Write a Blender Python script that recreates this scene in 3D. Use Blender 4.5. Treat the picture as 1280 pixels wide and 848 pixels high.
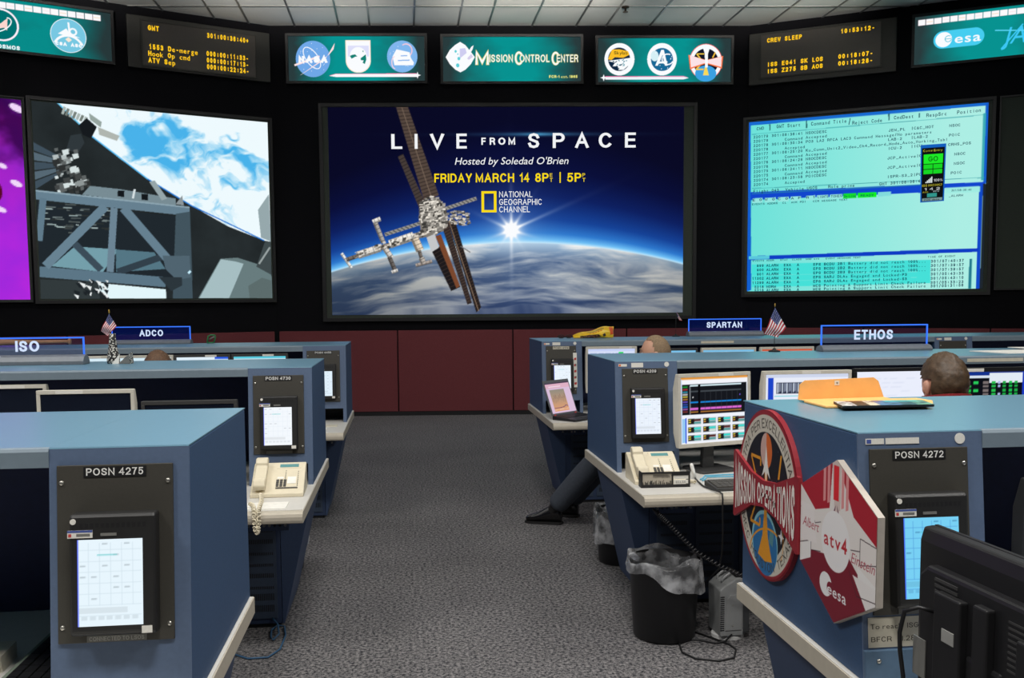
import bpy, bmesh, math, random
import numpy as np
from mathutils import Vector, Matrix, Euler

random.seed(4)
RNG = np.random.default_rng(7)
for _o in list(bpy.data.objects):
    bpy.data.objects.remove(_o)
SC = bpy.context.scene
COL = SC.collection
PI = math.pi


def S(r, g, b):
    """display 0-255 to linear"""
    return tuple(((c / 255.0) / 12.92 if c / 255.0 <= .04045 else ((c / 255.0 + .055) / 1.055) ** 2.4) for c in (r, g, b))


# ---------------------------------------------------------------- camera
# x runs along the console rows (to the right), y runs away from the viewer, z is up; metres
FOC, EYE, YAW, ROLL, PITCH = 1150.0, 1.6, math.atan(135 / 1150.0), -0.0075, math.radians(4.5)
cd = bpy.data.cameras.new('camera')
cam = bpy.data.objects.new('camera', cd)
COL.objects.link(cam)
_f = Vector((math.sin(YAW) * math.cos(PITCH), math.cos(YAW) * math.cos(PITCH), -math.sin(PITCH)))
_r = Vector((math.cos(YAW), -math.sin(YAW), 0))
_u = _r.cross(_f)
_r2 = _r * math.cos(ROLL) + _u * math.sin(ROLL)
_u2 = _u * math.cos(ROLL) - _r * math.sin(ROLL)
cam.matrix_world = Matrix(((_r2.x, _u2.x, -_f.x, 0), (_r2.y, _u2.y, -_f.y, 0), (_r2.z, _u2.z, -_f.z, EYE), (0, 0, 0, 1)))
cd.sensor_width = 36
cd.sensor_fit = 'HORIZONTAL'
cd.lens = FOC / 1280 * 36
cd.shift_y = 45.5 / 1280
cd.clip_start = .05
SC.camera = cam
SC.view_settings.view_transform = 'Standard'
SC.view_settings.look = 'None'
SC.view_settings.exposure = 0.0
SC.view_settings.gamma = 1.0
SC.view_settings.use_curve_mapping = False

# ---------------------------------------------------------------- world and lamps
W = bpy.data.worlds.new('room_air')
SC.world = W
W.use_nodes = True
W.node_tree.nodes['Background'].inputs[0].default_value = (.55, .65, .8, 1)
W.node_tree.nodes['Background'].inputs[1].default_value = .02


def area(name, loc, sx, sy, power, col=(1, .97, .93), rot=(0, 0, 0), spread=PI):
    l = bpy.data.lights.new(name, 'AREA')
    l.shape = 'RECTANGLE'
    l.size, l.size_y = sx, sy
    l.energy = power
    l.color = col
    l.spread = spread
    o = bpy.data.objects.new(name, l)
    COL.objects.link(o)
    o.location = loc
    o.rotation_euler = rot
    return o


# recessed ceiling troffers over the aisle and the rows (all above the picture)
for (lx, ly, p) in ((.3, .2, 150), (-3.2, .6, 125), (3.8, .6, 120), (.3, 3.2, 80), (-3.4, 3.8, 62), (4.2, 3.6, 66), (.3, 6.4, 14), (4.4, 7.0, 16), (-3.6, 7.0, 16)):
    area('ceiling_troffer', (lx, ly, 5.40), 1.2, .6, p)
# fill lights added out of view to brighten the ceiling by the screen wall
for (lx, ly, p) in ((-4.4, 9.6, 24), (-1.3, 10.5, 17), (1.6, 10.5, 18), (4.6, 9.7, 20)):
    area('added_ceiling_fill', (lx, ly, 5.13), 2.4, .2, p, (1, .94, .87), (math.radians(109), 0, 0), math.radians(44))
# added fill over the last row, brightening the foot of the screen wall
for (lx, p) in ((-3.6, 8), (.9, 9), (5.2, 8)):
    area('added_wall_fill', (lx, 9.6, 5.35), 1.6, .3, p, (1, .97, .94), (math.radians(38), 0, 0), math.radians(70))


# ---------------------------------------------------------------- materials
MATS = {}


def _new(name):
    m = bpy.data.materials.new(name)
    m.use_nodes = True
    nt = m.node_tree
    nt.nodes.clear()
    out = nt.nodes.new('ShaderNodeOutputMaterial')
    return m, nt, out


def mat(name, rgb, rough=.5, metal=0.0, noise=.06, scale=40.0, bump=0.0, spec=.5, coat=0.0):
    """painted / plastic / cloth surface: colour broken up by a noise"""
    if name in MATS:
        return MATS[name]
    m, nt, out = _new(name)
    b = nt.nodes.new('ShaderNodeBsdfPrincipled')
    c = S(*rgb)
    tc = nt.nodes.new('ShaderNodeTexCoord')
    nz = nt.nodes.new('ShaderNodeTexNoise')
    nz.inputs['Scale'].default_value = scale
    nz.inputs['Detail'].default_value = 3
    nt.links.new(tc.outputs['Object'], nz.inputs['Vector'])
    rp = nt.nodes.new('ShaderNodeValToRGB')
    rp.color_ramp.elements[0].position = .3
    rp.color_ramp.elements[1].position = .7
    rp.color_ramp.elements[0].color = tuple(max(0, x * (1 - noise)) for x in c) + (1,)
    rp.color_ramp.elements[1].color = tuple(min(1, x * (1 + noise)) for x in c) + (1,)
    nt.links.new(nz.outputs['Fac'], rp.inputs['Fac'])
    nt.links.new(rp.outputs['Color'], b.inputs['Base Color'])
    b.inputs['Roughness'].default_value = rough
    b.inputs['Metallic'].default_value = metal
    b.inputs['Specular IOR Level'].default_value = spec
    b.inputs['Coat Weight'].default_value = coat
    if bump:
        bp = nt.nodes.new('ShaderNodeBump')
        bp.inputs['Strength'].default_value = bump
        bp.inputs['Distance'].default_value = .003
        nt.links.new(nz.outputs['Fac'], bp.inputs['Height'])
        nt.links.new(bp.outputs['Normal'], b.inputs['Normal'])
    nt.links.new(b.outputs[0], out.inputs[0])
    MATS[name] = m
    return m


def emat(name, rgb, strength=1.0, flicker=.03):
    """a surface that gives off light"""
    if name in MATS:
        return MATS[name]
    m, nt, out = _new(name)
    e = nt.nodes.new('ShaderNodeEmission')
    c = S(*rgb)
    tc = nt.nodes.new('ShaderNodeTexCoord')
    nz = nt.nodes.new('ShaderNodeTexNoise')
    nz.inputs['Scale'].default_value = 3
    nt.links.new(tc.outputs['Object'], nz.inputs['Vector'])
    rp = nt.nodes.new('ShaderNodeValToRGB')
    rp.color_ramp.elements[0].color = tuple(x * (1 - flicker) for x in c) + (1,)
    rp.color_ramp.elements[1].color = tuple(x * (1 + flicker) for x in c) + (1,)
    nt.links.new(nz.outputs['Fac'], rp.inputs['Fac'])
    nt.links.new(rp.outputs['Color'], e.inputs['Color'])
    e.inputs['Strength'].default_value = strength
    nt.links.new(e.outputs[0], out.inputs[0])
    MATS[name] = m
    return m


def pmat(name, lit, strength=1.0, rough=.5):
    """a picture held as colours of the mesh points: lit (a screen) or printed"""
    if name in MATS:
        return MATS[name]
    m, nt, out = _new(name)
    a = nt.nodes.new('ShaderNodeAttribute')
    a.attribute_name = 'Col'
    if lit:
        e = nt.nodes.new('ShaderNodeEmission')
        e.inputs['Strength'].default_value = strength
        nt.links.new(a.outputs['Color'], e.inputs['Color'])
        nt.links.new(e.outputs[0], out.inputs[0])
    else:
        b = nt.nodes.new('ShaderNodeBsdfPrincipled')
        b.inputs['Roughness'].default_value = rough
        nt.links.new(a.outputs['Color'], b.inputs['Base Color'])
        nt.links.new(b.outputs[0], out.inputs[0])
    MATS[name] = m
    return m


def clearmat(name, tint, glow, fac, rough=.05):
    """see-through sheet: transparent + a weak inner glow + a glossy film"""
    if name in MATS:
        return MATS[name]
    m, nt, out = _new(name)
    t = nt.nodes.new('ShaderNodeBsdfTransparent')
    t.inputs[0].default_value = S(*tint) + (1,)
    g = nt.nodes.new('ShaderNodeBsdfGlossy')
    g.inputs['Roughness'].default_value = rough
    fr = nt.nodes.new('ShaderNodeFresnel')
    fr.inputs[0].default_value = 1.35
    mx = nt.nodes.new('ShaderNodeMixShader')
    nt.links.new(fr.outputs[0], mx.inputs[0])
    nt.links.new(t.outputs[0], mx.inputs[1])
    nt.links.new(g.outputs[0], mx.inputs[2])
    if glow:
        e = nt.nodes.new('ShaderNodeEmission')
        e.inputs[0].default_value = S(*glow) + (1,)
        ad = nt.nodes.new('ShaderNodeAddShader')
        e.inputs[1].default_value = fac
        nt.links.new(mx.outputs[0], ad.inputs[0])
        nt.links.new(e.outputs[0], ad.inputs[1])
        nt.links.new(ad.outputs[0], out.inputs[0])
    else:
        d = nt.nodes.new('ShaderNodeBsdfDiffuse')
        d.inputs[0].default_value = S(*tint) + (1,)
        tc = nt.nodes.new('ShaderNodeTexCoord')
        nz = nt.nodes.new('ShaderNodeTexNoise')
        nz.inputs['Scale'].default_value = 14
        nz.inputs['Detail'].default_value = 4
        nt.links.new(tc.outputs['Object'], nz.inputs['Vector'])
        mr = nt.nodes.new('ShaderNodeMapRange')
        mr.inputs[1].default_value = .4
        mr.inputs[2].default_value = .7
        mr.inputs[3].default_value = fac * .3
        mr.inputs[4].default_value = min(1, fac * 1.7)
        nt.links.new(nz.outputs['Fac'], mr.inputs[0])
        m2 = nt.nodes.new('ShaderNodeMixShader')
        nt.links.new(mr.outputs[0], m2.inputs[0])
        nt.links.new(mx.outputs[0], m2.inputs[1])
        nt.links.new(d.outputs[0], m2.inputs[2])
        nt.links.new(m2.outputs[0], out.inputs[0])
    MATS[name] = m
    return m


def carpet_mat():
    m, nt, out = _new('carpet')
    b = nt.nodes.new('ShaderNodeBsdfPrincipled')
    tc = nt.nodes.new('ShaderNodeTexCoord')
    n1 = nt.nodes.new('ShaderNodeTexNoise')
    n1.inputs['Scale'].default_value = 62
    n1.inputs['Detail'].default_value = 5
    n1.inputs['Roughness'].default_value = .75
    n2 = nt.nodes.new('ShaderNodeTexNoise')
    n2.inputs['Scale'].default_value = .9
    n2.inputs['Detail'].default_value = 4
    for n in (n1, n2):
        nt.links.new(tc.outputs['Object'], n.inputs['Vector'])
    r1 = nt.nodes.new('ShaderNodeValToRGB')
    e = r1.color_ramp.elements
    e[0].position, e[0].color = .40, S(40, 42, 48) + (1,)
    e[1].position, e[1].color = .62, S(150, 147, 146) + (1,)
    nt.links.new(n1.outputs['Fac'], r1.inputs['Fac'])
    r2 = nt.nodes.new('ShaderNodeValToRGB')
    e = r2.color_ramp.elements
    e[0].position, e[0].color = .3, (.82, .82, .84, 1)
    e[1].position, e[1].color = .7, (1, 1, 1, 1)
    nt.links.new(n2.outputs['Fac'], r2.inputs['Fac'])
    mx = nt.nodes.new('ShaderNodeMixRGB')
    mx.blend_type = 'MULTIPLY'
    mx.inputs[0].default_value = 1
    nt.links.new(r1.outputs[0], mx.inputs[1])
    nt.links.new(r2.outputs[0], mx.inputs[2])
    nt.links.new(mx.outputs[0], b.inputs['Base Color'])
    b.inputs['Roughness'].default_value = .95
    b.inputs['Specular IOR Level'].default_value = .1
    bp = nt.nodes.new('ShaderNodeBump')
    bp.inputs['Strength'].default_value = .5
    bp.inputs['Distance'].default_value = .004
    nt.links.new(n1.outputs['Fac'], bp.inputs['Height'])
    nt.links.new(bp.outputs['Normal'], b.inputs['Normal'])
    nt.links.new(b.outputs[0], out.inputs[0])
    return m


# ---------------------------------------------------------------- mesh builder
class MB:
    def __init__(self):
        self.v, self.f, self.m = [], [], []

    def add(self, vs, fs, m=0):
        k = len(self.v)
        self.v += [tuple(p) for p in vs]
        self.f += [tuple(i + k for i in f) for f in fs]
        self.m += [m] * len(fs)
        return self

    def box(self, x0, x1, y0, y1, z0, z1, m=0, M=None):
        vs = [(x, y, z) for z in (z0, z1) for y in (y0, y1) for x in (x0, x1)]
        if M is not None:
            vs = [tuple(M @ Vector(p)) for p in vs]
        return self.add(vs, [(0, 2, 3, 1), (4, 5, 7, 6), (0, 1, 5, 4), (2, 6, 7, 3), (0, 4, 6, 2), (1, 3, 7, 5)], m)

    def prism(self, poly, axis, a, b, m=0, top=None):
        """poly extruded along axis from a to b; poly is (y,z) for x, (x,z) for y, (x,y) for z; top = other outline at b"""
        n = len(poly)
        q = top or poly

        def P(p, t):
            return {'x': (t, p[0], p[1]), 'y': (p[0], t, p[1]), 'z': (p[0], p[1], t)}[axis]
        vs = [P(p, a) for p in poly] + [P(p, b) for p in q]
        fs = [tuple(range(n)), tuple(range(2 * n - 1, n - 1, -1))] + [(i, (i + 1) % n, n + (i + 1) % n, n + i) for i in range(n)]
        return self.add(vs, fs, m)

    def tube(self, pts, r, n=8, m=0, flat=1.0):
        pts = [Vector(p) for p in pts]
        rs = r if isinstance(r, (list, tuple)) else [r] * len(pts)
        vs, fs = [], []
        up = None
        for i, p in enumerate(pts):
            t = (pts[min(i + 1, len(pts) - 1)] - pts[max(i - 1, 0)])
            t = t.normalized() if t.length > 1e-9 else Vector((0, 0, 1))
            if up is None:
                up = Vector((0, 0, 1)) if abs(t.z) < .9 else Vector((1, 0, 0))
            a = t.cross(up)
            a = a.normalized() if a.length > 1e-6 else t.orthogonal().normalized()
            b = a.cross(t).normalized()
            up = b
            for k in range(n):
                c, s = math.cos(2 * PI * k / n), math.sin(2 * PI * k / n)
                vs.append(p + a * c * rs[i] + b * s * rs[i] * flat)
        for i in range(len(pts) - 1):
            for k in range(n):
                fs.append((i * n + k, i * n + (k + 1) % n, (i + 1) * n + (k + 1) % n, (i + 1) * n + k))
        fs.append(tuple(range(n - 1, -1, -1)))
        fs.append(tuple(range((len(pts) - 1) * n, len(pts) * n)))
        return self.add(vs, fs, m)

    def lathe(self, prof, n=24, c=(0, 0, 0), m=0, sx=1.0, sy=1.0, close=True):
        """profile of (r, z) turned round the z axis"""
        vs, fs = [], []
        for (r, z) in prof:
            for k in range(n):
                a = 2 * PI * k / n
                vs.append((c[0] + r * sx * math.cos(a), c[1] + r * sy * math.sin(a), c[2] + z))
        for i in range(len(prof) - 1):
            for k in range(n):
                fs.append((i * n + k, i * n + (k + 1) % n, (i + 1) * n + (k + 1) % n, (i + 1) * n + k))
        if close:
            fs.append(tuple(range(n - 1, -1, -1)))
            fs.append(tuple(range((len(prof) - 1) * n, len(prof) * n)))
        return self.add(vs, fs, m)

    def ball(self, c, rx, ry, rz, m=0, n=14, k=9, fn=None):
        vs, fs = [], []
        for i in range(k + 1):
            t = PI * i / k
            for j in range(n):
                a = 2 * PI * j / n
                d = Vector((math.sin(t) * math.cos(a), math.sin(t) * math.sin(a), math.cos(t)))
                p = Vector((d.x * rx, d.y * ry, d.z * rz))
                if fn:
                    p = fn(d, p)
                vs.append((c[0] + p.x, c[1] + p.y, c[2] + p.z))
        for i in range(k):
            for j in range(n):
                fs.append((i * n + j, (i + 1) * n + j, (i + 1) * n + (j + 1) % n, i * n + (j + 1) % n))
        return self.add(vs, fs, m)

    def xform(self, M):
        self.v = [tuple(M @ Vector(p)) for p in self.v]
        return self

    def build(self, name, mats, parent=None, loc=(0, 0, 0), rot=(0, 0, 0), bevel=0, smooth=False, seg=2, weld=False):
        me = bpy.data.meshes.new(name)
        me.from_pydata(self.v, [], self.f)
        if not isinstance(mats, (list, tuple)):
            mats = [mats]
        for x in mats:
            me.materials.append(x)
        me.polygons.foreach_set('material_index', self.m)
        bm = bmesh.new()
        bm.from_mesh(me)
        if weld:
            bmesh.ops.remove_doubles(bm, verts=bm.verts, dist=1e-5)
        bmesh.ops.recalc_face_normals(bm, faces=bm.faces)
        bm.to_mesh(me)
        bm.free()
        if smooth:
            me.polygons.foreach_set('use_smooth', [True] * len(me.polygons))
        o = bpy.data.objects.new(name, me)
        COL.objects.link(o)
        o.parent = parent
        o.location = loc
        o.rotation_euler = rot
        if bevel:
            b = o.modifiers.new('bevel', 'BEVEL')
            b.width = bevel
            b.segments = seg
            b.limit_method = 'ANGLE'
            b.angle_limit = math.radians(40)
        return o


def tag(o, label, cat, group=None, kind=None):
    if label:
        o['label'] = label
    if cat:
        o['category'] = cat
    if group:
        o['group'] = group
    if kind:
        o['kind'] = kind
    return o


def thing(name, label, cat, loc=(0, 0, 0), rot=0.0, group=None):
    o = bpy.data.objects.new(name, None)
    o.empty_display_size = .05
    COL.objects.link(o)
    o.location = loc
    o.rotation_euler = (0, 0, rot) if not isinstance(rot, tuple) else rot
    return tag(o, label, cat, group)


def struct(o):
    o['kind'] = 'structure'
    return o


def lab(o, s):
    o['label'] = s
    return o


def copy_tree(o, parent=None):
    c = o.copy()
    COL.objects.link(c)
    if parent is not None:
        c.parent = parent
    for ch in [x for x in bpy.data.objects if x.parent is o]:
        copy_tree(ch, c)
    return c


# ---------------------------------------------------------------- lettering
_GC = {}
CAP = .729
def _arc(cx, cy, rx, ry, a0, a1, n=9):
    return [(cx + rx * math.cos(math.radians(a0 + (a1 - a0) * i / n)), cy + ry * math.sin(math.radians(a0 + (a1 - a0) * i / n))) for i in range(n + 1)]


# plain sans capitals and figures as pen strokes in a unit box: character -> (width, strokes)
_S = [(.95, .78), (.84, .93), (.5, 1), (.16, .93), (.05, .76), (.15, .6), (.5, .5), (.86, .4), (.96, .23), (.84, .07), (.5, 0), (.14, .07), (.03, .24)]
STROKES = {
    'A': (.76, [[(0, 0), (.5, 1), (1, 0)], [(.2, .34), (.8, .34)]]),
    'B': (.66, [[(.6, .53), (0, .53), (0, 1), (.6, 1)] + _arc(.6, .765, .34, .235, 90, -90) + _arc(.6, .265, .4, .265, 90, -90) + [(.6, 0), (0, 0), (0, .55)]]),
    'C': (.72, [_arc(.5, .5, .5, .5, 42, 318, 20)]),
    'D': (.70, [[(0, 0), (0, 1), (.45, 1)] + _arc(.45, .5, .55, .5, 90, -90, 12) + [(.45, 0), (0, 0)]]),
    'E': (.60, [[(1, 1), (0, 1), (0, 0), (1, 0)], [(0, .52), (.92, .52)]]),
    'F': (.56, [[(1, 1), (0, 1), (0, 0)], [(0, .5), (.88, .5)]]),
    'G': (.76, [_arc(.5, .5, .5, .5, 42, 350, 22) + [(1, .46), (.55, .46)]]),
    'H': (.68, [[(0, 0), (0, 1)], [(1, 0), (1, 1)], [(0, .52), (1, .52)]]),
    'I': (.15, [[(.5, 0), (.5, 1)]]),
    'J': (.52, [[(1, 1), (1, .3)] + _arc(.5, .3, .5, .3, 0, -180, 10)]),
    'K': (.68, [[(0, 0), (0, 1)], [(1, 1), (.02, .38)], [(.36, .58), (1, 0)]]),
    'L': (.54, [[(0, 1), (0, 0), (1, 0)]]),
    'M': (.82, [[(0, 0), (0, 1), (.5, .12), (1, 1), (1, 0)]]),
    'N': (.70, [[(0, 0), (0, 1), (1, 0), (1, 1)]]),
    'O': (.78, [_arc(.5, .5, .5, .5, 90, 450, 26)]),
    'P': (.64, [[(0, 0), (0, 1), (.6, 1)] + _arc(.6, .735, .4, .265, 90, -90) + [(.6, .47), (0, .47)]]),
    'Q': (.78, [_arc(.5, .5, .5, .5, 90, 450, 26), [(.62, .24), (1, -.04)]]),
    'R': (.68, [[(0, 0), (0, 1), (.6, 1)] + _arc(.6, .745, .38, .255, 90, -90) + [(.6, .49), (0, .49)], [(.6, .49), (.84, .4), (.92, .22), (1, 0)]]),
    'S': (.66, [_S]),
    'T': (.62, [[(0, 1), (1, 1)], [(.5, 1), (.5, 0)]]),
    'U': (.70, [[(0, 1), (0, .36)] + _arc(.5, .36, .5, .36, 180, 360, 12) + [(1, 1)]]),
    'V': (.70, [[(0, 1), (.5, 0), (1, 1)]]),
    'W': (1.0, [[(0, 1), (.25, 0), (.5, 1), (.75, 0), (1, 1)]]),
    'X': (.68, [[(0, 0), (1, 1)], [(0, 1), (1, 0)]]),
    'Y': (.68, [[(0, 1), (.5, .42), (1, 1)], [(.5, .44), (.5, 0)]]),
    'Z': (.64, [[(0, 1), (1, 1), (0, 0), (1, 0)]]),
    '0': (.58, [_arc(.5, .5, .5, .5, 90, 450, 24)]),
    '1': (.34, [[(0, .78), (.55, .84), (1, 1), (1, 0)]]),
    '2': (.58, [_arc(.5, .7, .48, .3, 165, -20, 12) + [(.8, .46), (.2, .16), (0, 0), (1, 0)]]),
    '3': (.58, [_arc(.47, .755, .46, .245, 150, -90, 12) + [(.32, .51)], [(.45, .51)] + _arc(.47, .26, .53, .26, 90, -150, 14)]),
    '4': (.62, [[(.76, 0), (.76, 1), (0, .3), (1, .3)]]),
    '5': (.58, [[(.92, 1), (.17, 1), (.06, .48)] + _arc(.48, .33, .5, .33, 140, -150, 16)]),
    '6': (.58, [[(.92, .82), (.72, .97), (.45, 1), (.16, .84), (.02, .5), (.02, .3)] + _arc(.5, .31, .48, .31, 180, -180, 18)]),
    '7': (.56, [[(0, 1), (1, 1), (.55, .5), (.32, 0)]]),
    '8': (.58, [_arc(.5, .765, .42, .235, -90, 270, 18), _arc(.5, .265, .5, .265, 90, 450, 18)]),
    '9': (.58, [[(.08, .18), (.28, .03), (.55, 0), (.84, .16), (.98, .5), (.98, .7)] + _arc(.5, .69, .48, .31, 0, 360, 18)]),
    ':': (.16, [[(.5, .12), (.5, .26)], [(.5, .62), (.5, .76)]]),
    '-': (.36, [[(0, .4), (1, .4)]]),
    '+': (.56, [[(0, .45), (1, .45)], [(.5, .15), (.5, .75)]]),
    '|': (.12, [[(.5, -.1), (.5, 1.08)]]),
    '/': (.42, [[(0, -.05), (1, 1.05)]]),
    '_': (.6, [[(0, -.1), (1, -.1)]]),
    '.': (.16, [[(.5, 0), (.5, .06)]]),
}


def stroke_glyph(ch, t):
    """faces of one pen-stroke character, capital height 1: points, faces, width"""
    w, strokes = STROKES[ch]
    V, F = [], []
    for st in strokes:
        P = [Vector((t / 2 + x * max(w - t, 0), t / 2 + y * (1 - t))) for x, y in st]
        Q = [P[0]]
        for p in P[1:]:
            if (p - Q[-1]).length > 1e-4:
                Q.append(p)
        P = Q
        closed = (P[0] - P[-1]).length < 1e-3 and len(P) > 4
        if closed:
            P = P[:-1]
        n = len(P)
        # butt ends reach the box
        k = len(V)
        for i in range(n):
            a = P[i - 1] if (i or closed) else None
            b = P[(i + 1) % n] if (i < n - 1 or closed) else None
            d1 = (P[i] - a).normalized() if a is not None else None
            d2 = (b - P[i]).normalized() if b is not None else None
            p = P[i].copy()
            if d1 is None:
                p = p - d2 * t / 2
                m = Vector((-d2.y, d2.x)) * t / 2
            elif d2 is None:
                p = p + d1 * t / 2
                m = Vector((-d1.y, d1.x)) * t / 2
            else:
                nn = Vector((-d1.y - d2.y, d1.x + d2.x))
                if nn.length < 1e-4:
                    nn = Vector((-d1.y, d1.x))
                nn.normalize()
                c = max(.42, nn.dot(Vector((-d1.y, d1.x))))
                m = nn * (t / 2 / c)
            V += [tuple(p + m), tuple(p - m)]
        for i in range(n if closed else n - 1):
            a, b = k + 2 * i, k + 2 * ((i + 1) % n)
            F.append((a, a + 1, b + 1, b))
    return V, F, w


def font_glyphs(s, bold=0.0, shear=0.0):
    """outline of a string in the default face at size 1: (points 2d, faces)"""
    k = (s, bold, shear)
    if k in _GC:
        return _GC[k]
    c = bpy.data.curves.new('t', 'FONT')
    c.body = s
    c.offset = min(bold, .012)
    c.shear = shear
    c.resolution_u = 3
    o = bpy.data.objects.new('t', c)
    COL.objects.link(o)
    dg = bpy.context.evaluated_depsgraph_get()
    ev = o.evaluated_get(dg)
    me = ev.to_mesh()
    vs = [(v.co.x, v.co.y) for v in me.vertices]
    fs = [tuple(p.vertices) for p in me.polygons]
    ev.to_mesh_clear()
    bpy.data.objects.remove(o)
    bpy.data.curves.remove(c)
    _GC[k] = (vs, fs)
    return _GC[k]


def one(ch, bold):
    """one character: points, faces, width, at capital height CAP"""
    if ch in STROKES:
        V, F, w = stroke_glyph(ch, .125 + bold * 3.2)
        return [(p[0] * CAP, p[1] * CAP) for p in V], F, w * CAP
    V, F = font_glyphs(ch, bold)
    if not V:
        return V, F, .2
    x0 = min(p[0] for p in V)
    return [(p[0] - x0, p[1]) for p in V], F, max(p[0] for p in V) - x0


def glyphs(s, bold=0.0, shear=0.0):
    """a line of lettering: capitals and figures drawn with a pen, the rest in the default face"""
    if shear:
        return font_glyphs(s, bold, shear)
    V, F, x = [], [], 0
    for ch in s:
        if ch == ' ':
            x += .26
            continue
        v, f, w = one(ch, bold)
        k = len(V)
        V += [(p[0] + x, p[1]) for p in v]
        F += [tuple(a + k for a in q) for q in f]
        x += w + .10
    return V, F


def mono(s, bold=0.0):
    """string with every character centred in a cell .6 wide"""
    V, F = [], []
    for i, ch in enumerate(s):
        if ch == ' ':
            continue
        vs, fs, w = one(ch, bold)
        if not vs:
            continue
        sx = min(1.0, .52 / w) if w > 0 else 1
        k = len(V)
        V += [((p[0] - w / 2) * sx + .6 * i + .3, p[1]) for p in vs]
        F += [tuple(a + k for a in f) for f in fs]
    return V, F


def text_on(mb, s, x, z, h, y=-.001, align='L', bold=0.0, shear=0.0, m=0, width=None, fixed=False, fn=None):
    """capital height h, baseline z, on the plane y (front is -y); width stretches the line to fit; fn maps (x, z) -> 3d"""
    vs, fs = mono(s, bold) if fixed else glyphs(s, bold, shear)
    if not vs:
        return
    k = h / CAP
    x0 = 0 if fixed else min(p[0] for p in vs)
    x1 = len(s) * .6 if fixed else max(p[0] for p in vs)
    sx = k if width is None else width / (x1 - x0)
    wd = (x1 - x0) * sx
    ox = {'L': x, 'C': x - wd / 2, 'R': x - wd}[align]
    pts = [(ox + (p[0] - x0) * sx, z + p[1] * k) for p in vs]
    mb.add([fn(*p) if fn else (p[0], y, p[1]) for p in pts], fs, m)


def hom(src, dst):
    """projective map taking the four src points to the four dst points"""
    A, b = [], []
    for (x, y), (u, v) in zip(src, dst):
        A.append([x, y, 1, 0, 0, 0, -u * x, -u * y])
        b.append(u)
        A.append([0, 0, 0, x, y, 1, -v * x, -v * y])
        b.append(v)
    h = np.linalg.solve(np.array(A, float), np.array(b, float))

    def f(x, y):
        d = h[6] * x + h[7] * y + 1
        return ((h[0] * x + h[1] * y + h[2]) / d, (h[3] * x + h[4] * y + h[5]) / d)
    return f


# ---------------------------------------------------------------- pictures drawn in code
def fnoise(W, H, sx, sy, seed, octv=4):
    r = np.random.default_rng(seed)
    out = np.zeros((H, W))
    amp, tot = 1.0, 0.0
    for o in range(octv):
        gx, gy = max(2, int(sx * 2 ** o) + 2), max(2, int(sy * 2 ** o) + 2)
        g = r.random((gy, gx))
        xs = np.linspace(0, gx - 1.001, W)
        ys = np.linspace(0, gy - 1.001, H)
        xi, yi = xs.astype(int), ys.astype(int)
        fx, fy = xs - xi, ys - yi
        fx, fy = fx * fx * (3 - 2 * fx), fy * fy * (3 - 2 * fy)
        a = g[yi][:, xi] * (1 - fx) + g[yi][:, np.minimum(xi + 1, gx - 1)] * fx
        b = g[np.minimum(yi + 1, gy - 1)][:, xi] * (1 - fx) + g[np.minimum(yi + 1, gy - 1)][:, np.minimum(xi + 1, gx - 1)] * fx
        out += amp * (a * (1 - fy)[:, None] + b * fy[:, None])
        tot += amp
        amp *= .55
    return out / tot


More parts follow.
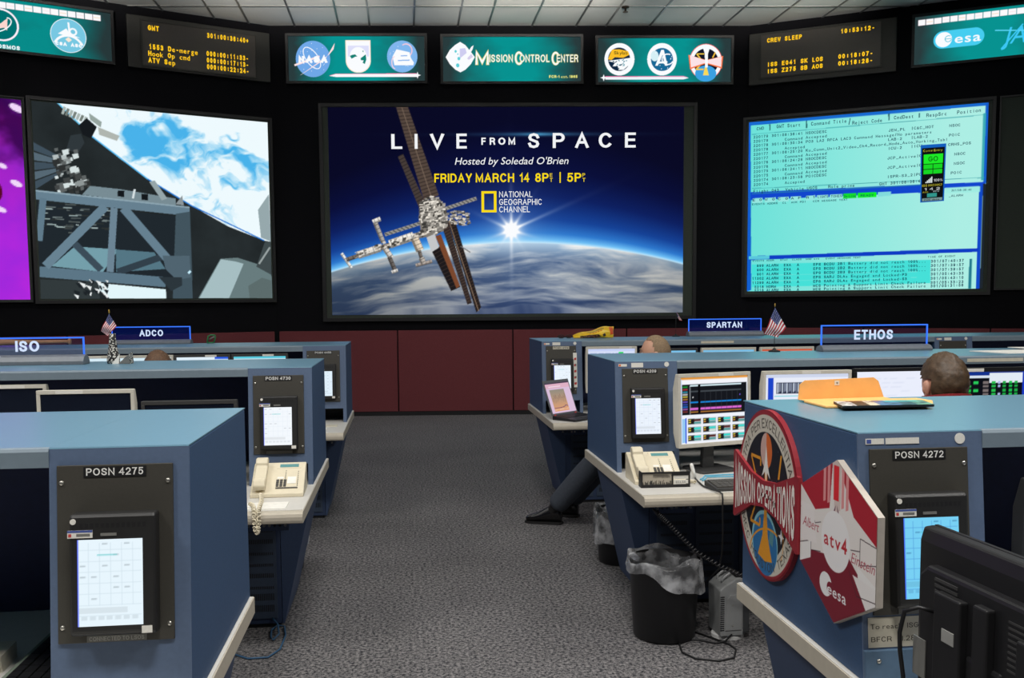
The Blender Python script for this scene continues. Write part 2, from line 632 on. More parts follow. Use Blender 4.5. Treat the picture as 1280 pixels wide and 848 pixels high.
class Canvas:
    """W x H picture, y down, colours 0-255"""

    def __init__(self, W, H, rgb=(0, 0, 0), ss=2):
        self.W, self.H, self.ss = W, H, ss
        self.a = np.zeros((H * ss, W * ss, 3))
        self.a[:] = rgb
        self.X, self.Y = np.meshgrid((np.arange(W * ss) + .5) / ss, (np.arange(H * ss) + .5) / ss)

    def mix(self, mask, rgb):
        rgb = np.asarray(rgb, float)
        self.a = self.a * (1 - mask[..., None]) + rgb * mask[..., None]

    def poly(self, pts, rgb, a=1.0):
        xs, ys = [p[0] for p in pts], [p[1] for p in pts]
        s = self.ss
        x0, x1 = max(0, int(min(xs) * s) - 1), min(self.W * s, int(max(xs) * s) + 2)
        y0, y1 = max(0, int(min(ys) * s) - 1), min(self.H * s, int(max(ys) * s) + 2)
        if x1 <= x0 or y1 <= y0:
            return
        X, Y = self.X[y0:y1, x0:x1], self.Y[y0:y1, x0:x1]
        ins = np.zeros(X.shape, bool)
        n = len(pts)
        for i in range(n):
            (ax, ay), (bx, by) = pts[i], pts[(i + 1) % n]
            if ay == by:
                continue
            ins ^= ((ay > Y) != (by > Y)) & (X < (bx - ax) * (Y - ay) / (by - ay) + ax)
        t = self.a[y0:y1, x0:x1]
        t[ins] = t[ins] * (1 - a) + np.asarray(rgb, float) * a

    def line(self, p, q, w, rgb, a=1.0):
        dx, dy = q[0] - p[0], q[1] - p[1]
        l = math.hypot(dx, dy) or 1
        nx, ny = -dy / l * w / 2, dx / l * w / 2
        self.poly([(p[0] + nx, p[1] + ny), (q[0] + nx, q[1] + ny), (q[0] - nx, q[1] - ny), (p[0] - nx, p[1] - ny)], rgb, a)

    def path(self, pts, w, rgb, a=1.0):
        for p, q in zip(pts, pts[1:]):
            self.line(p, q, w, rgb, a)

    def rect(self, x0, y0, x1, y1, rgb, a=1.0):
        self.poly([(x0, y0), (x1, y0), (x1, y1), (x0, y1)], rgb, a)

    def ell(self, cx, cy, rx, ry, rgb, rot=0.0, a=1.0, n=40, t0=0, t1=2 * PI):
        c, s = math.cos(rot), math.sin(rot)
        P = []
        for i in range(n):
            t = t0 + (t1 - t0) * i / (n if t1 - t0 > 6.28 else n - 1)
            x, y = rx * math.cos(t), ry * math.sin(t)
            P.append((cx + x * c - y * s, cy + x * s + y * c))
        self.poly(P, rgb, a)

    def arc(self, cx, cy, rx, ry, w, rgb, t0, t1, rot=0.0, n=24):
        c, s = math.cos(rot), math.sin(rot)
        P = []
        for i in range(n + 1):
            t = t0 + (t1 - t0) * i / n
            x, y = rx * math.cos(t), ry * math.sin(t)
            P.append((cx + x * c - y * s, cy + x * s + y * c))
        self.path(P, w, rgb)

    def text(self, s, x, y, h, rgb, width=None, bold=0.0, shear=0.0, align='L', fn=None, fixed=False):
        mb = MB()
        text_on(mb, s, x, 0, h, 0, align, bold, shear, 0, width, fixed)
        P = [(p[0], y - p[2]) for p in mb.v]
        if fn:
            P = [fn(*p) for p in P]
        for f in mb.f:
            self.poly([P[i] for i in f], rgb)

    def pixels(self):
        s = self.ss
        p = self.a.reshape(self.H, s, self.W, s, 3).mean(axis=(1, 3)) / 255.0
        p = np.clip(p, 0, 1)
        return np.where(p <= .04045, p / 12.92, ((p + .055) / 1.055) ** 2.4)

    def mesh(self, name, w, h, material, parent=None, loc=(0, 0, 0), rot=(0, 0, 0), mask=None, gain=1.0, fn=None):
        """w x h metres on the local x-z plane, lower left corner at loc, seen from -y"""
        px = self.pixels() * gain
        W, H = self.W, self.H
        x = np.linspace(0, w, W)
        z = np.linspace(h, 0, H)
        X, Z = np.meshgrid(x, z)
        co = np.stack([X, np.zeros_like(X), Z], -1).reshape(-1, 3)
        if fn is not None:
            co = np.array([fn(a, c) for a, b, c in co])
        i = np.arange(W * H).reshape(H, W)
        q = np.stack([i[1:, :-1], i[1:, 1:], i[:-1, 1:], i[:-1, :-1]], -1)
        if mask is not None:
            q = q[mask(X[1:, 1:], Z[1:, 1:])]
        q = q.reshape(-1, 4)
        me = bpy.data.meshes.new(name)
        me.vertices.add(len(co))
        me.vertices.foreach_set('co', co.ravel().astype(np.float32))
        me.loops.add(q.size)
        me.loops.foreach_set('vertex_index', q.ravel().astype(np.int32))
        me.polygons.add(len(q))
        me.polygons.foreach_set('loop_start', (np.arange(len(q)) * 4).astype(np.int32))
        me.update(calc_edges=True)
        at = me.color_attributes.new('Col', 'FLOAT_COLOR', 'POINT')
        at.data.foreach_set('color', np.concatenate([px.reshape(-1, 3), np.ones((W * H, 1))], 1).ravel().astype(np.float32))
        me.materials.append(material)
        me.validate()
        o = bpy.data.objects.new(name, me)
        COL.objects.link(o)
        o.parent = parent
        o.location = loc
        o.rotation_euler = rot
        return o


# ---------------------------------------------------------------- room shell
m_wallblk = mat('screen_wall_black_fabric', (9, 9, 14), .9, noise=.15, scale=60, spec=.2)
m_side = mat('painted_plaster', (70, 74, 80), .9, noise=.05, scale=12)
m_burg = mat('burgundy_fabric', (114, 60, 64), .95, noise=.16, scale=160, bump=.3, spec=.1)
m_blk = mat('black_paint', (13, 13, 16), .6, noise=.1)
m_tile = mat('ceiling_tile', (232, 232, 226), .95, noise=.05, scale=220, bump=.25, spec=.1)
m_tbar = mat('ceiling_bar_metal', (150, 152, 150), .35, metal=.6, noise=.04)
m_carpet = carpet_mat()

struct(MB().box(-9.3, 10.3, -4, 15.5, -.1, 0).build('floor', m_carpet))
ANG = math.radians(-5.2)
AL, AR = ANG + math.radians(28.5), ANG - math.radians(25)
WC, WL, WR = Vector((.55, 13.18, 0)), Vector((-1.786, 13.393, 0)), Vector((4.905, 12.784, 0))
SL, SR = -2.346, 4.373            # where the front wall turns into its two wings
struct(MB().box(SL, SR, 0, .2, 0, 5.6).build('wall_front', m_wallblk, loc=WC, rot=(0, 0, ANG)))
struct(MB().box(-8.2, 0, 0, .2, 0, 5.6).build('wall_front_left', m_wallblk, loc=WL, rot=(0, 0, AL)))
struct(MB().box(0, 6.3, 0, .2, 0, 5.6).build('wall_front_right', m_wallblk, loc=WR, rot=(0, 0, AR)))
struct(MB().box(-9.5, -9.3, -4, 10.4, 0, 5.6).build('wall_left', m_side))
struct(MB().box(10.3, 10.5, -4, 10, 0, 5.6).build('wall_right', m_side))
struct(MB().box(-9.5, 10.5, -4.2, -4, 0, 5.6).build('wall_back', m_side))

# ceiling: tiles in a grid of metal bars; the cross bars run along the screen wall
struct(MB().box(-9.5, 10.5, -4.2, 15.5, 5.46, 5.6).build('ceiling', m_tile))
tb = MB()
wdir = Vector((math.cos(ANG), math.sin(ANG), 0))
x = -8.6
k = 0
while x < 9.5:
    tb.box(x - .012, x + .012, -4, 13.6, 5.45, 5.462)
    x += (.61, .61, .42)[k % 3]
    k += 1
for j in range(24):
    q = -.86 - .61 * j
    M = Matrix.Translation(WC) @ Matrix.Rotation(ANG, 4, 'Z') @ Matrix.Translation((0, q, 0))
    tb.box(-9, 9, -.012, .012, 5.4505, 5.462, M=M)
struct(tb.build('ceiling_grid_trim', m_tbar))['label'] = 'metal grid bars between the ceiling tiles'

# burgundy panels along the foot of the screen wall
n = 0
for (org, an, s0, seams) in ((WC, ANG, SL + .03, (-.637, 1.007, 2.639, SR - .03)), (WL, AL, -7.65, (-6.0, -4.35, -2.7, -.035)), (WR, AR, .035, (1.58, 3.129, 4.7, 6.2))):
    if org is WL:
        seams = (-6.0, -4.35, -2.7, -1.06 - .02, -.035) if False else (-6.0, -4.35, -2.7, -.035)
    a = s0
    for b in seams:
        n += 1
        struct(MB().box(a + .008, b - .008, -.03, 0, .06, 1.222).build('trim_%d' % n, m_burg, loc=org, rot=(0, 0, an), bevel=.006))
        a = b
for nm, org, an, a, b in (('baseboard_front', WC, ANG, SL, SR), ('baseboard_front_left', WL, AL, -8, 0), ('baseboard_front_right', WR, AR, 0, 6.2)):
    struct(MB().box(a + .02, b - .02, -.02, 0, 0, .06).build(nm, m_blk, loc=org, rot=(0, 0, an)))

t = thing('sprinkler_head', 'small dark sprinkler head under the ceiling tiles above the three-patch sign', 'sprinkler', (2.95, 12.1, 5.45))
MB().lathe([(.001, 0), (.05, 0), (.05, -.012), (.015, -.02), (.012, -.06), (.001, -.06)], 14, close=False).build('escutcheon', mat('sprinkler_bronze', (60, 52, 44), .4, metal=.7), t, smooth=True)
MB().lathe([(.001, -.06), (.035, -.064), (.035, -.07), (.001, -.072)], 12, close=False).build('deflector', MATS['sprinkler_bronze'], t)

# ---------------------------------------------------------------- wall displays
m_pic = pmat('projected_picture', True, 1.0)
m_scr = mat('projection_screen_cloth', (58, 66, 58), .85, noise=.05)
m_white_e = emat('white_light_lettering', (242, 244, 246), 1.0)
m_yel_e = emat('yellow_light_lettering', (250, 220, 20), 1.0)
m_ink_e = emat('dark_teal_screen_lettering', (14, 62, 84), 1.0)


def frame(s0, s1, z0, z1, t, d, parent, material, name='frame', loc=(0, 0, 0)):
    mb = MB()
    mb.box(s0 - t, s0, -d, 0, z0 - t, z1 + t).box(s1, s1 + t, -d, 0, z0 - t, z1 + t)
    mb.box(s0, s1, -d, 0, z0 - t, z0).box(s0, s1, -d, 0, z1, z1 + t)
    return mb.build(name, material, parent, loc=loc)


m_frame = mat('display_frame_black', (20, 20, 22), .5, noise=.08)

# --- the middle one: a sunrise behind the earth, a space station in front, and the title
cv = Canvas(520, 306, (8, 9, 32))
K = 520 / 440.0
X, Y = cv.X / K, cv.Y / K
d = np.hypot(X - 232, Y - 941) - 772
side = np.clip(1 - np.abs(X - 222) / 420, .25, 1)
bg = np.zeros(cv.a.shape)
stops = [(0, (200, 235, 252)), (5, (110, 190, 245)), (16, (46, 120, 205)), (38, (22, 66, 150)), (75, (14, 32, 96)), (120, (10, 15, 58)), (180, (9, 10, 38)), (300, (9, 9, 34))]
dd = np.maximum(d, 0) / (.42 + .42 * side)
for c in range(3):
    bg[..., c] = np.interp(dd, [s[0] for s in stops], [s[1][c] for s in stops])
# clouds over the globe
NW, NH = cv.W * 2, cv.H * 2
n1 = fnoise(NW, NH, 3, 12, 3, 6)
n2 = fnoise(NW, NH, 7, 34, 5, 5)
n3 = fnoise(NW, NH, 3, 5, 8, 3)
# bend the streaks along the curve of the globe
iy, ix = np.mgrid[0:NH, 0:NW]
sh = (((ix / NW - .53) ** 2) * 130 + (n3 - .5) * 110).astype(int)
jy = np.clip(iy - sh, 0, NH - 1)
jx = np.clip(ix + ((n3 - .5) * 90).astype(int), 0, NW - 1)
cl = n1[jy, jx] * .62 + n2[jy, jx] * .38
cl = np.clip((cl - .40) * 4.2, 0, 1)
dep = np.clip(-d / 110, 0, 1)
sea = np.stack([np.interp(dep, [0, .2, 1], [170, 74, 36]), np.interp(dep, [0, .2, 1], [200, 98, 50]), np.interp(dep, [0, .2, 1], [225, 136, 88])], -1)
wh = np.stack([np.interp(dep, [0, .35, 1], [252, 205, 112]), np.interp(dep, [0, .35, 1], [252, 208, 124]), np.interp(dep, [0, .35, 1], [250, 206, 150])], -1)
earth = sea * (1 - cl[..., None]) + wh * cl[..., None]
lit = np.clip(1.05 - np.abs(X - 250) / 640, .6, 1)[..., None]
earth *= lit
g = np.clip(-d / 1.5 + .5, 0, 1)[..., None]
cv.a = bg * (1 - g) + earth * g
# sun and its rays
sx, sy = 224.5, 153
r = np.hypot(X - sx, Y - sy)
th = np.arctan2(Y - sy, X - sx)
glow = .6 * np.exp(-(r / 13) ** 2) + .38 * np.exp(-r / 22) + 1.2 * np.exp(-(r / 6) ** 2)
ray = np.zeros_like(r)
for (ang, ln, w) in ((PI / 2, 26, .022), (-PI / 2, 24, .022), (-.42, 30, .016), (PI + .45, 17, .03), (.3, 13, .03), (PI - .35, 13, .03), (-1.0, 15, .025), (-2.2, 13, .025), (1.0, 10, .03), (2.2, 10, .03)):
    da = np.abs((th - ang + PI) % (2 * PI) - PI)
    ray += np.exp(-(da / (w + 1.5 / np.maximum(r, 4))) ** 2) * np.exp(-r / ln)
cv.mix(np.clip(glow + ray * .85, 0, 1), (250, 252, 255))
fl = np.exp(-((Y - 34) / 2.2) ** 2) * np.exp(-np.abs(X - 260) / 42)
cv.mix(np.clip(fl * .75, 0, 1), (90, 190, 240))


def iss(x, y):
    return ((x / 3.14 + 7) * K, (y / 3.14 - 4) * K)


def ip(pts, c, a=1.0):
    cv.poly([iss(*p) for p in pts], c, a)


def il(p, q, w, c):
    cv.line(iss(*p), iss(*q), w / 3.14 * K, c)


ip([(240, 6), (285, 6), (402, 355), (345, 378)], (84, 70, 62))
for i in range(27):
    f = i / 27
    il((240 + 105 * f, 8 + 368 * f), (286 + 116 * f, 8 + 348 * f), 4, (58, 48, 44))
il((262, 8), (374, 366), 3, (120, 102, 88))
ip([(246, 205), (266, 194), (352, 390), (326, 408)], (70, 60, 56))
for i in range(16):
    f = i / 16
    il((246 + 80 * f, 205 + 200 * f), (267 + 84 * f, 195 + 196 * f), 3, (44, 38, 38))
ip([(372, 575), (402, 556), (482, 716), (445, 732)], (30, 26, 28))
for i in range(12):
    f = i / 12
    il((372 + 72 * f, 575 + 156 * f), (402 + 80 * f, 556 + 160 * f), 2, (62, 50, 44))
ip([(386, 515), (408, 508), (480, 712), (466, 722)], (122, 72, 46))
ip([(410, 470), (436, 455), (526, 780), (508, 786)], (52, 42, 40))
ip([(436, 455), (462, 448), (562, 798), (543, 818)], (38, 31, 30))
for i in range(30):
    f = i / 30
    il((412 + 98 * f, 470 + 316 * f), (437 + 88 * f, 456 + 324 * f), 2, (84, 68, 58))
    il((438 + 106 * f, 458 + 352 * f), (460 + 100 * f, 450 + 346 * f), 2, (72, 56, 46))
il((440, 455), (552, 812), 3, (140, 116, 96))
il((484, 555), (522, 580), 4, (110, 110, 112))
for (a, b) in (((190, 508), (332, 463)), ((420, 410), (548, 368))):
    il(a, b, 14, (150, 148, 142))
    for i in range(9):
        f = i / 9
        il((a[0] + (b[0] - a[0]) * f, a[1] + (b[1] - a[1]) * f - 6), (a[0] + (b[0] - a[0]) * (f + .1), a[1] + (b[1] - a[1]) * (f + .1) + 6), 4, (72, 72, 74))
def module(a, b, w, c, bands=4):
    """a round module of the pictured station: light along its upper side, dark below, with bands"""
    il(a, b, w, tuple(q * .62 for q in c))
    dx, dy = b[0] - a[0], b[1] - a[1]
    l = math.hypot(dx, dy)
    nx, ny = dy / l, -dx / l
    if ny > 0:
        nx, ny = -nx, -ny
    il((a[0] + nx * w * .14, a[1] + ny * w * .14), (b[0] + nx * w * .14, b[1] + ny * w * .14), w * .66, c)
    il((a[0] + nx * w * .26, a[1] + ny * w * .26), (b[0] + nx * w * .26, b[1] + ny * w * .26), w * .2, tuple(min(255, q * 1.12) for q in c))
    for i in range(bands):
        f = (i + .5) / bands
        px_, py_ = a[0] + dx * f, a[1] + dy * f
        il((px_ - nx * w * .5, py_ - ny * w * .5), (px_ + nx * w * .5, py_ + ny * w * .5), 2.2, tuple(q * .5 for q in c))


for (a, b, w, c) in (((20, 580), (58, 638), 12, (232, 230, 224)), ((38, 606), (92, 588), 16, (112, 102, 94)), ((84, 588), (172, 560), 30, (222, 218, 210)), ((172, 560), (214, 548), 20, (140, 130, 120)),
                     ((208, 546), (302, 514), 34, (226, 222, 214)), ((300, 516), (352, 506), 24, (196, 190, 182)), ((154, 462), (184, 540), 18, (168, 162, 154)), ((144, 458), (174, 446), 18, (226, 222, 214)),
                     ((186, 556), (214, 600), 22, (206, 200, 192)), ((206, 596), (230, 656), 17, (100, 94, 90)), ((214, 656), (238, 648), 14, (220, 216, 210)), ((306, 524), (326, 572), 32, (216, 200, 178)), ((322, 570), (336, 622), 14, (112, 104, 98)),
                     ((308, 630), (372, 614), 14, (166, 154, 146)), ((330, 600), (340, 622), 22, (180, 172, 164))):
    module(a, b, w, c, max(2, int(math.hypot(b[0] - a[0], b[1] - a[1]) / 16)))
ip([(330, 408), (352, 376), (400, 366), (424, 392), (436, 440), (420, 486), (390, 512), (352, 520), (330, 494), (322, 440)], (128, 122, 114))
rr = np.random.default_rng(11)
for i in range(420):
    a, q = rr.uniform(0, 2 * PI), rr.uniform(0, 1) ** .6
    cx, cy = 380 + 56 * q * math.cos(a) + 8 * math.sin(a), 432 + 72 * q * math.sin(a)
    s, w, o = rr.uniform(1.5, 9), rr.uniform(1.5, 5), rr.uniform(-.6, .1)
    gcol = rr.choice([240, 222, 196, 164, 126, 84, 56])
    ip([(cx - s, cy - w), (cx + s, cy - w + o * s), (cx + s, cy + w), (cx - s, cy + w - o * s)], (gcol, gcol * .97, gcol * .92))
for i in range(120):
    cx = rr.uniform(446, 522)
    cy = 446 + (cx - 480) * .12 + rr.uniform(-30, 24)
    s = rr.uniform(2, 7)
    gcol = rr.choice([230, 200, 160, 110, 66])
    ip([(cx - s, cy - s * .6), (cx + s, cy - s * .4), (cx + s, cy + s * .7), (cx - s, cy + s * .5)], (gcol, gcol * .96, gcol * .9))
ip([(352, 520), (384, 506), (400, 560), (370, 578)], (196, 198, 200))
for i in range(90):
    f = rr.uniform(0, 1)
    cx, cy = 60 + 290 * f, 594 - 94 * f + rr.uniform(-13, 13)
    s = rr.uniform(2, 7)
    gcol = rr.choice([240, 160, 90, 60])
    ip([(cx - s, cy - s * .6), (cx + s, cy - s * .8), (cx + s, cy + s * .4), (cx - s, cy + s)], (gcol, gcol * .95, gcol * .88), .8)

CX0, CX1, CZ0, CZ1 = -1.553, 3.442, 1.447, 4.34
t = thing('wall_display', 'huge middle wall screen showing a space station and sunrise over earth', 'screen', WC, ANG, 'projection screens on the front wall')
MB().box(-1.63, 3.58, -.03, 0, 1.405, 4.345).build('screen_border', m_scr, t)
frame(-1.63, 3.58, 1.405, 4.345, .05, .05, t, m_frame)
cv.mesh('screen_image', CX1 - CX0, CZ1 - CZ0, m_pic, t, loc=(CX0, -.034, CZ0))
hm = hom([(35, 36), (1230, 42), (1235, 738), (35, 745)], [(CX0, CZ1), (CX1, CZ1), (CX1, CZ0), (CX0, CZ0)])


def ctext(mb, s, x0, x1, ybase, h, **kw):
    """line between zoom pixels x0..x1 on baseline ybase"""
    text_on(mb, s, x0, -ybase, h, width=x1 - x0, fn=lambda x, z: (lambda q: (q[0], -.038, q[1]))(hm(x, -z)), **kw)


mb = MB()
for wd in ((('L', 248, 285), ('I', 327, 337), ('V', 378, 428), ('E', 468, 503)), (('F', 552, 567), ('R', 580, 599), ('O', 609, 633), ('M', 643, 666)), (('S', 708, 748), ('P', 792, 832), ('A', 866, 914), ('C', 946, 990), ('E', 1034, 1070))):
    mb = MB()
    for ch, a, b in wd:
        if wd[0][0] == 'F':
            ctext(mb, ch, a, b, 165, 24, bold=.02)
        else:
            ctext(mb, ch, a, b, 177, 50, bold=.012)
    mb.build('title_word', m_white_e, t)
mb = MB()
ctext(mb, "Hosted by Soledad O'Brien", 462, 845, 231, 25, shear=.22)
lab(mb.build('host_lettering', m_white_e, t), 'white italic line under the title')
mb = MB()
ctext(mb, 'FRIDAY', 392, 520, 291, 30, bold=.012)
lab(mb.build('date_lettering', m_yel_e, t), 'yellow day of the week')
mb = MB()
ctext(mb, 'MARCH', 532, 662, 291, 30, bold=.012)
lab(mb.build('date_lettering', m_yel_e, t), 'yellow month')
mb = MB()
ctext(mb, '14', 680, 713, 291, 30, bold=.012)
lab(mb.build('date_lettering', m_yel_e, t), 'yellow day number')
mb = MB()
ctext(mb, '8P', 733, 778, 291, 30, bold=.012)
ctext(mb, 'E', 782, 791, 274, 12)
ctext(mb, 'T', 782, 792, 291, 13)
ctext(mb, 'I', 815, 819, 294, 36)
ctext(mb, '5P', 840, 888, 291, 30, bold=.012)
ctext(mb, 'P', 892, 901, 274, 12)
ctext(mb, 'T', 892, 902, 291, 13)
lab(mb.build('hour_lettering', m_yel_e, t), 'yellow hours with small stacked zone letters')
mb = MB()
for (a, b, c, e) in ((551, 321, 602, 329), (551, 385, 602, 393), (551, 329, 560, 385), (593, 329, 602, 385)):
    q = [hm(a, b), hm(c, b), hm(c, e), hm(a, e)]
    mb.add([(p[0], -.038, p[1]) for p in q], [(0, 1, 2, 3)])
lab(mb.build('channel_emblem', m_yel_e, t), 'yellow upright rectangle outline')
mb = MB()
ctext(mb, 'NATIONAL', 611, 723, 342, 20)
ctext(mb, 'GEOGRAPHIC', 611, 755, 368, 20)
ctext(mb, 'CHANNEL', 611, 715, 393, 20)
lab(mb.build('channel_lettering', m_white_e, t), 'three white lines beside the yellow rectangle')

# --- left screen: outside camera view of truss and cloudy earth
W0, H0 = 350, 288
cv = Canvas(W0, H0, (36, 42, 44))
hq = hom([(120, 53), (976, 130), (988, 765), (141, 773)], [(0, 0), (W0, 0), (W0, H0), (0, H0)])


def lp(pts, c, a=1.0):
    cv.poly([hq(*p) for p in pts], c, a)


def ll(p, q, w, c):
    cv.line(hq(*p), hq(*q), w * .39, c)


nz = fnoise(W0 * 2, H0 * 2, 7, 6, 21, 5)
cv.a *= (.8 + .4 * nz)[..., None]
before = cv.a.copy()
lp([(214, 58), (980, 120), (985, 560), (960, 556), (830, 505), (700, 432), (620, 385), (540, 335), (440, 262), (340, 182), (270, 118)], (255, 255, 255))
mk = np.abs(cv.a - before).sum(-1) > 1
n1 = fnoise(W0 * 2, H0 * 2, 6, 7, 31, 7)
nw = fnoise(W0 * 2, H0 * 2, 9, 9, 33, 3)
iy, ix = np.mgrid[0:H0 * 2, 0:W0 * 2]
n1 = n1[np.clip(iy + ((nw - .5) * 120).astype(int), 0, H0 * 2 - 1), np.clip(ix + ((nw - .4) * 90).astype(int), 0, W0 * 2 - 1)]
gx, gy = cv.X / W0, cv.Y / H0
bl = np.clip((n1 - .60 + .26 * np.exp(-((gx - .70) / .28) ** 2 - ((gy - .14) / .12) ** 2) - .3 * np.clip(gy - .25, 0, 1)) * 6, 0, 1)
blue = np.stack([238 - 165 * bl, 250 - 72 * bl, 254 - 20 * bl], -1)
cv.a = np.where(mk[..., None], blue, before)
ll((214, 58), (340, 182), 5, (110, 200, 240))
ll((340, 182), (540, 335), 5, (90, 190, 245))
ll((540, 335), (700, 432), 5, (40, 130, 220))
ll((700, 432), (960, 556), 5, (40, 120, 210))
# soyuz-like craft top left
for i in range(7):
    lp([(238 + i * 13, 74 + i * 6), (248 + i * 13, 78 + i * 6), (238 + i * 13, 104 + i * 5), (229 + i * 13, 100 + i * 5)], (118, 128, 122) if i % 2 else (170, 182, 178))
lp([(330, 98), (376, 130), (372, 150), (334, 122)], (150, 165, 160))
lp([(292, 142), (322, 116), (358, 148), (336, 190), (306, 176)], (22, 26, 30))
lp([(362, 148), (440, 180), (430, 198), (366, 176)], (176, 182, 176))
lp([(262, 178), (300, 172), (312, 205), (286, 244), (246, 228)], (48, 56, 60))
for i in range(5):
    lp([(124, 202 + i * 36), (228, 258 + i * 12), (224, 268 + i * 12), (126, 232 + i * 36)], (86, 104, 116) if i % 2 else (64, 80, 92))
for i in range(90):
    cx, cy = RNG.uniform(205, 330), RNG.uniform(226, 385)
    if cx > 285 and cy < 320:
        continue
    s = RNG.uniform(5, 16)
    gcol = RNG.choice([225, 190, 150, 100, 70, 50])
    lp([(cx - s, cy - s * .5), (cx + s * .7, cy - s * .8), (cx + s, cy + s * .5), (cx - s * .6, cy + s)], (gcol * .95, gcol, gcol))
# interior of the truss
lp([(138, 420), (660, 470), (660, 690), (140, 690)], (32, 40, 46))
lp([(185, 652), (270, 580), (430, 590), (372, 672)], (116, 158, 170))
lp([(420, 590), (560, 600), (600, 660), (420, 672)], (84, 118, 132))
for i in range(60):
    cx, cy = RNG.uniform(150, 400), RNG.uniform(425, 530)
    s = RNG.uniform(4, 20)
    gcol = RNG.choice([120, 90, 70, 50, 170])
    lp([(cx - s, cy - 3), (cx + s, cy - 1), (cx + s, cy + 3), (cx - s, cy + 2)], (gcol * .9, gcol, gcol))
ll((270, 570), (365, 665), 26, (60, 76, 88))
ll((425, 672), (590, 615), 26, (50, 64, 74))
# white bits on top of the beam
lp([(330, 360), (440, 372), (640, 405), (640, 432), (300, 392)], (120, 140, 148))
for (a, b) in ((430, 384), (516, 396)):
    lp([(a, b - 8), (a + 24, b - 6), (a + 24, b + 16), (a, b + 14)], (20, 24, 28))
ll((485, 405), (492, 372), 8, (215, 225, 228))
lp([(545, 345), (565, 340), (610, 405), (590, 412)], (150, 166, 170))
lp([(640, 425), (664, 394), (670, 430)], (140, 150, 154))
# beams
ll((130, 392), (690, 452), 36, (102, 128, 144))
ll((130, 378), (690, 437), 6, (140, 164, 176))
ll((140, 672), (600, 708), 40, (92, 118, 134))
ll((158, 405), (140, 560), 24, (96, 122, 138))
ll((416, 440), (398, 672), 26, (108, 132, 148))
ll((384, 434), (162, 652), 32, (104, 130, 146))
ll((450, 440), (622, 640), 34, (102, 128, 144))
lp([(640, 460), (692, 452), (698, 768), (625, 768)], (66, 84, 94))
lp([(590, 612), (688, 612), (692, 690), (640, 700), (600, 660)], (80, 100, 112))
lp([(575, 690), (660, 690), (660, 720), (620, 740)], (44, 54, 60))
ll((684, 668), (690, 674), 14, (200, 240, 255))
lp([(142, 700), (350, 706), (360, 772), (142, 772)], (50, 58, 60))
lp([(352, 712), (600, 734), (602, 768), (394, 768), (360, 740)], (226, 246, 250))
for i in range(40):
    cx, cy = RNG.uniform(270, 390), RNG.uniform(705, 765)
    s = RNG.uniform(4, 12)
    lp([(cx - s, cy - s), (cx + s, cy - s * .4), (cx + s * .6, cy + s)], (235, 240, 240) if RNG.random() < .35 else (30, 36, 40))
# box lower right, gear at the right edge
lp([(800, 622), (862, 618), (970, 652), (988, 690), (988, 765), (718, 765)], (104, 124, 126))
lp([(802, 624), (856, 632), (884, 640), (830, 765), (722, 765)], (166, 190, 194))
lp([(900, 720), (950, 690), (985, 700), (985, 765), (905, 765)], (92, 108, 108))
lp([(938, 445), (978, 388), (985, 560), (948, 545)], (150, 168, 172))
lp([(962, 560), (985, 560), (985, 680), (930, 650)], (64, 74, 76))
ll((940, 640), (980, 580), 8, (150, 160, 160))
t = thing('wall_display', 'left wall screen with a grey truss against bright cloudy earth', 'screen', WL, AL, 'projection screens on the front wall')
MB().box(-3.0, -.045, -.03, 0, 1.675, 4.15).build('screen_border', m_scr, t)
frame(-3.0, -.045, 1.675, 4.15, .04, .05, t, m_frame)
cv.mesh('screen_image', 2.915, 2.436, m_pic, t, loc=(-2.98, -.034, 1.694))

# --- far left screen: purple picture
cv = Canvas(200, 180, (150, 40, 215))
n1 = fnoise(400, 360, 4, 4, 41, 5)
n2 = fnoise(400, 360, 9, 9, 42, 3)
gy = cv.Y / 180
b = np.clip(.25 + 1.1 * gy, 0, 1)
dk = np.clip((n1 - .5) * 4 + .75 - gy * 1.6, 0, 1)
cv.a = np.stack([150 - 95 * dk + 40 * n2, 40 - 30 * dk, 220 - 120 * dk], -1)
cv.a *= (.75 + .25 * b)[..., None]
for (cx, cy, s) in ((183, 60, 4), (193, 75, 5), (181, 99, 4), (178, 98, 5), (196, 8, 6)):
    cv.ell(cx, cy, s, s * .5, (240, 215, 250), .5)
cv.ell(176, 83, 6, 10, (90, 10, 40))
t = thing('wall_display', 'purple wall screen at the far left edge', 'screen', WL, AL, 'projection screens on the front wall')
MB().box(-5.95, -3.075, -.03, 0, 1.665, 4.15).build('screen_border', m_scr, t)
frame(-5.95, -3.075, 1.665, 4.15, .012, .05, t, m_frame)
cv.mesh('screen_image', 2.83, 2.44, m_pic, t, loc=(-5.925, -.034, 1.688))

# --- right screen: command table in teal
W0, H0 = 360, 285
cv = Canvas(W0, H0, (146, 232, 224))
QR = [(111, 128), (978, 60), (970, 736), (101, 742)]
hq = hom(QR, [(0, 0), (W0, 0), (W0, H0), (0, H0)])
gx, gy = cv.X / W0, cv.Y / H0
tone = np.clip(.2 + .9 * gx, 0, 1)[..., None]
tealL, tealR = np.array((92, 222, 214.)), np.array((172, 238, 228.))
cv.a = tealL * (1 - tone) + tealR * tone


def rp(pts, c, a=1.0):
    cv.poly([hq(*p) for p in pts], c, a)


def rl(p, q, w, c):
    cv.line(hq(*p), hq(*q), w * .41, c)


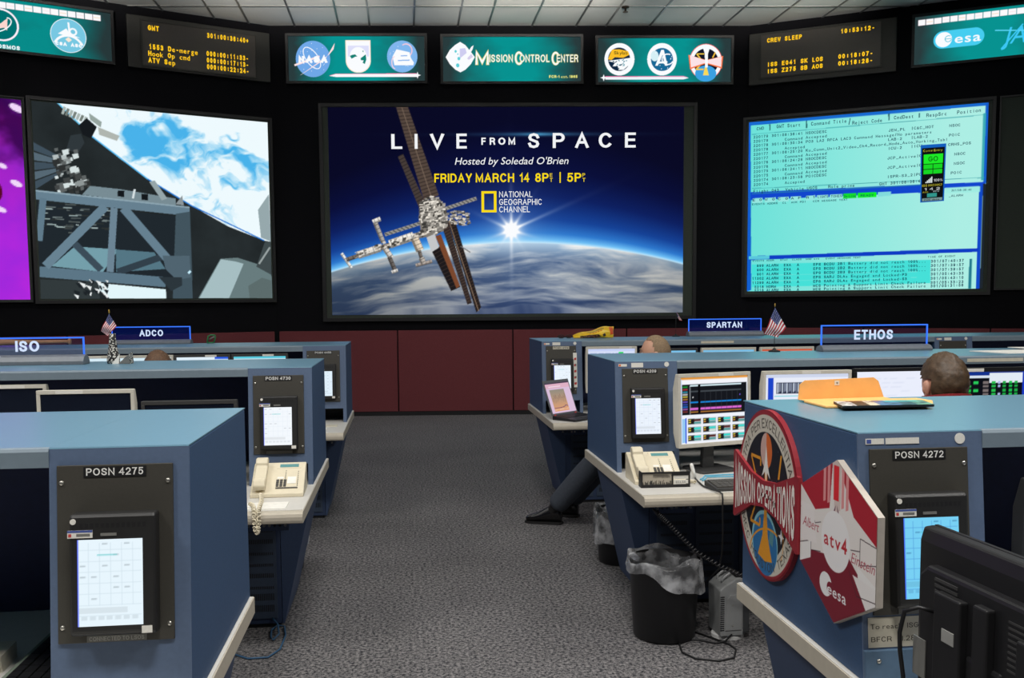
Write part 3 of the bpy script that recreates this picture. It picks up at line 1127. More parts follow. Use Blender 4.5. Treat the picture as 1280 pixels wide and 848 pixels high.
BL = (20, 92, 200)
rp([(105, 128), (980, 60), (980, 72), (105, 141)], (24, 106, 206))
rp([(966, 60), (980, 60), (975, 350), (962, 350)], BL)
rp([(108, 380), (240, 374), (730, 354), (970, 346), (970, 360), (830, 366), (735, 384), (120, 408), (108, 408)], (18, 70, 205))
rp([(100, 128), (118, 128), (118, 736), (100, 742)], (18, 96, 208))
rp([(948, 360), (962, 360), (956, 740), (944, 740)], (16, 74, 200))
rp([(110, 612), (952, 586), (952, 600), (110, 626)], (14, 60, 196))
rp([(110, 612), (185, 610), (185, 622), (110, 624)], (90, 200, 220))
rp([(828, 366), (952, 362), (952, 382), (828, 386)], (160, 236, 226))
for a, b_ in ((124, 160), (168, 208), (216, 256), (262, 300), (318, 352), (358, 400), (406, 450)):
    rp([(a, 402 - (a - 124) * .045), (b_, 400 - (a - 124) * .045), (b_, 417 - (a - 124) * .045), (a, 419 - (a - 124) * .045)], (150, 230, 224))
rp([(454, 386), (502, 384), (502, 402), (454, 404)], (20, 222, 40))
rp([(506, 384), (575, 381), (575, 399), (506, 402)], (20, 240, 30))
rp([(580, 381), (628, 379), (628, 394), (580, 397)], (130, 220, 220))
for y in (642, 662, 684, 706):
    rp([(120, y), (776, y - 14), (776, y + 8), (120, y + 20)], (70, 224, 216))
rl((122, 172), (968, 105), 2, (50, 150, 160))
rl((122, 366), (968, 330), 2, (50, 150, 160))
rl((122, 385), (735, 356), 2, (50, 150, 160))
rp([(958, 100), (968, 99), (964, 340), (955, 340)], (60, 170, 180))
rp([(918, 625), (928, 625), (926, 735), (916, 735)], (30, 120, 140))
for xx, ya, yb in ((187, 136, 158), (320, 124, 150), (617, 100, 124), (727, 98, 114)):
    rl((xx, ya), (xx, yb), 4, (20, 70, 80))
rp([(963, 352), (982, 352), (976, 745), (957, 745)], (30, 38, 46))
t = thing('wall_display', 'right wall screen with rows of text on pale teal', 'screen', WR, AR, 'projection screens on the front wall')
RX0, RX1, RZ0, RZ1 = .008, 3.022, 1.742, 4.12
MB().box(-.03, 3.07, -.03, 0, 1.70, 4.15).build('screen_border', m_scr, t)
frame(-.03, 3.07, 1.70, 4.15, .04, .05, t, m_frame)
cv.mesh('screen_image', RX1 - RX0, RZ1 - RZ0, m_pic, t, loc=(RX0, -.034, RZ0))
hr = hom(QR, [(RX0, RZ1), (RX1, RZ1), (RX1, RZ0), (RX0, RZ0)])


def rtext(mb, s, p, q, h, fixed=True, bold=0.012, y=-.038, m=0):
    """line from zoom pixel p to q (both on the baseline)"""
    L = math.hypot(q[0] - p[0], q[1] - p[1])
    ex, ey = (q[0] - p[0]) / L, (q[1] - p[1]) / L

    def fn(x, z):
        a = hr(p[0] + ex * x, p[1] + ey * x - z)
        return (a[0], y, a[1])
    text_on(mb, s, 0, 0, h, width=L, fixed=fixed, bold=bold, fn=fn, m=m)


mb = MB()
rtext(mb, 'CMD', (138, 157), (166, 154), 11)
rtext(mb, 'GMT Start', (210, 150), (298, 143), 13)
rtext(mb, 'Command Title', (335, 141), (465, 130), 13)
rtext(mb, '/', (468, 138), (482, 137), 22)
rtext(mb, 'Reject Code', (484, 138), (594, 128), 13)
rtext(mb, 'CmdDest', (635, 120), (708, 114), 13)
rtext(mb, 'RespSrc', (752, 112), (828, 105), 13)
rtext(mb, 'Position', (863, 102), (952, 93), 13)
rows = [('220179', '301:08:36:41', 'NSOCDESC', 0), ('220179', '', 'Command Accepted', 1), ('220178', '301:08:30:34', 'PO3 LA2 RFCA LAC3 Command Message/No parameters', 0), ('220178', '', 'Accepted', 2),
        ('220177', '301:08:25:20', 'Ku_Comm_Unit2_Video_Ch4_Record_Mode_Auto_Working_Tabl', 0), ('220177', '', 'Command Accepted', 1), ('220176', '301:08:24:28', 'NSOCDESC', 0), ('220176', '', 'Command Accepted', 1),
        ('220175', '301:08:24:11', 'NSOCDESC', 0), ('220175', '', 'Command Accepted', 1), ('220174', '301:08:23:58', 'POICDESC', 0), ('220174', '', 'Accepted', 2)]
for i, (a, b, c, k) in enumerate(rows):
    y = 186 + i * 15.6
    rtext(mb, a, (126, y), (181, y - 4), 10)
    if b:
        rtext(mb, b, (192, y - 5), (306, y - 13), 10)
    y2 = y - 14
    if k == 0:
        rtext(mb, c, (316, y2), (316 + 9.75 * len(c), y2 - len(c) * .72), 10)
    elif k == 1:
        rtext(mb, 'Command', (240, y - 7), (306, y - 12), 10)
        rtext(mb, 'Accepted', (316, y2), (394, y2 - 5.5), 10)
    else:
        rtext(mb, 'Accepted', (240, y - 7), (314, y - 12), 10)
for (s, x0, y0, n_) in (('JEM_PL', 615, 164, 6), ('|C&C_HOT', 697, 157, 8), ('NSOC', 836, 148, 4), ('LAB-2', 614, 197, 5), ('|LAB-2', 697, 190, 6), ('POIC', 835, 182, 4), ('ICU-2', 614, 229, 5), ('|ICU', 697, 222, 4),
                        ('CRHS_POS', 833, 216, 8), ('JCP_Active|C', 612, 264, 12), ('NSOC', 856, 250, 4), ('JCP_Active|C', 612, 298, 12), ('NSOC', 855, 284, 4), ('ISPR-S3_2|PO', 612, 331, 12), ('POIC', 844, 318, 4)):
    rtext(mb, s, (x0, y0), (x0 + n_ * 10.6, y0 - n_ * .8), 10)
rtext(mb, 'Flight 043', (125, 382), (220, 377), 11)
rtext(mb, 'Vehicle USOS', (242, 376), (360, 369), 11)
rtext(mb, 'Role prime', (398, 366), (496, 361), 11)
rtext(mb, 'GMT 301:08:36:40', (584, 357), (745, 346), 11)
for s, a, b_ in (('E 0', 122, 158), ('W 0', 166, 206), ('C 0', 214, 254), ('A F', 262, 300), ('R 1', 318, 352), ('LIGHTS', 360, 400), ('TONES', 408, 450)):
    rtext(mb, s, (a, 413 - (a - 124) * .045), (b_, 411 - (a - 124) * .045), 9)
rtext(mb, 'On-Line', (456, 400), (500, 398), 9)
rtext(mb, 'READY', (516, 398), (566, 396), 9)
rtext(mb, 'EVENTS ADDRS  CL  ACK PDI   CCR MESSAGE TEXT', (120, 427), (470, 411), 7)
rtext(mb, '301/08:36:40', (848, 380), (922, 377), 8)
rtext(mb, '_ALARM', (838, 400), (892, 397), 8)
rtext(mb, 'EVENTS ADDR   STAT  CLASS  MOD SYS   EVENT MESSAGE TEXT', (122, 633), (520, 622), 6)
rtext(mb, 'TIME OF EVENT', (765, 622), (868, 619), 7)
al = [('899', 'ALARM', 'EPS BCDU 2B1 Battery did not reach 100%...', '301/07:40:37'), ('900', 'ALARM', 'EPS BCDU 2B2 Battery did not reach 100%...', '301/07:39:57'), ('901', 'ALARM', 'EPS BCDU 2B3 Battery did not reach 100%...', '301/07:39:57'),
      ('11302', 'ALARM', 'EPS SARJ DLAs Engaged and Locked-P3', '301/05:43:33'), ('11299', 'ALARM', 'EPS SARJ DLAs Engaged and Locked-S3', '301/05:43:10'), ('5218', 'NORM', 'MCS Pointing & Support Limit Check Failure', '301/05:33:23'), ('5216', 'ALARM', 'MCS Pointing & Support Limit Check Failure', '301/05:31:56')]
for i, (a, b, c, e) in enumerate(al):
    y = 653 + i * 15.7
    if i == 6:
        y -= 3
    rtext(mb, a, (164 - 9 * len(a), y), (164, y - 1), 10, bold=.02)
    rtext(mb, b, (172, y - 1), (172 + 9.2 * len(b), y - 2), 10, bold=.02)
    rtext(mb, 'EXA', (236, y - 2), (264, y - 2.5), 10, bold=.02)
    rtext(mb, 'A', (284, y - 3), (294, y - 3), 10, bold=.02)
    rtext(mb, c, (344, y - 4), (344 + 9.92 * len(c), y - 4 - len(c) * .24), 10, bold=.02)
    rtext(mb, e, (776, y - 13), (900, y - 16), 11, bold=.02)
lab(mb.build('table_lettering', m_ink_e, t), 'dark lines of telemetry text')
# the small status window on top of it
cv = Canvas(70, 160, (16, 18, 20))
cv.rect(0, 0, 70, 160, (20, 96, 190))
cv.rect(4, 9, 66, 157, (14, 16, 18))
cv.rect(9, 26, 62, 51, (30, 235, 40))
for (a, b) in ((9, 53), (36, 53), (9, 67), (36, 67)):
    cv.rect(a, b, a + 25, b + 12, (24, 215, 36))
for i in range(6):
    cv.rect(11 + i * 4, 104 - i * 3.4, 14 + i * 4, 104, (225, 235, 235))
cv.rect(20, 134, 48, 145, (50, 150, 140))
cv.rect(6, 148, 64, 156, (120, 150, 150))
for s, x, y, h, c, w in (('Comm Entry', 8, 19, 6, (230, 220, 60), 52), ('GO', 22, 45, 13, (10, 40, 10), 26), ('100%', 38, 101, 7, (235, 240, 240), 25), ('ISS HK1 HK2', 6, 114, 6, (220, 210, 50), 56), ('1 4 2', 12, 125, 7, (235, 240, 240), 44), ('AOS', 7, 132, 4, (220, 210, 50), 16), ('REQ', 38, 131, 4, (200, 220, 220), 16), ('ZOE data', 10, 155, 5, (10, 10, 10), 46)):
    cv.text(s, x, y, h, c, width=w)
q = [hr(734, 212), hr(827, 206), hr(822, 414), hr(735, 420)]
hz = hom([(0, 1), (1, 1), (1, 0), (0, 0)], q)
lab(cv.mesh('status_window', 1, 1, m_pic, t, fn=lambda x, z: (hz(x, z)[0], -.040, hz(x, z)[1])), 'small black and green status window reading GO')

t = thing('wall_display', 'unlit grey wall screen at the far right edge', 'screen', WR, AR, 'projection screens on the front wall')
MB().box(3.17, 5.95, -.03, 0, 1.74, 4.165).build('screen_border', m_scr, t)
frame(3.17, 5.95, 1.74, 4.165, .02, .05, t, m_frame)

# ---------------------------------------------------------------- lit signs above the screens
m_sign = pmat('lit_sign_face', True, 1.0)
TEAL = (0, 124, 116)


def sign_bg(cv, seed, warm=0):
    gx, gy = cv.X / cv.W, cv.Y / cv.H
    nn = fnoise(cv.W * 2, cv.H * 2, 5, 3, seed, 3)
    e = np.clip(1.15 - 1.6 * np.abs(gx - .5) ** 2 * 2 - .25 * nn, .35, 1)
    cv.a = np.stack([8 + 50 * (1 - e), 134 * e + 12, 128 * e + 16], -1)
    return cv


def lit_sign(label, org, an, s0, s1, z0, z1, cv, case=.10):
    t = thing('lit_sign', label, 'sign', org, an, 'lit signs above the wall screens')
    MB().box(s0 - .03, s1 + .03, -.04, 0, z0 - .03, z1 + .03).build('housing', m_frame, t)
    frame(s0, s1, z0, z1, .035, .07, t, m_frame)
    cv.mesh('face', s1 - s0, z1 - z0, m_sign, t, loc=(s0, -.044, z0))
    return t


def star(cv, x, y, r, c):
    P = []
    for i in range(8):
        a = PI / 4 * i
        q = r if i % 2 == 0 else r * .35
        P.append((x + q * math.cos(a), y + q * math.sin(a)))
    cv.poly(P, c)


WHT = (250, 252, 255)
# sign with the round blue agency badge, a shield and a round patch
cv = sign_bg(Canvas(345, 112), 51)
T = lambda x, y: ((x - 38) * .3, (y - 82) * .3)
cv.ell(*T(245, 270), 43.5, 45, (112, 168, 232))
cv.arc(*T(236, 262), 31, 15, 2.2, WHT, 0, 2 * PI, .95)
cv.poly([T(128, 408), T(140, 402), T(350, 270), T(432, 136), T(420, 190), T(384, 232), T(300, 290)], (252, 226, 226))
cv.line(T(88, 322), T(300, 248), 5, (252, 226, 226))
cv.text('NASA', *T(122, 302), 17, WHT, width=74, bold=.06)
for i in range(26):
    a, q = RNG.uniform(0, 6.28), 40 * RNG.random() ** .5
    cv.ell(T(245, 270)[0] + q * math.cos(a), T(245, 270)[1] + q * math.sin(a), .9, .9, WHT, n=8)
P = [T(520, 116), T(732, 116), T(732, 285)] + [T(626 + 106 * math.cos(a), 285 + 100 * math.sin(a)) for a in np.linspace(.1, PI - .1, 14)] + [T(520, 285)]
cv.poly(P, (252, 236, 214))
cx, cy = T(626, 240)
P2 = [(cx + (p[0] - cx) * .93, cy + (p[1] - cy) * .95) for p in P]
cv.poly(P2, WHT)
cv.rect(*T(540, 160), *T(716, 250), (222, 224, 250))
cv.ell(*T(626, 258), 22, 26, WHT)
for pts in ([(555, 245), (575, 236), (600, 232), (618, 250), (600, 252), (570, 268)], [(645, 265), (690, 232), (694, 275), (680, 312), (662, 300), (672, 282), (648, 280)], [(660, 205), (672, 200), (672, 216)]):
    cv.poly([T(*p) for p in pts], (16, 128, 116))
cv.ell(*T(997, 250), 38.5, 39.5, (128, 182, 238))
cv.arc(*T(1030, 200), 15, 16, 3, (246, 200, 215), -2.2, 1.2)
cv.poly([T(915, 250), T(950, 190), T(1060, 215), T(1070, 262), T(1095, 300), T(1090, 322), T(930, 322)], WHT)
cv.line(T(985, 245), T(1040, 242), 2.5, (130, 175, 235))
cv.line(T(960, 283), T(1060, 280), 2.5, (130, 175, 235))
cv.arc(*T(935, 300), 8, 15, 2.5, (248, 214, 222), 1.5, 4.6)
for i in range(18):
    a, q = RNG.uniform(0, 6.28), 36 * RNG.random() ** .5
    cv.ell(T(997, 250)[0] + q * math.cos(a), T(997, 250)[1] + q * math.sin(a), .9, .9, WHT, n=8)
cv.poly([T(375, 408), T(430, 392), T(1115, 388), T(1115, 398)], (240, 130, 170))
cv.poly([T(380, 410), T(430, 396), T(1120, 394), T(1120, 418), T(430, 418)], WHT)
star(cv, *T(1124, 405), 9, WHT)
lit_sign('teal lit sign with round blue badge, white shield and a streak below', WC, ANG, -2.075, -.193, 4.694, 5.303, cv)
# centre sign
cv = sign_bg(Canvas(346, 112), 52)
T = lambda x, y: ((x - 63) * .3, (y - 82) * .3)
cx, cy = T(208, 250)
dm = [(0, -38), (13, -30), (26, -14), (36.5, 0), (26, 18), (13, 31), (0, 38), (-13, 31), (-26, 18), (-36.5, 0), (-26, -18), (-13, -30)]
cv.poly([(cx + a, cy + b) for a, b in dm], WHT)
cv.poly([T(205, 180), T(250, 175), T(262, 215), T(205, 260)], (206, 204, 240))
cv.poly([T(262, 262), T(300, 225), T(314, 248), T(280, 272)], (214, 206, 236))
cv.poly([T(225, 340), T(205, 320), T(300, 165), T(320, 152), T(312, 185), T(250, 290)], WHT)
for a, b, r in ((196, 262, 3.6), (186, 318, 4.2), (170, 202, 2.8), (188, 225, 1.4)):
    cv.ell(*T(a, b), r, r * 1.2, (90, 205, 215))
for s, x0, x1, yb, h in (('M', 335, 446, 312, 33), ('ISSION', 452, 645, 290, 18), ('C', 664, 728, 314, 33), ('ONTROL', 706, 952, 290, 18), ('C', 972, 1034, 316, 33), ('ENTER', 1016, 1192, 290, 18)):
    cv.text(s, *T(x0 - 3, yb + 3), h + 1.6, (240, 224, 120), width=(x1 - x0 + 6) * .3, bold=.02)
    cv.text(s, *T(x0, yb), h, WHT, width=(x1 - x0) * .3, bold=.0)
cv.text('FCR-1 est. 1965', *T(950, 424), 7, (246, 240, 130), width=71, bold=.03)
lit_sign('teal lit sign reading MISSION CONTROL CENTER with a white diamond', WC, ANG, .063, 1.983, 4.686, 5.293, cv)
# three round patches
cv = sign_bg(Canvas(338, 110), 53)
T = lambda x, y: ((x - 55) * .3, (y - 88) * .3)
cv.ell(*T(238, 262), 38, 40, WHT)
cv.ell(*T(235, 262), 28, 29, (16, 40, 66))
cv.poly([T(140, 262), T(175, 182), T(235, 180), T(310, 195), T(322, 225), T(270, 250), T(200, 245), T(170, 268)], (250, 190, 40))
cv.text('Skylab', *T(192, 222), 8, (30, 40, 20), width=34)
cv.poly([T(140, 275), T(240, 262), T(330, 250), T(330, 300), T(270, 350), T(230, 350), T(225, 320), T(180, 320), T(200, 290)], WHT)
for i in range(16):
    a, b = RNG.uniform(190, 290), RNG.uniform(262, 345)
    cv.line(T(a, b), T(a + RNG.uniform(-20, 20), b + RNG.uniform(-12, 12)), 2, (60, 140, 160) if i % 2 else (20, 60, 80))
cv.ell(*T(597, 262), 37.5, 40, WHT)
cv.ell(*T(597, 264), 28, 28.5, (24, 104, 150))
cv.ell(*T(535, 235), 10, 13, (214, 240, 246))
cv.arc(*T(645, 262), 14, 13, 3, WHT, .4, 5.2)
cv.poly([T(540, 315), T(590, 185), T(612, 185), T(645, 315), T(622, 315), T(602, 225), T(562, 315)], WHT)
cv.line(T(560, 290), T(640, 285), 5, WHT)
for i in range(10):
    cv.ell(*T(RNG.uniform(520, 680), RNG.uniform(200, 350)), 1.2, 1.2, WHT, n=8)
cv.ell(*T(968, 283), 42, 44.5, (250, 110, 110))
cv.ell(*T(968, 283), 40.5, 43, WHT)
cv.ell(*T(968, 283), 32, 33, (18, 22, 40))
cv.ell(*T(968, 380), 27, 20, (60, 160, 225))
cv.path([T(955, 218), T(890, 218), T(945, 285), T(885, 345), T(950, 345)], 3.4, (244, 200, 70))
cv.line(T(1025, 250), T(1048, 205), 3.4, (244, 190, 60))
cv.poly([T(945, 395), T(962, 320), T(975, 320), T(995, 395)], (246, 216, 90))
cv.poly([T(820, 225), T(835, 345), T(970, 298), T(1105, 340), T(1115, 235), T(970, 268)], (250, 120, 70))
cv.poly([T(832, 228), T(842, 330), T(970, 290), T(1098, 325), T(1102, 240), T(970, 272)], (252, 226, 230))
cv.poly([T(940, 160), T(1000, 170), T(985, 220), T(985, 330), T(962, 330), T(958, 215)], WHT)
cv.poly([T(118, 402), T(780, 400), T(820, 412), T(118, 412)], (236, 120, 170))
cv.poly([T(118, 408), T(780, 406), T(826, 416), T(780, 428), T(118, 430)], (238, 246, 250))
star(cv, *T(105, 414), 9, WHT)
lit_sign('teal lit sign with three round mission patches over a streak', WC, ANG, 2.225, 4.095, 4.672, 5.276, cv)


def flagrow(cv, x0, y0, slope, pitch, n, w, h):
    for i in range(n):
        x, y = x0 + i * pitch, y0 + slope * i
        cv.rect(x - .5, y - .5, x + w + .5, y + h + .5, (246, 214, 226))
        cv.rect(x, y, x + w, y + h, (250, 250, 252))
        c = [(246, 190, 190), (250, 210, 170), (220, 226, 250), (250, 222, 226)][i % 4]
        if i % 2:
            cv.rect(x + 1, y + h * .4, x + w - 1, y + h * .6, c, .5)


# left wing sign
cv = sign_bg(Canvas(346, 112), 54)
cv.a *= .95
T = lambda s, z: ((s + 3.9) * 186, (5.31 - z) * 186)
flagrow(cv, 6, 8, .0, 17.8, 18, 15.5, 12.5)
cv.ell(*T(-2.534, 4.968), 38, 38.5, (236, 248, 255))
cv.ell(*T(-2.534, 4.968), 36.5, 37, (120, 200, 226))
cx, cy = T(-2.534, 4.968)
cv.line((cx + 1, cy - 30), (cx + 3, cy + 2), 4, WHT)
cv.arc(cx + 10, cy - 10, 7, 7, 4, WHT, 0, 6.3)
cv.poly([(cx - 22, cy - 2), (cx - 4, cy - 16), (cx + 4, cy - 4), (cx + 26, cy + 2), (cx + 2, cy + 2)], WHT)
cv.arc(cx, cy + 36, 33, 36, 5, WHT, PI + .5, 2 * PI - .5)
cv.poly([(cx, cy + 3), (cx + 7, cy + 9), (cx, cy + 15), (cx - 7, cy + 9)], (250, 232, 214))
cv.text('CSA  ASC', cx - 28, cy + 24, 8, WHT, width=56, bold=.05)
cx, cy = T(-3.27, 5.0)
cv.ell(cx, cy, 36, 36, (250, 240, 250))
cv.ell(cx, cy, 32, 32, (0, 112, 112))
cv.poly([(cx - 18, cy + 14), (cx + 14, cy - 16), (cx + 12, cy + 12), (cx + 6, cy + 6)], (252, 214, 206))
cv.arc(cx, cy, 24, 12, 2.5, WHT, -.6, 3.4, -.6)
cv.text('ROSCOSMOS', cx - 44, cy + 52, 9, WHT, width=80, bold=.03)
lit_sign('teal lit sign with small flags and a pale blue round badge at left', WL, AL, -3.9, -2.04, 4.712, 5.312, cv)
# right wing sign
cv = sign_bg(Canvas(346, 114), 55)
T = lambda s, z: ((s - 2.13) * 186, (5.287 - z) * 186)
flagrow(cv, 8, 8, -.1, 17.6, 18, 15.2, 12.5)
x0, y0 = T(2.36, 5.075)
x1, y1 = T(2.945, 4.855)
cv.rect(x0 + 20, y0, x1 - 20, y1, (70, 205, 240))
cv.ell(x0 + 20, (y0 + y1) / 2, 20.5, 20.5, (70, 205, 240))
cv.ell(x1 - 20, (y0 + y1) / 2, 20.5, 20.5, (70, 205, 240))
ym = (y0 + y1) / 2
cv.ell(x0 + 22, ym, 18, 17.5, WHT)
cv.arc(x0 + 32, ym - 1, 7, 7, 1.6, (70, 190, 215), .3, 5.4)
cv.line((x0 + 25, ym - 1), (x0 + 39, ym - 1), 1.4, (70, 190, 215))
cv.text('esa', x0 + 46, ym + 11, 22, WHT, width=56, bold=.07)
x0, y0 = T(3.11, 4.86)
cv.text('JAXA', x0 + 6, y0 + 6, 40, (60, 200, 245), width=118, shear=.25)
cv.line((x0 - 8, y0 - 28), (x0 + 60, y0 - 20), 2.5, (90, 215, 250))
cv.line((x0 + 6, y0 + 16), (x0 + 50, y0 - 36), 3, (60, 200, 245))
lit_sign('teal lit sign with small flags and a cyan pill badge at right', WR, AR, 2.13, 3.99, 4.675, 5.29, cv)

# ---------------------------------------------------------------- amber clocks
m_amb = emat('amber_dots', (255, 205, 30), 1.0)
m_led = mat('clock_glass_dark', (66, 62, 58), .4, noise=.05)
m_led2 = mat('clock_case_dark', (44, 44, 40), .55, noise=.05)


def clock(label, org, an, box, scr, lines):
    t = thing('countdown_clock', label, 'clock', org, an, 'amber countdown clocks')
    MB().box(box[0], box[1], -.06, 0, box[2], box[3]).build('housing', m_led2, t, bevel=.008)
    s0, s1, z0, z1 = scr
    frame(s0, s1, z0, z1, .02, .075, t, m_led2, 'bezel')
    MB().box(s0, s1, -.064, -.058, z0, z1).build('display', m_led, t)
    w, h = s1 - s0, z1 - z0
    for s, fx0, fx1, fy in lines:
        mb = MB()
        text_on(mb, s, s0 + fx0 * w, z1 - fy * h, (.066 if 'GMT' in label else .060), -.068, width=(fx1 - fx0) * w, fixed=True, bold=.026)
        mb.build('readout_line', m_amb, t)
    return t


clock('amber countdown clock headed GMT at the upper left', WL, AL, (-1.85, -.01, 4.673, 5.338), (-1.665, -.21, 4.722, 5.276),
      [('GMT', .045, .145, .205), ('301:00:36:40+', .555, .94, .20), ('1553 De-merge', .045, .475, .635), ('Hook Op cmd', .04, .405, .79), ('ATV Sep', .04, .275, .945), ('000:00:11:33-', .545, .935, .63), ('000:00:17:13-', .545, .935, .785), ('000:00:22:24-', .545, .935, .94)])
clock('amber countdown clock headed CREW SLEEP at the upper right', WR, AR, (.0, 1.915, 4.62, 5.325), (.165, 1.715, 4.715, 5.29),
      [('CREW SLEEP', .05, .355, .19), ('10:53:12-', .67, .955, .175), ('ISS E041 SK LOS', .05, .535, .76), ('ISS Z275 SB AOS', .05, .535, .92), ('00:18:07-', .655, .945, .75), ('00:18:28-', .655, .945, .91)])


# ---------------------------------------------------------------- consoles
m_cab = mat('console_blue_paint', (88, 106, 134), .5, noise=.05, scale=90, bump=.04)
m_side_p = mat('console_side_laminate', (52, 80, 116), .6, noise=.07, scale=140, bump=.05)
m_topp = mat('console_top_reflection_tint', (102, 142, 164), .32, noise=.03, scale=120)  # cabinet paint made paler and more cyan: reflected screen light put into the colour
m_fas = mat('console_fascia_grey', (118, 134, 146), .5, noise=.03)
m_navy = mat('console_recess_navy', (30, 38, 76), .7, noise=.08)
m_plate = mat('mounting_plate_olive_black', (62, 60, 54), .55, noise=.06, scale=160)
m_tblk = mat('touch_panel_black', (34, 34, 34), .45, noise=.06)
m_screw = mat('bright_screw', (190, 188, 180), .3, metal=.9)
m_desk = mat('desk_top_laminate', (206, 204, 198), .45, noise=.03)
m_edge = mat('desk_edge_beige', (188, 180, 164), .5, noise=.04)
m_ped = mat('pedestal_blue', (48, 64, 94), .6, noise=.06)
m_vent = mat('pedestal_vent_grey_blue', (58, 72, 92), .55, noise=.06)
m_dark = mat('black_plastic', (22, 22, 24), .5, noise=.08)
m_cap = mat('lettering_white_paint', (232, 232, 228), .6, noise=.02)
m_lblw = mat('label_white', (226, 224, 216), .6, noise=.04, scale=200)
m_lbly = mat('label_cream', (206, 200, 182), .6, noise=.05)
m_red = mat('label_red', (190, 60, 60), .6)
m_org = mat('label_orange', (232, 110, 50), .6)
m_lblb = mat('label_blue', (70, 90, 160), .6)
m_grey = mat('label_grey', (120, 120, 116), .5)
m_tch = pmat('touch_screen_picture', True, 1.0)
KS = .10                      # how far the cabinet fronts lean back per metre of height
TILT = -math.atan(KS)
ZD = .737                     # desk surface


def touch_canvas(base, line, seed, cells=(6, 8)):
    cv = Canvas(66, 92, base)
    r = np.random.default_rng(seed)
    for i in range(1, cells[0]):
        cv.rect(i * 66 / cells[0], 4, i * 66 / cells[0] + .6, 70, line)
    for j in range(1, cells[1]):
        cv.rect(2, j * 92 / cells[1], 64, j * 92 / cells[1] + .6, line)
    dk = tuple(c * .72 for c in line)
    for j in range(cells[1] - 2):
        for i in range(cells[0]):
            if r.random() < .4:
                x, y = i * 11 + 3, j * 11.5 + 4.6
                cv.rect(x, y, x + 5.5, y + 1.3, dk, .55)
    cv.rect(20, 16, 40, 17.6, (90, 200, 200), .6)
    cv.rect(2, 72, 50, 78, tuple(c * .93 for c in base))
    for i in range(7):
        cv.rect(4 + i * 8.4, 81, 10 + i * 8.4, 85, dk, .22)
    cv.rect(0, 0, 1.3, 92, (60, 80, 235))
    return cv


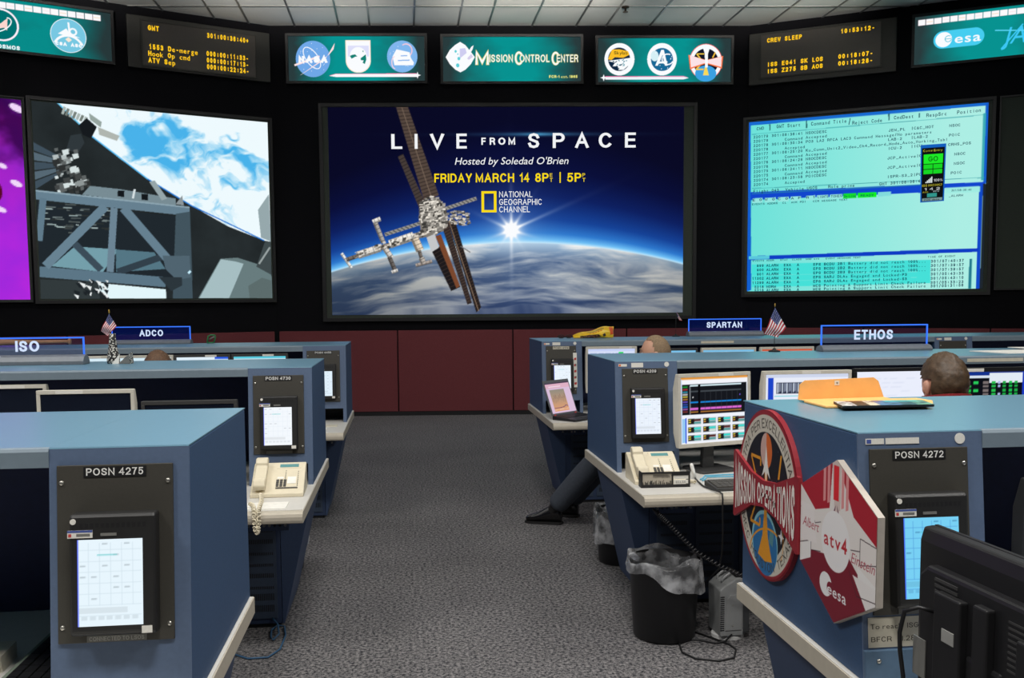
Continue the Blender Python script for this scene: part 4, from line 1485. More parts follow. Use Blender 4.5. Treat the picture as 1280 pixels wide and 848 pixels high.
def cabinet(label, x0, x1, v, posn, base, line, seed, variant):
    """one end cabinet with its sloping front, name strip and touch panel"""
    w = x1 - x0
    t = thing('console_cabinet', label, 'console cabinet', (x0, v, ZD), 0, 'console cabinets with touch panels')
    h = 1.30 - ZD
    fb = -h * KS
    # carcass: sides and rear in one shell
    mb = MB()
    zn = (.79 if variant in ('L1', 'R1') else .838) - ZD        # top of the open niche above the desk
    side = [(fb + .006, 0), (.006, h - .004), (.702, h - .004), (.702, 0)]
    mb.prism(side, 'x', .0, .02).prism(side, 'x', w - .02, w)
    mb.box(.02, w - .02, .68, .702, 0, h - .004)
    mb.build('carcass', m_side_p, t, bevel=.003)
    mb = MB()
    yn = -(h - zn) * KS + .007
    mb.box(.0202, w - .0202, yn, .30, zn, zn + .012).box(.0202, w - .0202, .28, .30, .0, zn)
    mb.build('niche', m_dark, t)
    mb = MB()
    mb.prism([(.0, h - .003), (.0015, h), (.71, h), (.71, h - .003)], 'x', -.0, w + .0)
    mb.build('top_panel', m_topp, t)
    mb = MB()
    fz = lambda q: -(h - q) * KS
    mb.prism([(fz(zn), zn), (fz(zn) + .0058, zn), (.0058, h - .0035), (0, h - .0035)], 'x', 0, w)
    for xa_, xb_ in ((0, .024), (w - .024, w)):
        mb.prism([(fz(0), 0), (fz(0) + .0058, 0), (fz(zn) + .0058, zn), (fz(zn), zn)], 'x', xa_, xb_)
    mb.build('front_panel', m_cab, t)
    ctr = w / 2 - .008
    zc = 1.068 - ZD
    yc = -(h - zc) * KS
    pl = MB().box(-.119, .119, -.006, 0, -.182, .195).build('mounting_plate', m_plate, t, loc=(ctr, yc, zc), rot=(TILT, 0, 0), bevel=.0015)
    for sx in (-.109, .109):
        for sz in (-.148, .158):
            s = MB()
            s.ball((sx, -.006, sz), .0055, .004, .0055, n=10, k=6)
            s.build('screw', m_screw, pl, smooth=True)
    if posn:
        ns = MB()
        ns.box(-.064, .064, -.0075, -.006, .169, .191, 0)
        ns.build('name_strip', m_dark if variant != 'R3' else m_lbly, pl)
        tx = MB()
        text_on(tx, posn, 0, .1725, .0155, -.0078, 'C', width=.117, bold=.008)
        tx.build('position_lettering', m_cap if variant != 'R3' else m_dark, pl)
    td = MB()
    prof = [(-.006, -.160), (-.038, -.160), (-.046, -.153), (-.046, .088), (-.042, .0945), (-.006, .097)]
    td.prism(prof, 'x', -.081, .091)
    tdo = td.build('touch_panel', m_tblk, pl, bevel=.005)
    # grille slots on the head of the panel
    g = MB()
    for i in range(13):
        g.box(-.060 + i * .0105, -.053 + i * .0105, -.0462, -.0458, .066, .076)
    g.build('speaker_grille', m_dark, tdo)
    touch_canvas(base, line, seed).mesh('touch_screen', .131, .180, m_tch, tdo, loc=(-.065, -.0466, -.138))
    st = MB()
    st.box(-.084, -.034, -.0475, -.046, .046, .062, 0).box(-.084, -.034, -.0478, -.0474, .0575, .062, 1).box(-.082, -.076, -.0479, -.0474, .0485, .055, 2)
    st.box(-.066, -.039, -.0479, -.0474, .0495, .055, 3)
    lab(st.build('asset_sticker', [m_lblw, m_lblb, m_red, m_grey], tdo), 'small white and blue sticker')
    MB().box(-.018, .014, -.0475, -.046, .049, .055).build('maker_strip', m_grey, tdo)
    r = MB()
    r.lathe([(.0001, 0), (.006, 0), (.006, .0015), (.0001, .0015)], 16, close=False)
    r.xform(Matrix.Translation((-.073, -.046, .080)) @ Matrix.Rotation(PI / 2, 4, 'X'))
    r.build('round_sticker', m_lblw, tdo)
    if variant in ('L1', 'L2', 'L3'):
        MB().box(.063, .084, -.0475, -.046, -.156, -.141).build('bottom_sticker', m_lblw, tdo)
    if variant in ('L1', 'L2', 'R1'):
        MB().box(-.06, .062, -.0075, -.006, -.1805, -.167).build('caption_strip', m_grey, pl)
    if variant == 'L1':
        tx = MB()
        text_on(tx, 'CONNECTED TO LSOS', -.055, -.178, .0085, -.0079, width=.112, bold=.004)
        lab(tx.build('caption_lettering', mat('lettering_pale_grey', (190, 190, 184), .6), pl), 'small grey line under the touch panel')

    def fy(z, e=.001):
        return -(h - (z - ZD)) * KS - e
    if variant.startswith('R') or variant == 'far':
        z = 1.279
        MB().box(.018, .062, -.0012, 0, -.0065, .0065, 0).box(.02, .031, -.0016, -.001, -.0045, .0045, 1).build('orange_sticker', [m_lblw, m_org if variant != 'R1' else m_lblb], t, loc=(0, fy(z, 0), z - ZD), rot=(TILT, 0, 0))
        MB().box(.085 if variant != 'R1' else .066, .147, -.0012, 0, -.0115 if variant != 'R1' else -.007, .0115 if variant != 'R1' else .007).build('label_sticker', m_lblw, t, loc=(0, fy(z, 0), z - ZD), rot=(TILT, 0, 0))
        r = MB()
        r.lathe([(.0001, 0), (.0125, 0), (.0125, .0015), (.0001, .0015)], 20, close=False)
        r.xform(Matrix.Translation((w - .055, 0, .0)) @ Matrix.Rotation(PI / 2, 4, 'X'))
        r.build('round_label', m_lblw, t, loc=(0, fy(z + .004, 0), z + .002 - ZD), rot=(TILT, 0, 0))
    if variant == 'R3':
        mb = MB()
        mb.box(.245, .275, -.0085, -.0065, -.13, .14, 0)
        for i in range(5):
            mb.box(.252, .262, -.009, -.0085, -.11 + i * .048, -.092 + i * .048, 1)
            mb.box(.262, .27, -.009, -.0085, -.108 + i * .048, -.09 + i * .048, 2 if i % 2 else 1)
        lab(mb.build('checklist_strip', [m_lblw, m_red, m_grey], t, loc=(0, yc, zc), rot=(TILT, 0, 0)), 'narrow white strip with red marks beside the touch panel')
    if variant == 'R1':
        z = .848
        mb = MB()
        mb.box(.012, .155, -.0012, 0, -.034, .034, 0)
        n1 = mb.build('paper_notice', m_lbly, t, loc=(0, fy(z, .0), z - ZD), rot=(TILT, 0, 0))
        tx = MB()
        text_on(tx, 'To reach  ISG', .018, .008, .0115, -.0016, width=.115, bold=.0)
        text_on(tx, 'BFCR  Fl.28', .018, -.021, .0115, -.0016, width=.105, bold=.0)
        tx.build('notice_lettering', mat('ink_dark', (70, 64, 56), .7), n1)
        z = .775
        mb = MB()
        mb.box(-.002, w * .62, -.012, 0, -.038, .036)
        ap = mb.build('access_plate', mat('access_plate_blue', (78, 104, 130), .5), t, loc=(0, fy(z, .0), z - ZD), rot=(TILT, 0, 0), bevel=.002)
        s = MB()
        s.ball((.03, -.012, .012), .0055, .004, .0055, n=10, k=6)
        s.build('screw', m_screw, ap, smooth=True)
    return t


def worktop(label, xa, xb, v, end):
    """continuous desk of one row; end = 'left' or 'right' says which end faces the aisle"""
    t = thing('worktop', label, 'desk', (0, 0, 0), 0, 'row desks')
    f, r = v - .655, v + .705
    prof = [(f + .012, .687), (f + .003, .692), (f, .702), (f, .716), (f + .004, .728), (f + .014, .7345), (r, .7345), (r, .687)]
    MB().prism(prof, 'x', xa, xb).build('slab', m_edge, t)
    MB().box(xa + .003, xb - .003, f + .05, r - .003, .7345, ZD).build('laminate_surface', m_desk, t)
    c = xb - .16 if end == 'right' else xa + .16
    mb = MB()
    mb.box(c - .09, c + .09, f + .09, f + .10, .64, .687, 0)
    cs = mb.build('connector_strip', m_ped, t)
    jk = MB()
    for i in range(8):
        q = MB().lathe([(.0001, 0), (.006, 0), (.006, .004), (.003, .004)], 10, close=False)
        q.xform(Matrix.Translation((c - .077 + i * .022, f + .09, .664)) @ Matrix.Rotation(PI / 2, 4, 'X'))
        jk.add(q.v, q.f, 0 if i in (1, 2, 5, 6) else 1)
    jk.build('jack', [m_dark, m_screw], cs)
    return t


def pedestal(label, xa, xb, v, fin, vents):
    """base unit below the desk with a flared fin on the aisle side"""
    t = thing('base_cabinet', label, 'base cabinet', (0, 0, 0), 0, 'base cabinets under the row desks')
    f, r = v + .06, v + .66
    MB().box(xa, xb, f, r, .02, .686).build('body', m_ped, t, bevel=.003)
    MB().box(xa + .01, xb - .01, f + .01, r - .02, 0, .02).build('plinth', m_dark, t)
    e = xb if fin == 'right' else xa
    s = 1 if fin == 'right' else -1
    mb = MB()
    mb.prism([(e + s * .002, .02), (e + s * .012, .02), (e + s * .165, .686), (e + s * .002, .686)], 'y', f, r)
    mb.build('flared_fin', mat('pedestal_fin_blue', (58, 76, 108), .6, noise=.06, scale=120), t, bevel=.002)
    for (a, b) in vents:
        sl = MB().box(a, b, f - .008, f, .05, .66)
        for j in range(10):
            z = .085 + j * .057
            hh = .034 if j < 2 else .014 if j % 3 else .022
            for i in range(int((b - a - .03) / .009)):
                x = a + .02 + i * .009
                sl.box(x, x + .005, f - .0086, f - .0078, z, z + hh, 1)
        sl.build('vent_door', [m_vent, m_dark], t)
    return t


def hood(label, xa, xb, v, endp=None, strip=None):
    t = thing('console_hood', label, 'console hood', (0, 0, 0), 0, 'console hoods along the rows')
    mb = MB()
    mb.prism([(v + .012, 1.2575), (v + .012, 1.2875), (v + .012, 1.30), (v + .71, 1.30), (v + .71, 1.2575)], 'x', xa, xb)
    mb.build('top_slab', m_topp, t)
    mb = MB()
    mb.prism([(v - .004, 1.258), (v - .004, 1.292), (v, 1.2985), (v + .006, 1.3002), (v + .0118, 1.3002), (v + .0118, 1.2575)], 'x', xa, xb)
    mb.build('fascia', m_fas, t, smooth=False)
    MB().box(xa, xb, v + .66, v + .70, ZD, 1.2572).build('back_panel', m_navy, t)
    if endp == 'left':
        MB().box(xa, xa + .04, v - .03, v + .659, ZD, 1.257).build('end_panel', m_side_p, t)
    if endp == 'right':
        MB().box(xb - .04, xb, v - .03, v + .659, ZD, 1.257).build('end_panel', m_side_p, t)
    if strip:
        MB().box(strip[0], strip[1], v - .0052, v - .0041, 1.268, 1.286).build('label_strip', m_lbly, t)
    return t


VL = dict(L1=2.04, L2=4.51, L3=6.86)
VR = dict(R1=1.97, R2=4.58, R3=7.10)
UL, UR = -.455, 1.022
LX = dict(L1=-.465, L2=-.443, L3=-.425)
RX = dict(R1=1.022, R2=1.065, R3=1.068)
GREYL = (205, 222, 232)
# left rows
cabinet('blue console cabinet with name strip POSN 4275 in the left foreground', LX['L1'] - .288, LX['L1'], VL['L1'], 'POSN 4275', (232, 246, 254), GREYL, 1, 'L1')
cabinet('blue console cabinet with name strip POSN 4730 above the cream phone', LX['L2'] - .30, LX['L2'], VL['L2'], 'POSN 4730', (244, 249, 254), (226, 234, 244), 2, 'L2')
cabinet('blue console cabinet at the aisle end of the farthest left row', LX['L3'] - .31, LX['L3'], VL['L3'], 'POSN 4450', (226, 242, 254), (214, 228, 240), 3, 'L3')
for k, lb in (('L1', 'nearest left'), ('L2', 'second left'), ('L3', 'farthest left')):
    v = VL[k]
    far = {'L1': -2.9, 'L2': -4.4, 'L3': -5.6}[k]
    UL = LX[k]
    c0 = UL - {'L1': .288, 'L2': .30, 'L3': .31}[k]
    hood('grey-blue overhanging console hood of the %s row' % lb, far, c0 - .0004, v, 'left')
    worktop('long beige-edged desk of the %s row' % lb, far, UL + .012, v, 'right')
    pedestal('blue base cabinet with vents under the %s row desk' % lb, UL - 1.1, UL - .18, v, 'right', [(UL - .42 - .0, UL - .20), (UL - .70, UL - .45), (UL - 1.0, UL - .74)])
# right rows
cabinet('blue console cabinet with name strip POSN 4272 carrying the two plaques', RX['R1'], RX['R1'] + .302, VR['R1'], 'POSN 4272', (120, 208, 244), (80, 150, 215), 4, 'R1')
cabinet('blue console cabinet with name strip POSN 4209 behind the cream phone', RX['R2'], RX['R2'] + .325, VR['R2'], 'POSN 4209', (236, 244, 254), (214, 224, 242), 5, 'R2')
cabinet('blue console cabinet behind the open laptop', RX['R3'], RX['R3'] + .318, VR['R3'], 'POSN 4109', (236, 246, 254), (216, 228, 244), 6, 'R3')
cabinet('blue console cabinet in the far right row seen past the ETHOS sign', 4.33, 4.66, VR['R3'], None, (226, 242, 254), GREYL, 7, 'far')
for k, lb in (('R1', 'nearest right'), ('R2', 'second right'), ('R3', 'farthest right')):
    v = VR[k]
    far = {'R1': 2.9, 'R2': 4.9, 'R3': 6.6}[k]
    UR = RX[k]
    c1 = UR + {'R1': .302, 'R2': .325, 'R3': .318}[k]
    st = {'R1': None, 'R2': (2.98, 3.3), 'R3': (2.35, 2.62)}[k]
    if k == 'R3':
        hood('grey-blue overhanging console hood of the farthest right row', c1 + .0004, 4.3296, v, None, st)
        hood('grey-blue overhanging console hood right of the far cabinet in the farthest right row', 4.6604, far, v, 'right')
    else:
        hood('grey-blue overhanging console hood of the %s row' % lb, c1 + .0004, far, v, 'right', st)
    worktop('long beige-edged desk of the %s row' % lb, UR - .016, far, v, 'left')
    pedestal('blue base cabinet with vents under the %s row desk' % lb, UR + .20, UR + 1.3, v, 'left', [(UR + .24, UR + .42), (UR + .45, UR + .66), (UR + .69, UR + .90), (UR + .93, UR + 1.14)])

# ---------------------------------------------------------------- plaques on the near right cabinet
m_print = pmat('printed_plaque_face', False, 1.0, .45)
m_mar = mat('plaque_rim_maroon', (150, 34, 46), .5)
m_foam = mat('foam_board_edge', (186, 178, 168), .7)
# round emblem: local x runs towards the viewer, z up, facing the aisle
PR = .247
t = thing('round_plaque', 'round MISSION OPERATIONS emblem with red banner on the cabinet side', 'plaque', (RX['R1'] - .0005, 2.458, 1.055), (0, 0, -PI / 2), 'plaques on the cabinet side')
mb = MB()
mb.prism([(PR * math.cos(2 * PI * i / 64), PR * math.sin(2 * PI * i / 64)) for i in range(64)], 'y', -.014, 0)
bn = [(-.262, .095), (-.262, -.11), (-.25, -.112), (-.1, -.048), (0, -.035), (.1, -.048), (.25, -.112), (.262, -.11), (.262, .095), (.25, .098), (.1, .052), (0, .042), (-.1, .052), (-.25, .098)]
mb.build('disc', m_mar, t)
N = 280
cv = Canvas(N, N, (150, 34, 46))
kx = N / (2 * PR)
E = lambda x, z: (N / 2 + x * kx, N / 2 - z * kx)


def epoly(pts, c):
    cv.poly([E(*p) for p in pts], c)


cv.ell(N / 2, N / 2, .232 * kx, .232 * kx, (206, 200, 186), n=80)
cv.ell(N / 2, N / 2, .182 * kx, .182 * kx, (14, 16, 26), n=80)
for i in range(70):
    a, q = RNG.uniform(0, 6.28), .175 * RNG.random() ** .5
    cv.ell(*E(q * math.cos(a), q * math.sin(a)), .9, .9, (60, 90, 140) if i % 3 else (150, 170, 200), n=6)
# earth with a pale rim
cv.ell(*E(-.005, -.14), .105 * kx, .092 * kx, (140, 200, 214), n=50)
cv.ell(*E(-.003, -.147), .098 * kx, .088 * kx, (38, 110, 166), n=50)
cv.poly([E(*p) for p in [(.04, -.09), (.07, -.1), (.06, -.14), (.03, -.13)]], (86, 140, 150))
cv.ell(N / 2, N / 2, .182 * kx, .182 * kx, (14, 16, 26), a=0)
# sun and moon disc at the top
cv.ell(*E(.0, .128), .046 * kx, .052 * kx, (206, 170, 160), n=40)
epoly([(0, .178)] + [(.046 * math.cos(a), .128 + .052 * math.sin(a)) for a in np.linspace(PI / 2, -PI / 2, 16)], (216, 104, 40))
# tall golden mast with flared foot, sigma and spark
GOLD = (224, 150, 34)
epoly([(-.010, .09), (.010, .09), (.012, -.06), (.022, -.12), (.058, -.185), (.0, -.195), (-.058, -.185), (-.022, -.12), (-.012, -.06)], GOLD)
cv.path([E(-.045, .078), E(-.045, .10), E(-.125, .10), E(-.052, 0), E(-.125, -.098), E(-.045, -.098), E(-.045, -.075)], 5.5, GOLD)
epoly([(.092, .06), (.105, .062), (.122, .13), (.112, .132)], GOLD)
cv.arc(*E(.0, -.16), .13 * kx, .06 * kx, 3.5, GOLD, PI + .1, 2 * PI - .6, -.25)
cv.poly([E(*p) for p in [(0, .145), (.012, .09), (.034, .05), (.008, .066), (0, .03), (-.008, .066), (-.034, .05), (-.012, .09)]], (236, 234, 228))
star(cv, *E(.125, -.095), 13, (240, 240, 240))
cv.arc(*E(.11, -.11), .03 * kx, .06 * kx, 2, GOLD, -1.0, 1.0)
# rim words follow the circle


def ring_text(s, a0, a1, r, h, flip=False, col=(62, 54, 46)):
    mbx = MB()
    text_on(mbx, s, 0, 0, h, 0, width=1.0)
    k = abs(a1 - a0)
    P = []
    for p in mbx.v:
        a = a0 + (a1 - a0) * p[0]
        rr_ = r + (p[2] if not flip else -p[2])
        P.append(E(rr_ * math.cos(a), rr_ * math.sin(a)))
    for f in mbx.f:
        cv.poly([P[i] for i in f], col)


ring_text('ASTRA PER EXCELLENTIAM', math.radians(172), math.radians(14), .193, .028)
ring_text('MCC  HOUSTON  TEXAS', math.radians(205), math.radians(335), .221, .026, True)
cv.mesh('emblem_face', 2 * PR, 2 * PR, m_print, t, loc=(-PR, -.0155, -PR), mask=lambda X, Z: (X - PR) ** 2 + (Z - PR) ** 2 < (PR - .004) ** 2)
b = MB().prism(bn, 'y', -.024, -.0145).build('banner', m_mar, t)
tx = MB()


def curve_fn(x, z):
    # letters taller towards the ends of the bow-tie banner
    q = abs(x) / .25
    top, bot = .030 + .046 * q ** 1.5, -.026 - .062 * q ** 1.5
    return (x, -.0248, bot + (top - bot) * z)


text_on(tx, 'MISSION OPERATIONS', 0, 0, 1.0, 0, 'C', width=.485, bold=.02, fn=curve_fn)
tx.build('banner_lettering', mat('plaque_letter_cream', (236, 228, 220), .5), b)

# hexagonal board
hx = [(0, .2), (.175, .107), (.181, -.09), (0, -.195), (-.175, -.094), (-.171, .107)]
hx = [(.0, .203), (.213, .098), (.19, -.106), (0.005, -.2), (-.183, -.106), (-.18, .105)]
hx = [(0.0, .2), (.178, .104), (.178, -.1), (0, -.203), (-.178, -.1), (-.178, .104)]
t = thing('hexagonal_plaque', 'white and red six-sided mission board on the cabinet side', 'plaque', (RX['R1'] - .0005, 2.032, 1.032), (0, 0, -PI / 2), 'plaques on the cabinet side')
MB().prism(hx, 'y', -.016, 0).build('board', m_foam, t)
HWID, HH = .356, .403
N2, N3 = 250, 283
cv = Canvas(N2, N3, (234, 228, 224))
E = lambda x, z: ((x + .178) / HWID * N2, (.2 - z) / HH * N3)
RED, DRED = (176, 30, 48), (126, 24, 44)
epoly([(0, .2), (-.018, .19), (-.03, .075), (-.1, .055), (-.178, .104)], RED)
epoly([(.0, .2), (.178, .104), (.178, .035), (.08, .08), (.03, .16), (.02, .2)], RED)
epoly([(.0, .2), (.022, .188), (.02, .08), (-.006, .07), (-.02, .19)], (214, 196, 190))
for x in (-.055, -.035, .03, .05):
    epoly([(x - .006, .19), (x + .006, .19), (x + .006, .09), (x - .006, .085)], (226, 150, 150))
epoly([(-.012, .185), (.012, .185), (.012, .1), (-.012, .1)], (226, 40, 50))
epoly([(0, .09), (-.06, -.01), (-.03, -.02)], (96, 24, 60))
epoly([(.004, .09), (.06, -.01), (.03, -.02)], (96, 24, 60))
epoly([(-.1, -.085), (0, -.203), (.178, -.1), (.06, -.02), (.03, -.05), (-.04, -.06)], DRED)
epoly([(-.178, -.1), (0, -.203), (.105, -.145), (.06, -.045), (-.055, -.045), (-.12, -.055)], DRED)
epoly([(-.178, -.048), (-.12, -.03), (-.12, -.075), (-.178, -.1)], (240, 238, 236))
epoly([(.1, -.03), (.178, -.055), (.178, -.1), (.105, -.085)], (240, 238, 236))
epoly([(.08, -.055), (.178, -.06), (.178, -.1), (.14, -.122)], (238, 234, 232))
cv.path([E(-.178, .104 - .06), E(-.12, .055), E(-.1, .02), E(-.07, .03)], 1.5, (60, 40, 46))
cv.path([E(-.178, -.05), E(-.12, -.03), E(-.12, -.055), E(-.07, -.045)], 1.5, (60, 40, 46))
cv.path([E(.07, .0), E(.11, .008), E(.11, .038), E(.178, .034)], 1.5, (60, 40, 46))
cv.path([E(.11, .008), E(.11, -.024), E(.178, -.005)], 1.5, (60, 40, 46))
cv.path([E(.065, -.05), E(.1, -.1), E(.178, -.09)], 1.5, (60, 40, 46))
epoly([(-.176, .06), (-.11, .06), (-.09, -.03), (-.176, -.04)], (238, 232, 230))
cv.ell(*E(.0, .0), .067 / HWID * N2, .074 / HH * N3, (240, 238, 238), n=50)
cv.text('atv4', *E(-.054, -.018), .036 / HH * N3, (190, 30, 44), width=.108 / HWID * N2, bold=.02)
cv.text('Albert', *E(-.165, .0), .026 / HH * N3, (176, 70, 84), width=.085 / HWID * N2, shear=.25)
cv.text('Einstein', *E(.072, -.028), .026 / HH * N3, (176, 70, 84), width=.1 / HWID * N2, shear=.25)
cv.ell(*E(-.042, -.118), .030 / HWID * N2, .030 / HH * N3, (240, 240, 240))
cv.ell(*E(-.020, -.122), .016 / HWID * N2, .016 / HH * N3, DRED)
cv.text('e', *E(-.034, -.136), .026 / HH * N3, (240, 240, 240), width=.022 / HWID * N2, bold=.02)
cv.text('esa', *E(-.008, -.138), .028 / HH * N3, (240, 240, 240), width=.062 / HWID * N2, bold=.03)


def hexmask(X, Z):
    x, z = np.abs(X - .178), Z - .203
    return (x < .1772) & (z < .1985 - x * .54) & (z > -.2015 + x * .579)


cv.mesh('board_face', HWID, HH, m_print, t, loc=(-.178, -.0172, -.203), mask=hexmask)
E = None
for o in bpy.data.objects:
    if o.name.startswith('round_plaque'):
        o.scale = (.88, 1, .976)
    if o.name.startswith('hexagonal_plaque'):
        o.scale = (1.075, 1, .976)

# ---------------------------------------------------------------- monitors
m_cream = mat('monitor_cream_plastic', (206, 202, 190), .5, noise=.03)
m_mblk = mat('monitor_black_plastic', (26, 26, 28), .4, noise=.06)
m_mgry = mat('monitor_dark_grey_plastic', (58, 58, 58), .45, noise=.05)
m_off = mat('switched_off_screen', (20, 26, 40), .25, noise=.05)
m_lit = pmat('monitor_picture', True, 1.0)


def monitor(label, xc, y, ztop, w, h, body, picture=None, yaw=0.0, tilt=0.0, strip=None, bez=.016, floor=ZD, group='desk monitors', basemat=None):
    """front face centre at (xc, y); picture = Canvas or None (off)"""
    t = thing('monitor', label, 'monitor', (xc, y, floor), yaw, group)
    zb = ztop - floor - h
    M = Matrix.Translation((0, 0, zb + h / 2)) @ Matrix.Rotation(tilt, 4, 'X') @ Matrix.Translation((0, 0, -h / 2))
    mb = MB()
    mb.prism([(0, 0), (0, h), (.02, h), (.045, h * .8), (.045, h * .2), (.02, 0)], 'x', -w / 2, w / 2)
    mb.xform(M)
    cs = mb.build('casing', body, t, bevel=.004)
    fr = MB()
    for (a, b, c, e) in ((-w / 2, w / 2, h - bez * 1.15, h), (-w / 2, w / 2, 0, bez * 1.3), (-w / 2, -w / 2 + bez, bez * 1.3, h - bez * 1.15), (w / 2 - bez, w / 2, bez * 1.3, h - bez * 1.15)):
        fr.box(a, b, -.009, .001, c, e)
    fr.xform(M)
    fr.build('bezel', body, t, bevel=.002)
    sw, sh = w - 2 * bez, h - 2.45 * bez
    if picture is None:
        q = MB().box(-sw / 2, sw / 2, -.003, -.001, bez * 1.3, bez * 1.3 + sh)
        q.xform(M)
        q.build('screen', m_off, t)
    else:
        s = picture.mesh('screen', sw, sh, m_lit, t)
        s.matrix_local = M @ Matrix.Translation((-sw / 2, -.002, bez * 1.3))
    if strip:
        q = MB().box(strip[0], strip[1], -.0102, -.009, h - bez * 1.05, h - bez * .2)
        q.xform(M)
        lab(q.build('label_strip', m_lblw, cs), 'pale label strip on the top edge')
    nk = MB()
    nk.prism([(-.035, .012), (.035, .012), (.028, zb + .1), (-.028, zb + .1)], 'y', .046, .075)
    nk.build('neck', body if basemat is None else basemat, t, bevel=.004)
    bs = MB()
    bs.prism([(-.11, -.04), (-.1, -.06), (.1, -.06), (.11, -.04), (.11, .12), (.09, .14), (-.09, .14), (-.11, .12)], 'z', 0, .014)
    bs.build('base', body if basemat is None else basemat, t, bevel=.004)
    return t


def plain(rgb, W=60, H=46, head=None, lines=None, seed=0):
    cv = Canvas(W, H, rgb)
    r = np.random.default_rng(seed)
    if head:
        cv.rect(0, 0, W, H * .07, head)
    if lines:
        for j in range(int(H * .12), H - 3, 3):
            x = 3
            while x < W - 6:
                l = r.uniform(2, 9)
                if r.random() < .55:
                    cv.rect(x, j, x + l, j + .9, lines, .7)
                x += l + 2
    return cv


# second row left: three seen over the nearest console
monitor('cream-framed switched-off monitor left of the middle, second left row', -1.452, 4.40, 1.218, .428, .35, m_cream, None, strip=(-.13, -.01))
monitor('black-framed monitor beside the POSN 4730 cabinet, top edge only seen', -1.0, 4.43, 1.157, .434, .34, m_mgry, None, strip=None)
monitor('cream-framed switched-off monitor cut by the left edge, behind its neighbour', -1.88, 4.52, 1.237, .43, .35, m_cream, None, strip=(.0, .12))
# farthest left row: bright slivers under the hood
for i, (xc, w, c) in enumerate(((-1.04, .40, m_mgry), (-1.443, .392, m_mgry), (-1.842, .392, m_cream), (-2.24, .39, m_cream))):
    cvs = plain((214, 236, 246), head=(40, 90, 220) if i == 1 else (90, 200, 220) if i == 0 else None, lines=(120, 170, 220), seed=20 + i)
    if i == 1:
        cvs.rect(0, 0, 44, 4, (226, 240, 250))
    monitor(('lit monitor next to the end cabinet in the farthest left row', 'second lit monitor from the aisle in the farthest left row', 'lit monitor behind the seated person in the farthest left row', 'lit monitor left of the speckled holder in the farthest left row')[i], xc, 6.84, 1.246, w, .32, c, cvs, strip=(.02, .1))

# second row right: plots
cv = Canvas(112, 92, (236, 240, 250))
cv.rect(0, 0, 112, 3.5, (226, 150, 60))
cv.rect(0, 3.5, 112, 9, (246, 246, 252))
cv.rect(0, 3, 2.5, 92, (190, 214, 246))
cv.rect(3, 10, 110, 52, (22, 24, 30))
for i, c in enumerate(((40, 200, 60), (200, 60, 60), (60, 190, 220), (230, 230, 230), (226, 210, 70), (230, 150, 60), (120, 90, 220), (60, 90, 220), (40, 120, 230), (180, 100, 200), (160, 60, 60))):
    cv.rect(4, 12.5 + i * 3.4, 12, 14.6 + i * 3.4, c, .75)
cv.rect(15.5, 12, 16.3, 52, (200, 205, 210))
for x0, x1 in ((16, 29), (33, 101)):
    cv.rect(x0, 11.2, x1, 13, (210, 232, 240))
    cv.rect(x0, 19.5, x1, 20.3, (110, 120, 126))
    cv.rect(x0, 34.2, x1, 36, (28, 130, 210))
    cv.rect(x0, 42.6, x1, 45.6, (232, 110, 220))
    cv.rect(x0, 47.5, x1, 48.8, (180, 120, 50))
cv.rect(29, 10, 32, 52, (10, 10, 14))
for x in range(40, 100, 9):
    cv.rect(x, 20, x + .4, 48, (60, 64, 70))
cv.rect(20, 27, 21.5, 29, (230, 230, 230))
cv.rect(98, 26, 99.4, 28, (120, 90, 220))
for j in range(8):
    cv.rect(16, 49.5 + .1 * j, 101, 49.7 + .1 * j, (100, 40, 30), .15)
cv.rect(2.5, 53, 110, 92, (240, 243, 252))
cv.rect(3, 57, 8, 90, (150, 200, 240))
cv.rect(8, 56, 10, 91, (40, 80, 220))
r = np.random.default_rng(3)
for j in range(3):
    for i in range(4):
        x, y = 12 + i * 24.5, 57 + j * 11.5
        cv.rect(x, y, x + 22, y + 8.5, (178, 186, 190))
        cv.rect(x + .5, y + .5, x + 11, y + 8, (30, 30, 34))
        cv.rect(x + 1, y + 1.5, x + 5, y + 3, (226, 206, 70))
        cv.rect(x + 1, y + 4.5, x + 5, y + 6, (226, 150, 60) if i % 2 else (226, 206, 70))
        cv.rect(x + 10, y + 1, x + 21, y + 4, (60, 214, 204) if (i + j) % 3 else (90, 40, 40))
        cv.rect(x + 10, y + 5, x + 21, y + 7.5, (210, 224, 214) if (i * j) % 2 else (80, 150, 150))
monitor('cream-framed monitor with dark plots beside the POSN 4209 cabinet', 1.35 + .217 * math.cos(.27), 4.43 + .217 * math.sin(.27), 1.24, .434, .372, m_cream, cv, yaw=.27, tilt=-.03, strip=(.02, .11), basemat=m_mgry)
cv = Canvas(90, 70, (232, 236, 248))
cv.rect(3, 4, 9, 70, (30, 70, 200))
cv.rect(0, 0, 90, 4, (206, 214, 236))
cv.rect(12, 9, 66, 21, (30, 36, 60))
for i in range(18):
    cv.rect(13 + i * 1.7, 9.5, 13.8 + i * 1.7, 20.5 - (i % 3), (210, 220, 236))
cv.rect(10, 23, 88, 24, (120, 210, 220))
cv.rect(46, 26, 62, 27.5, (110, 210, 220))
for j in range(30, 66, 4):
    cv.rect(12, j, 12 + r.uniform(20, 60), j + .8, (150, 170, 210))
monitor('cream-framed monitor with barcode-like plot behind the orange envelope', 2.04, 4.47, 1.246, .472, .372, m_cream, cv, strip=(-.03, .07))
monitor('black-framed monitor with blank white screen left of the dark-haired person', 2.53, 4.47, 1.252, .48, .37, m_mblk, plain((234, 238, 252), lines=(220, 226, 244), seed=5))
cv = Canvas(100, 76, (14, 16, 24))
cv.rect(0, 0, 100, 5, (20, 50, 140))
cv.rect(0, 5, 60, 8, (214, 226, 240))
cv.rect(54, 2, 96, 14, (226, 234, 244))
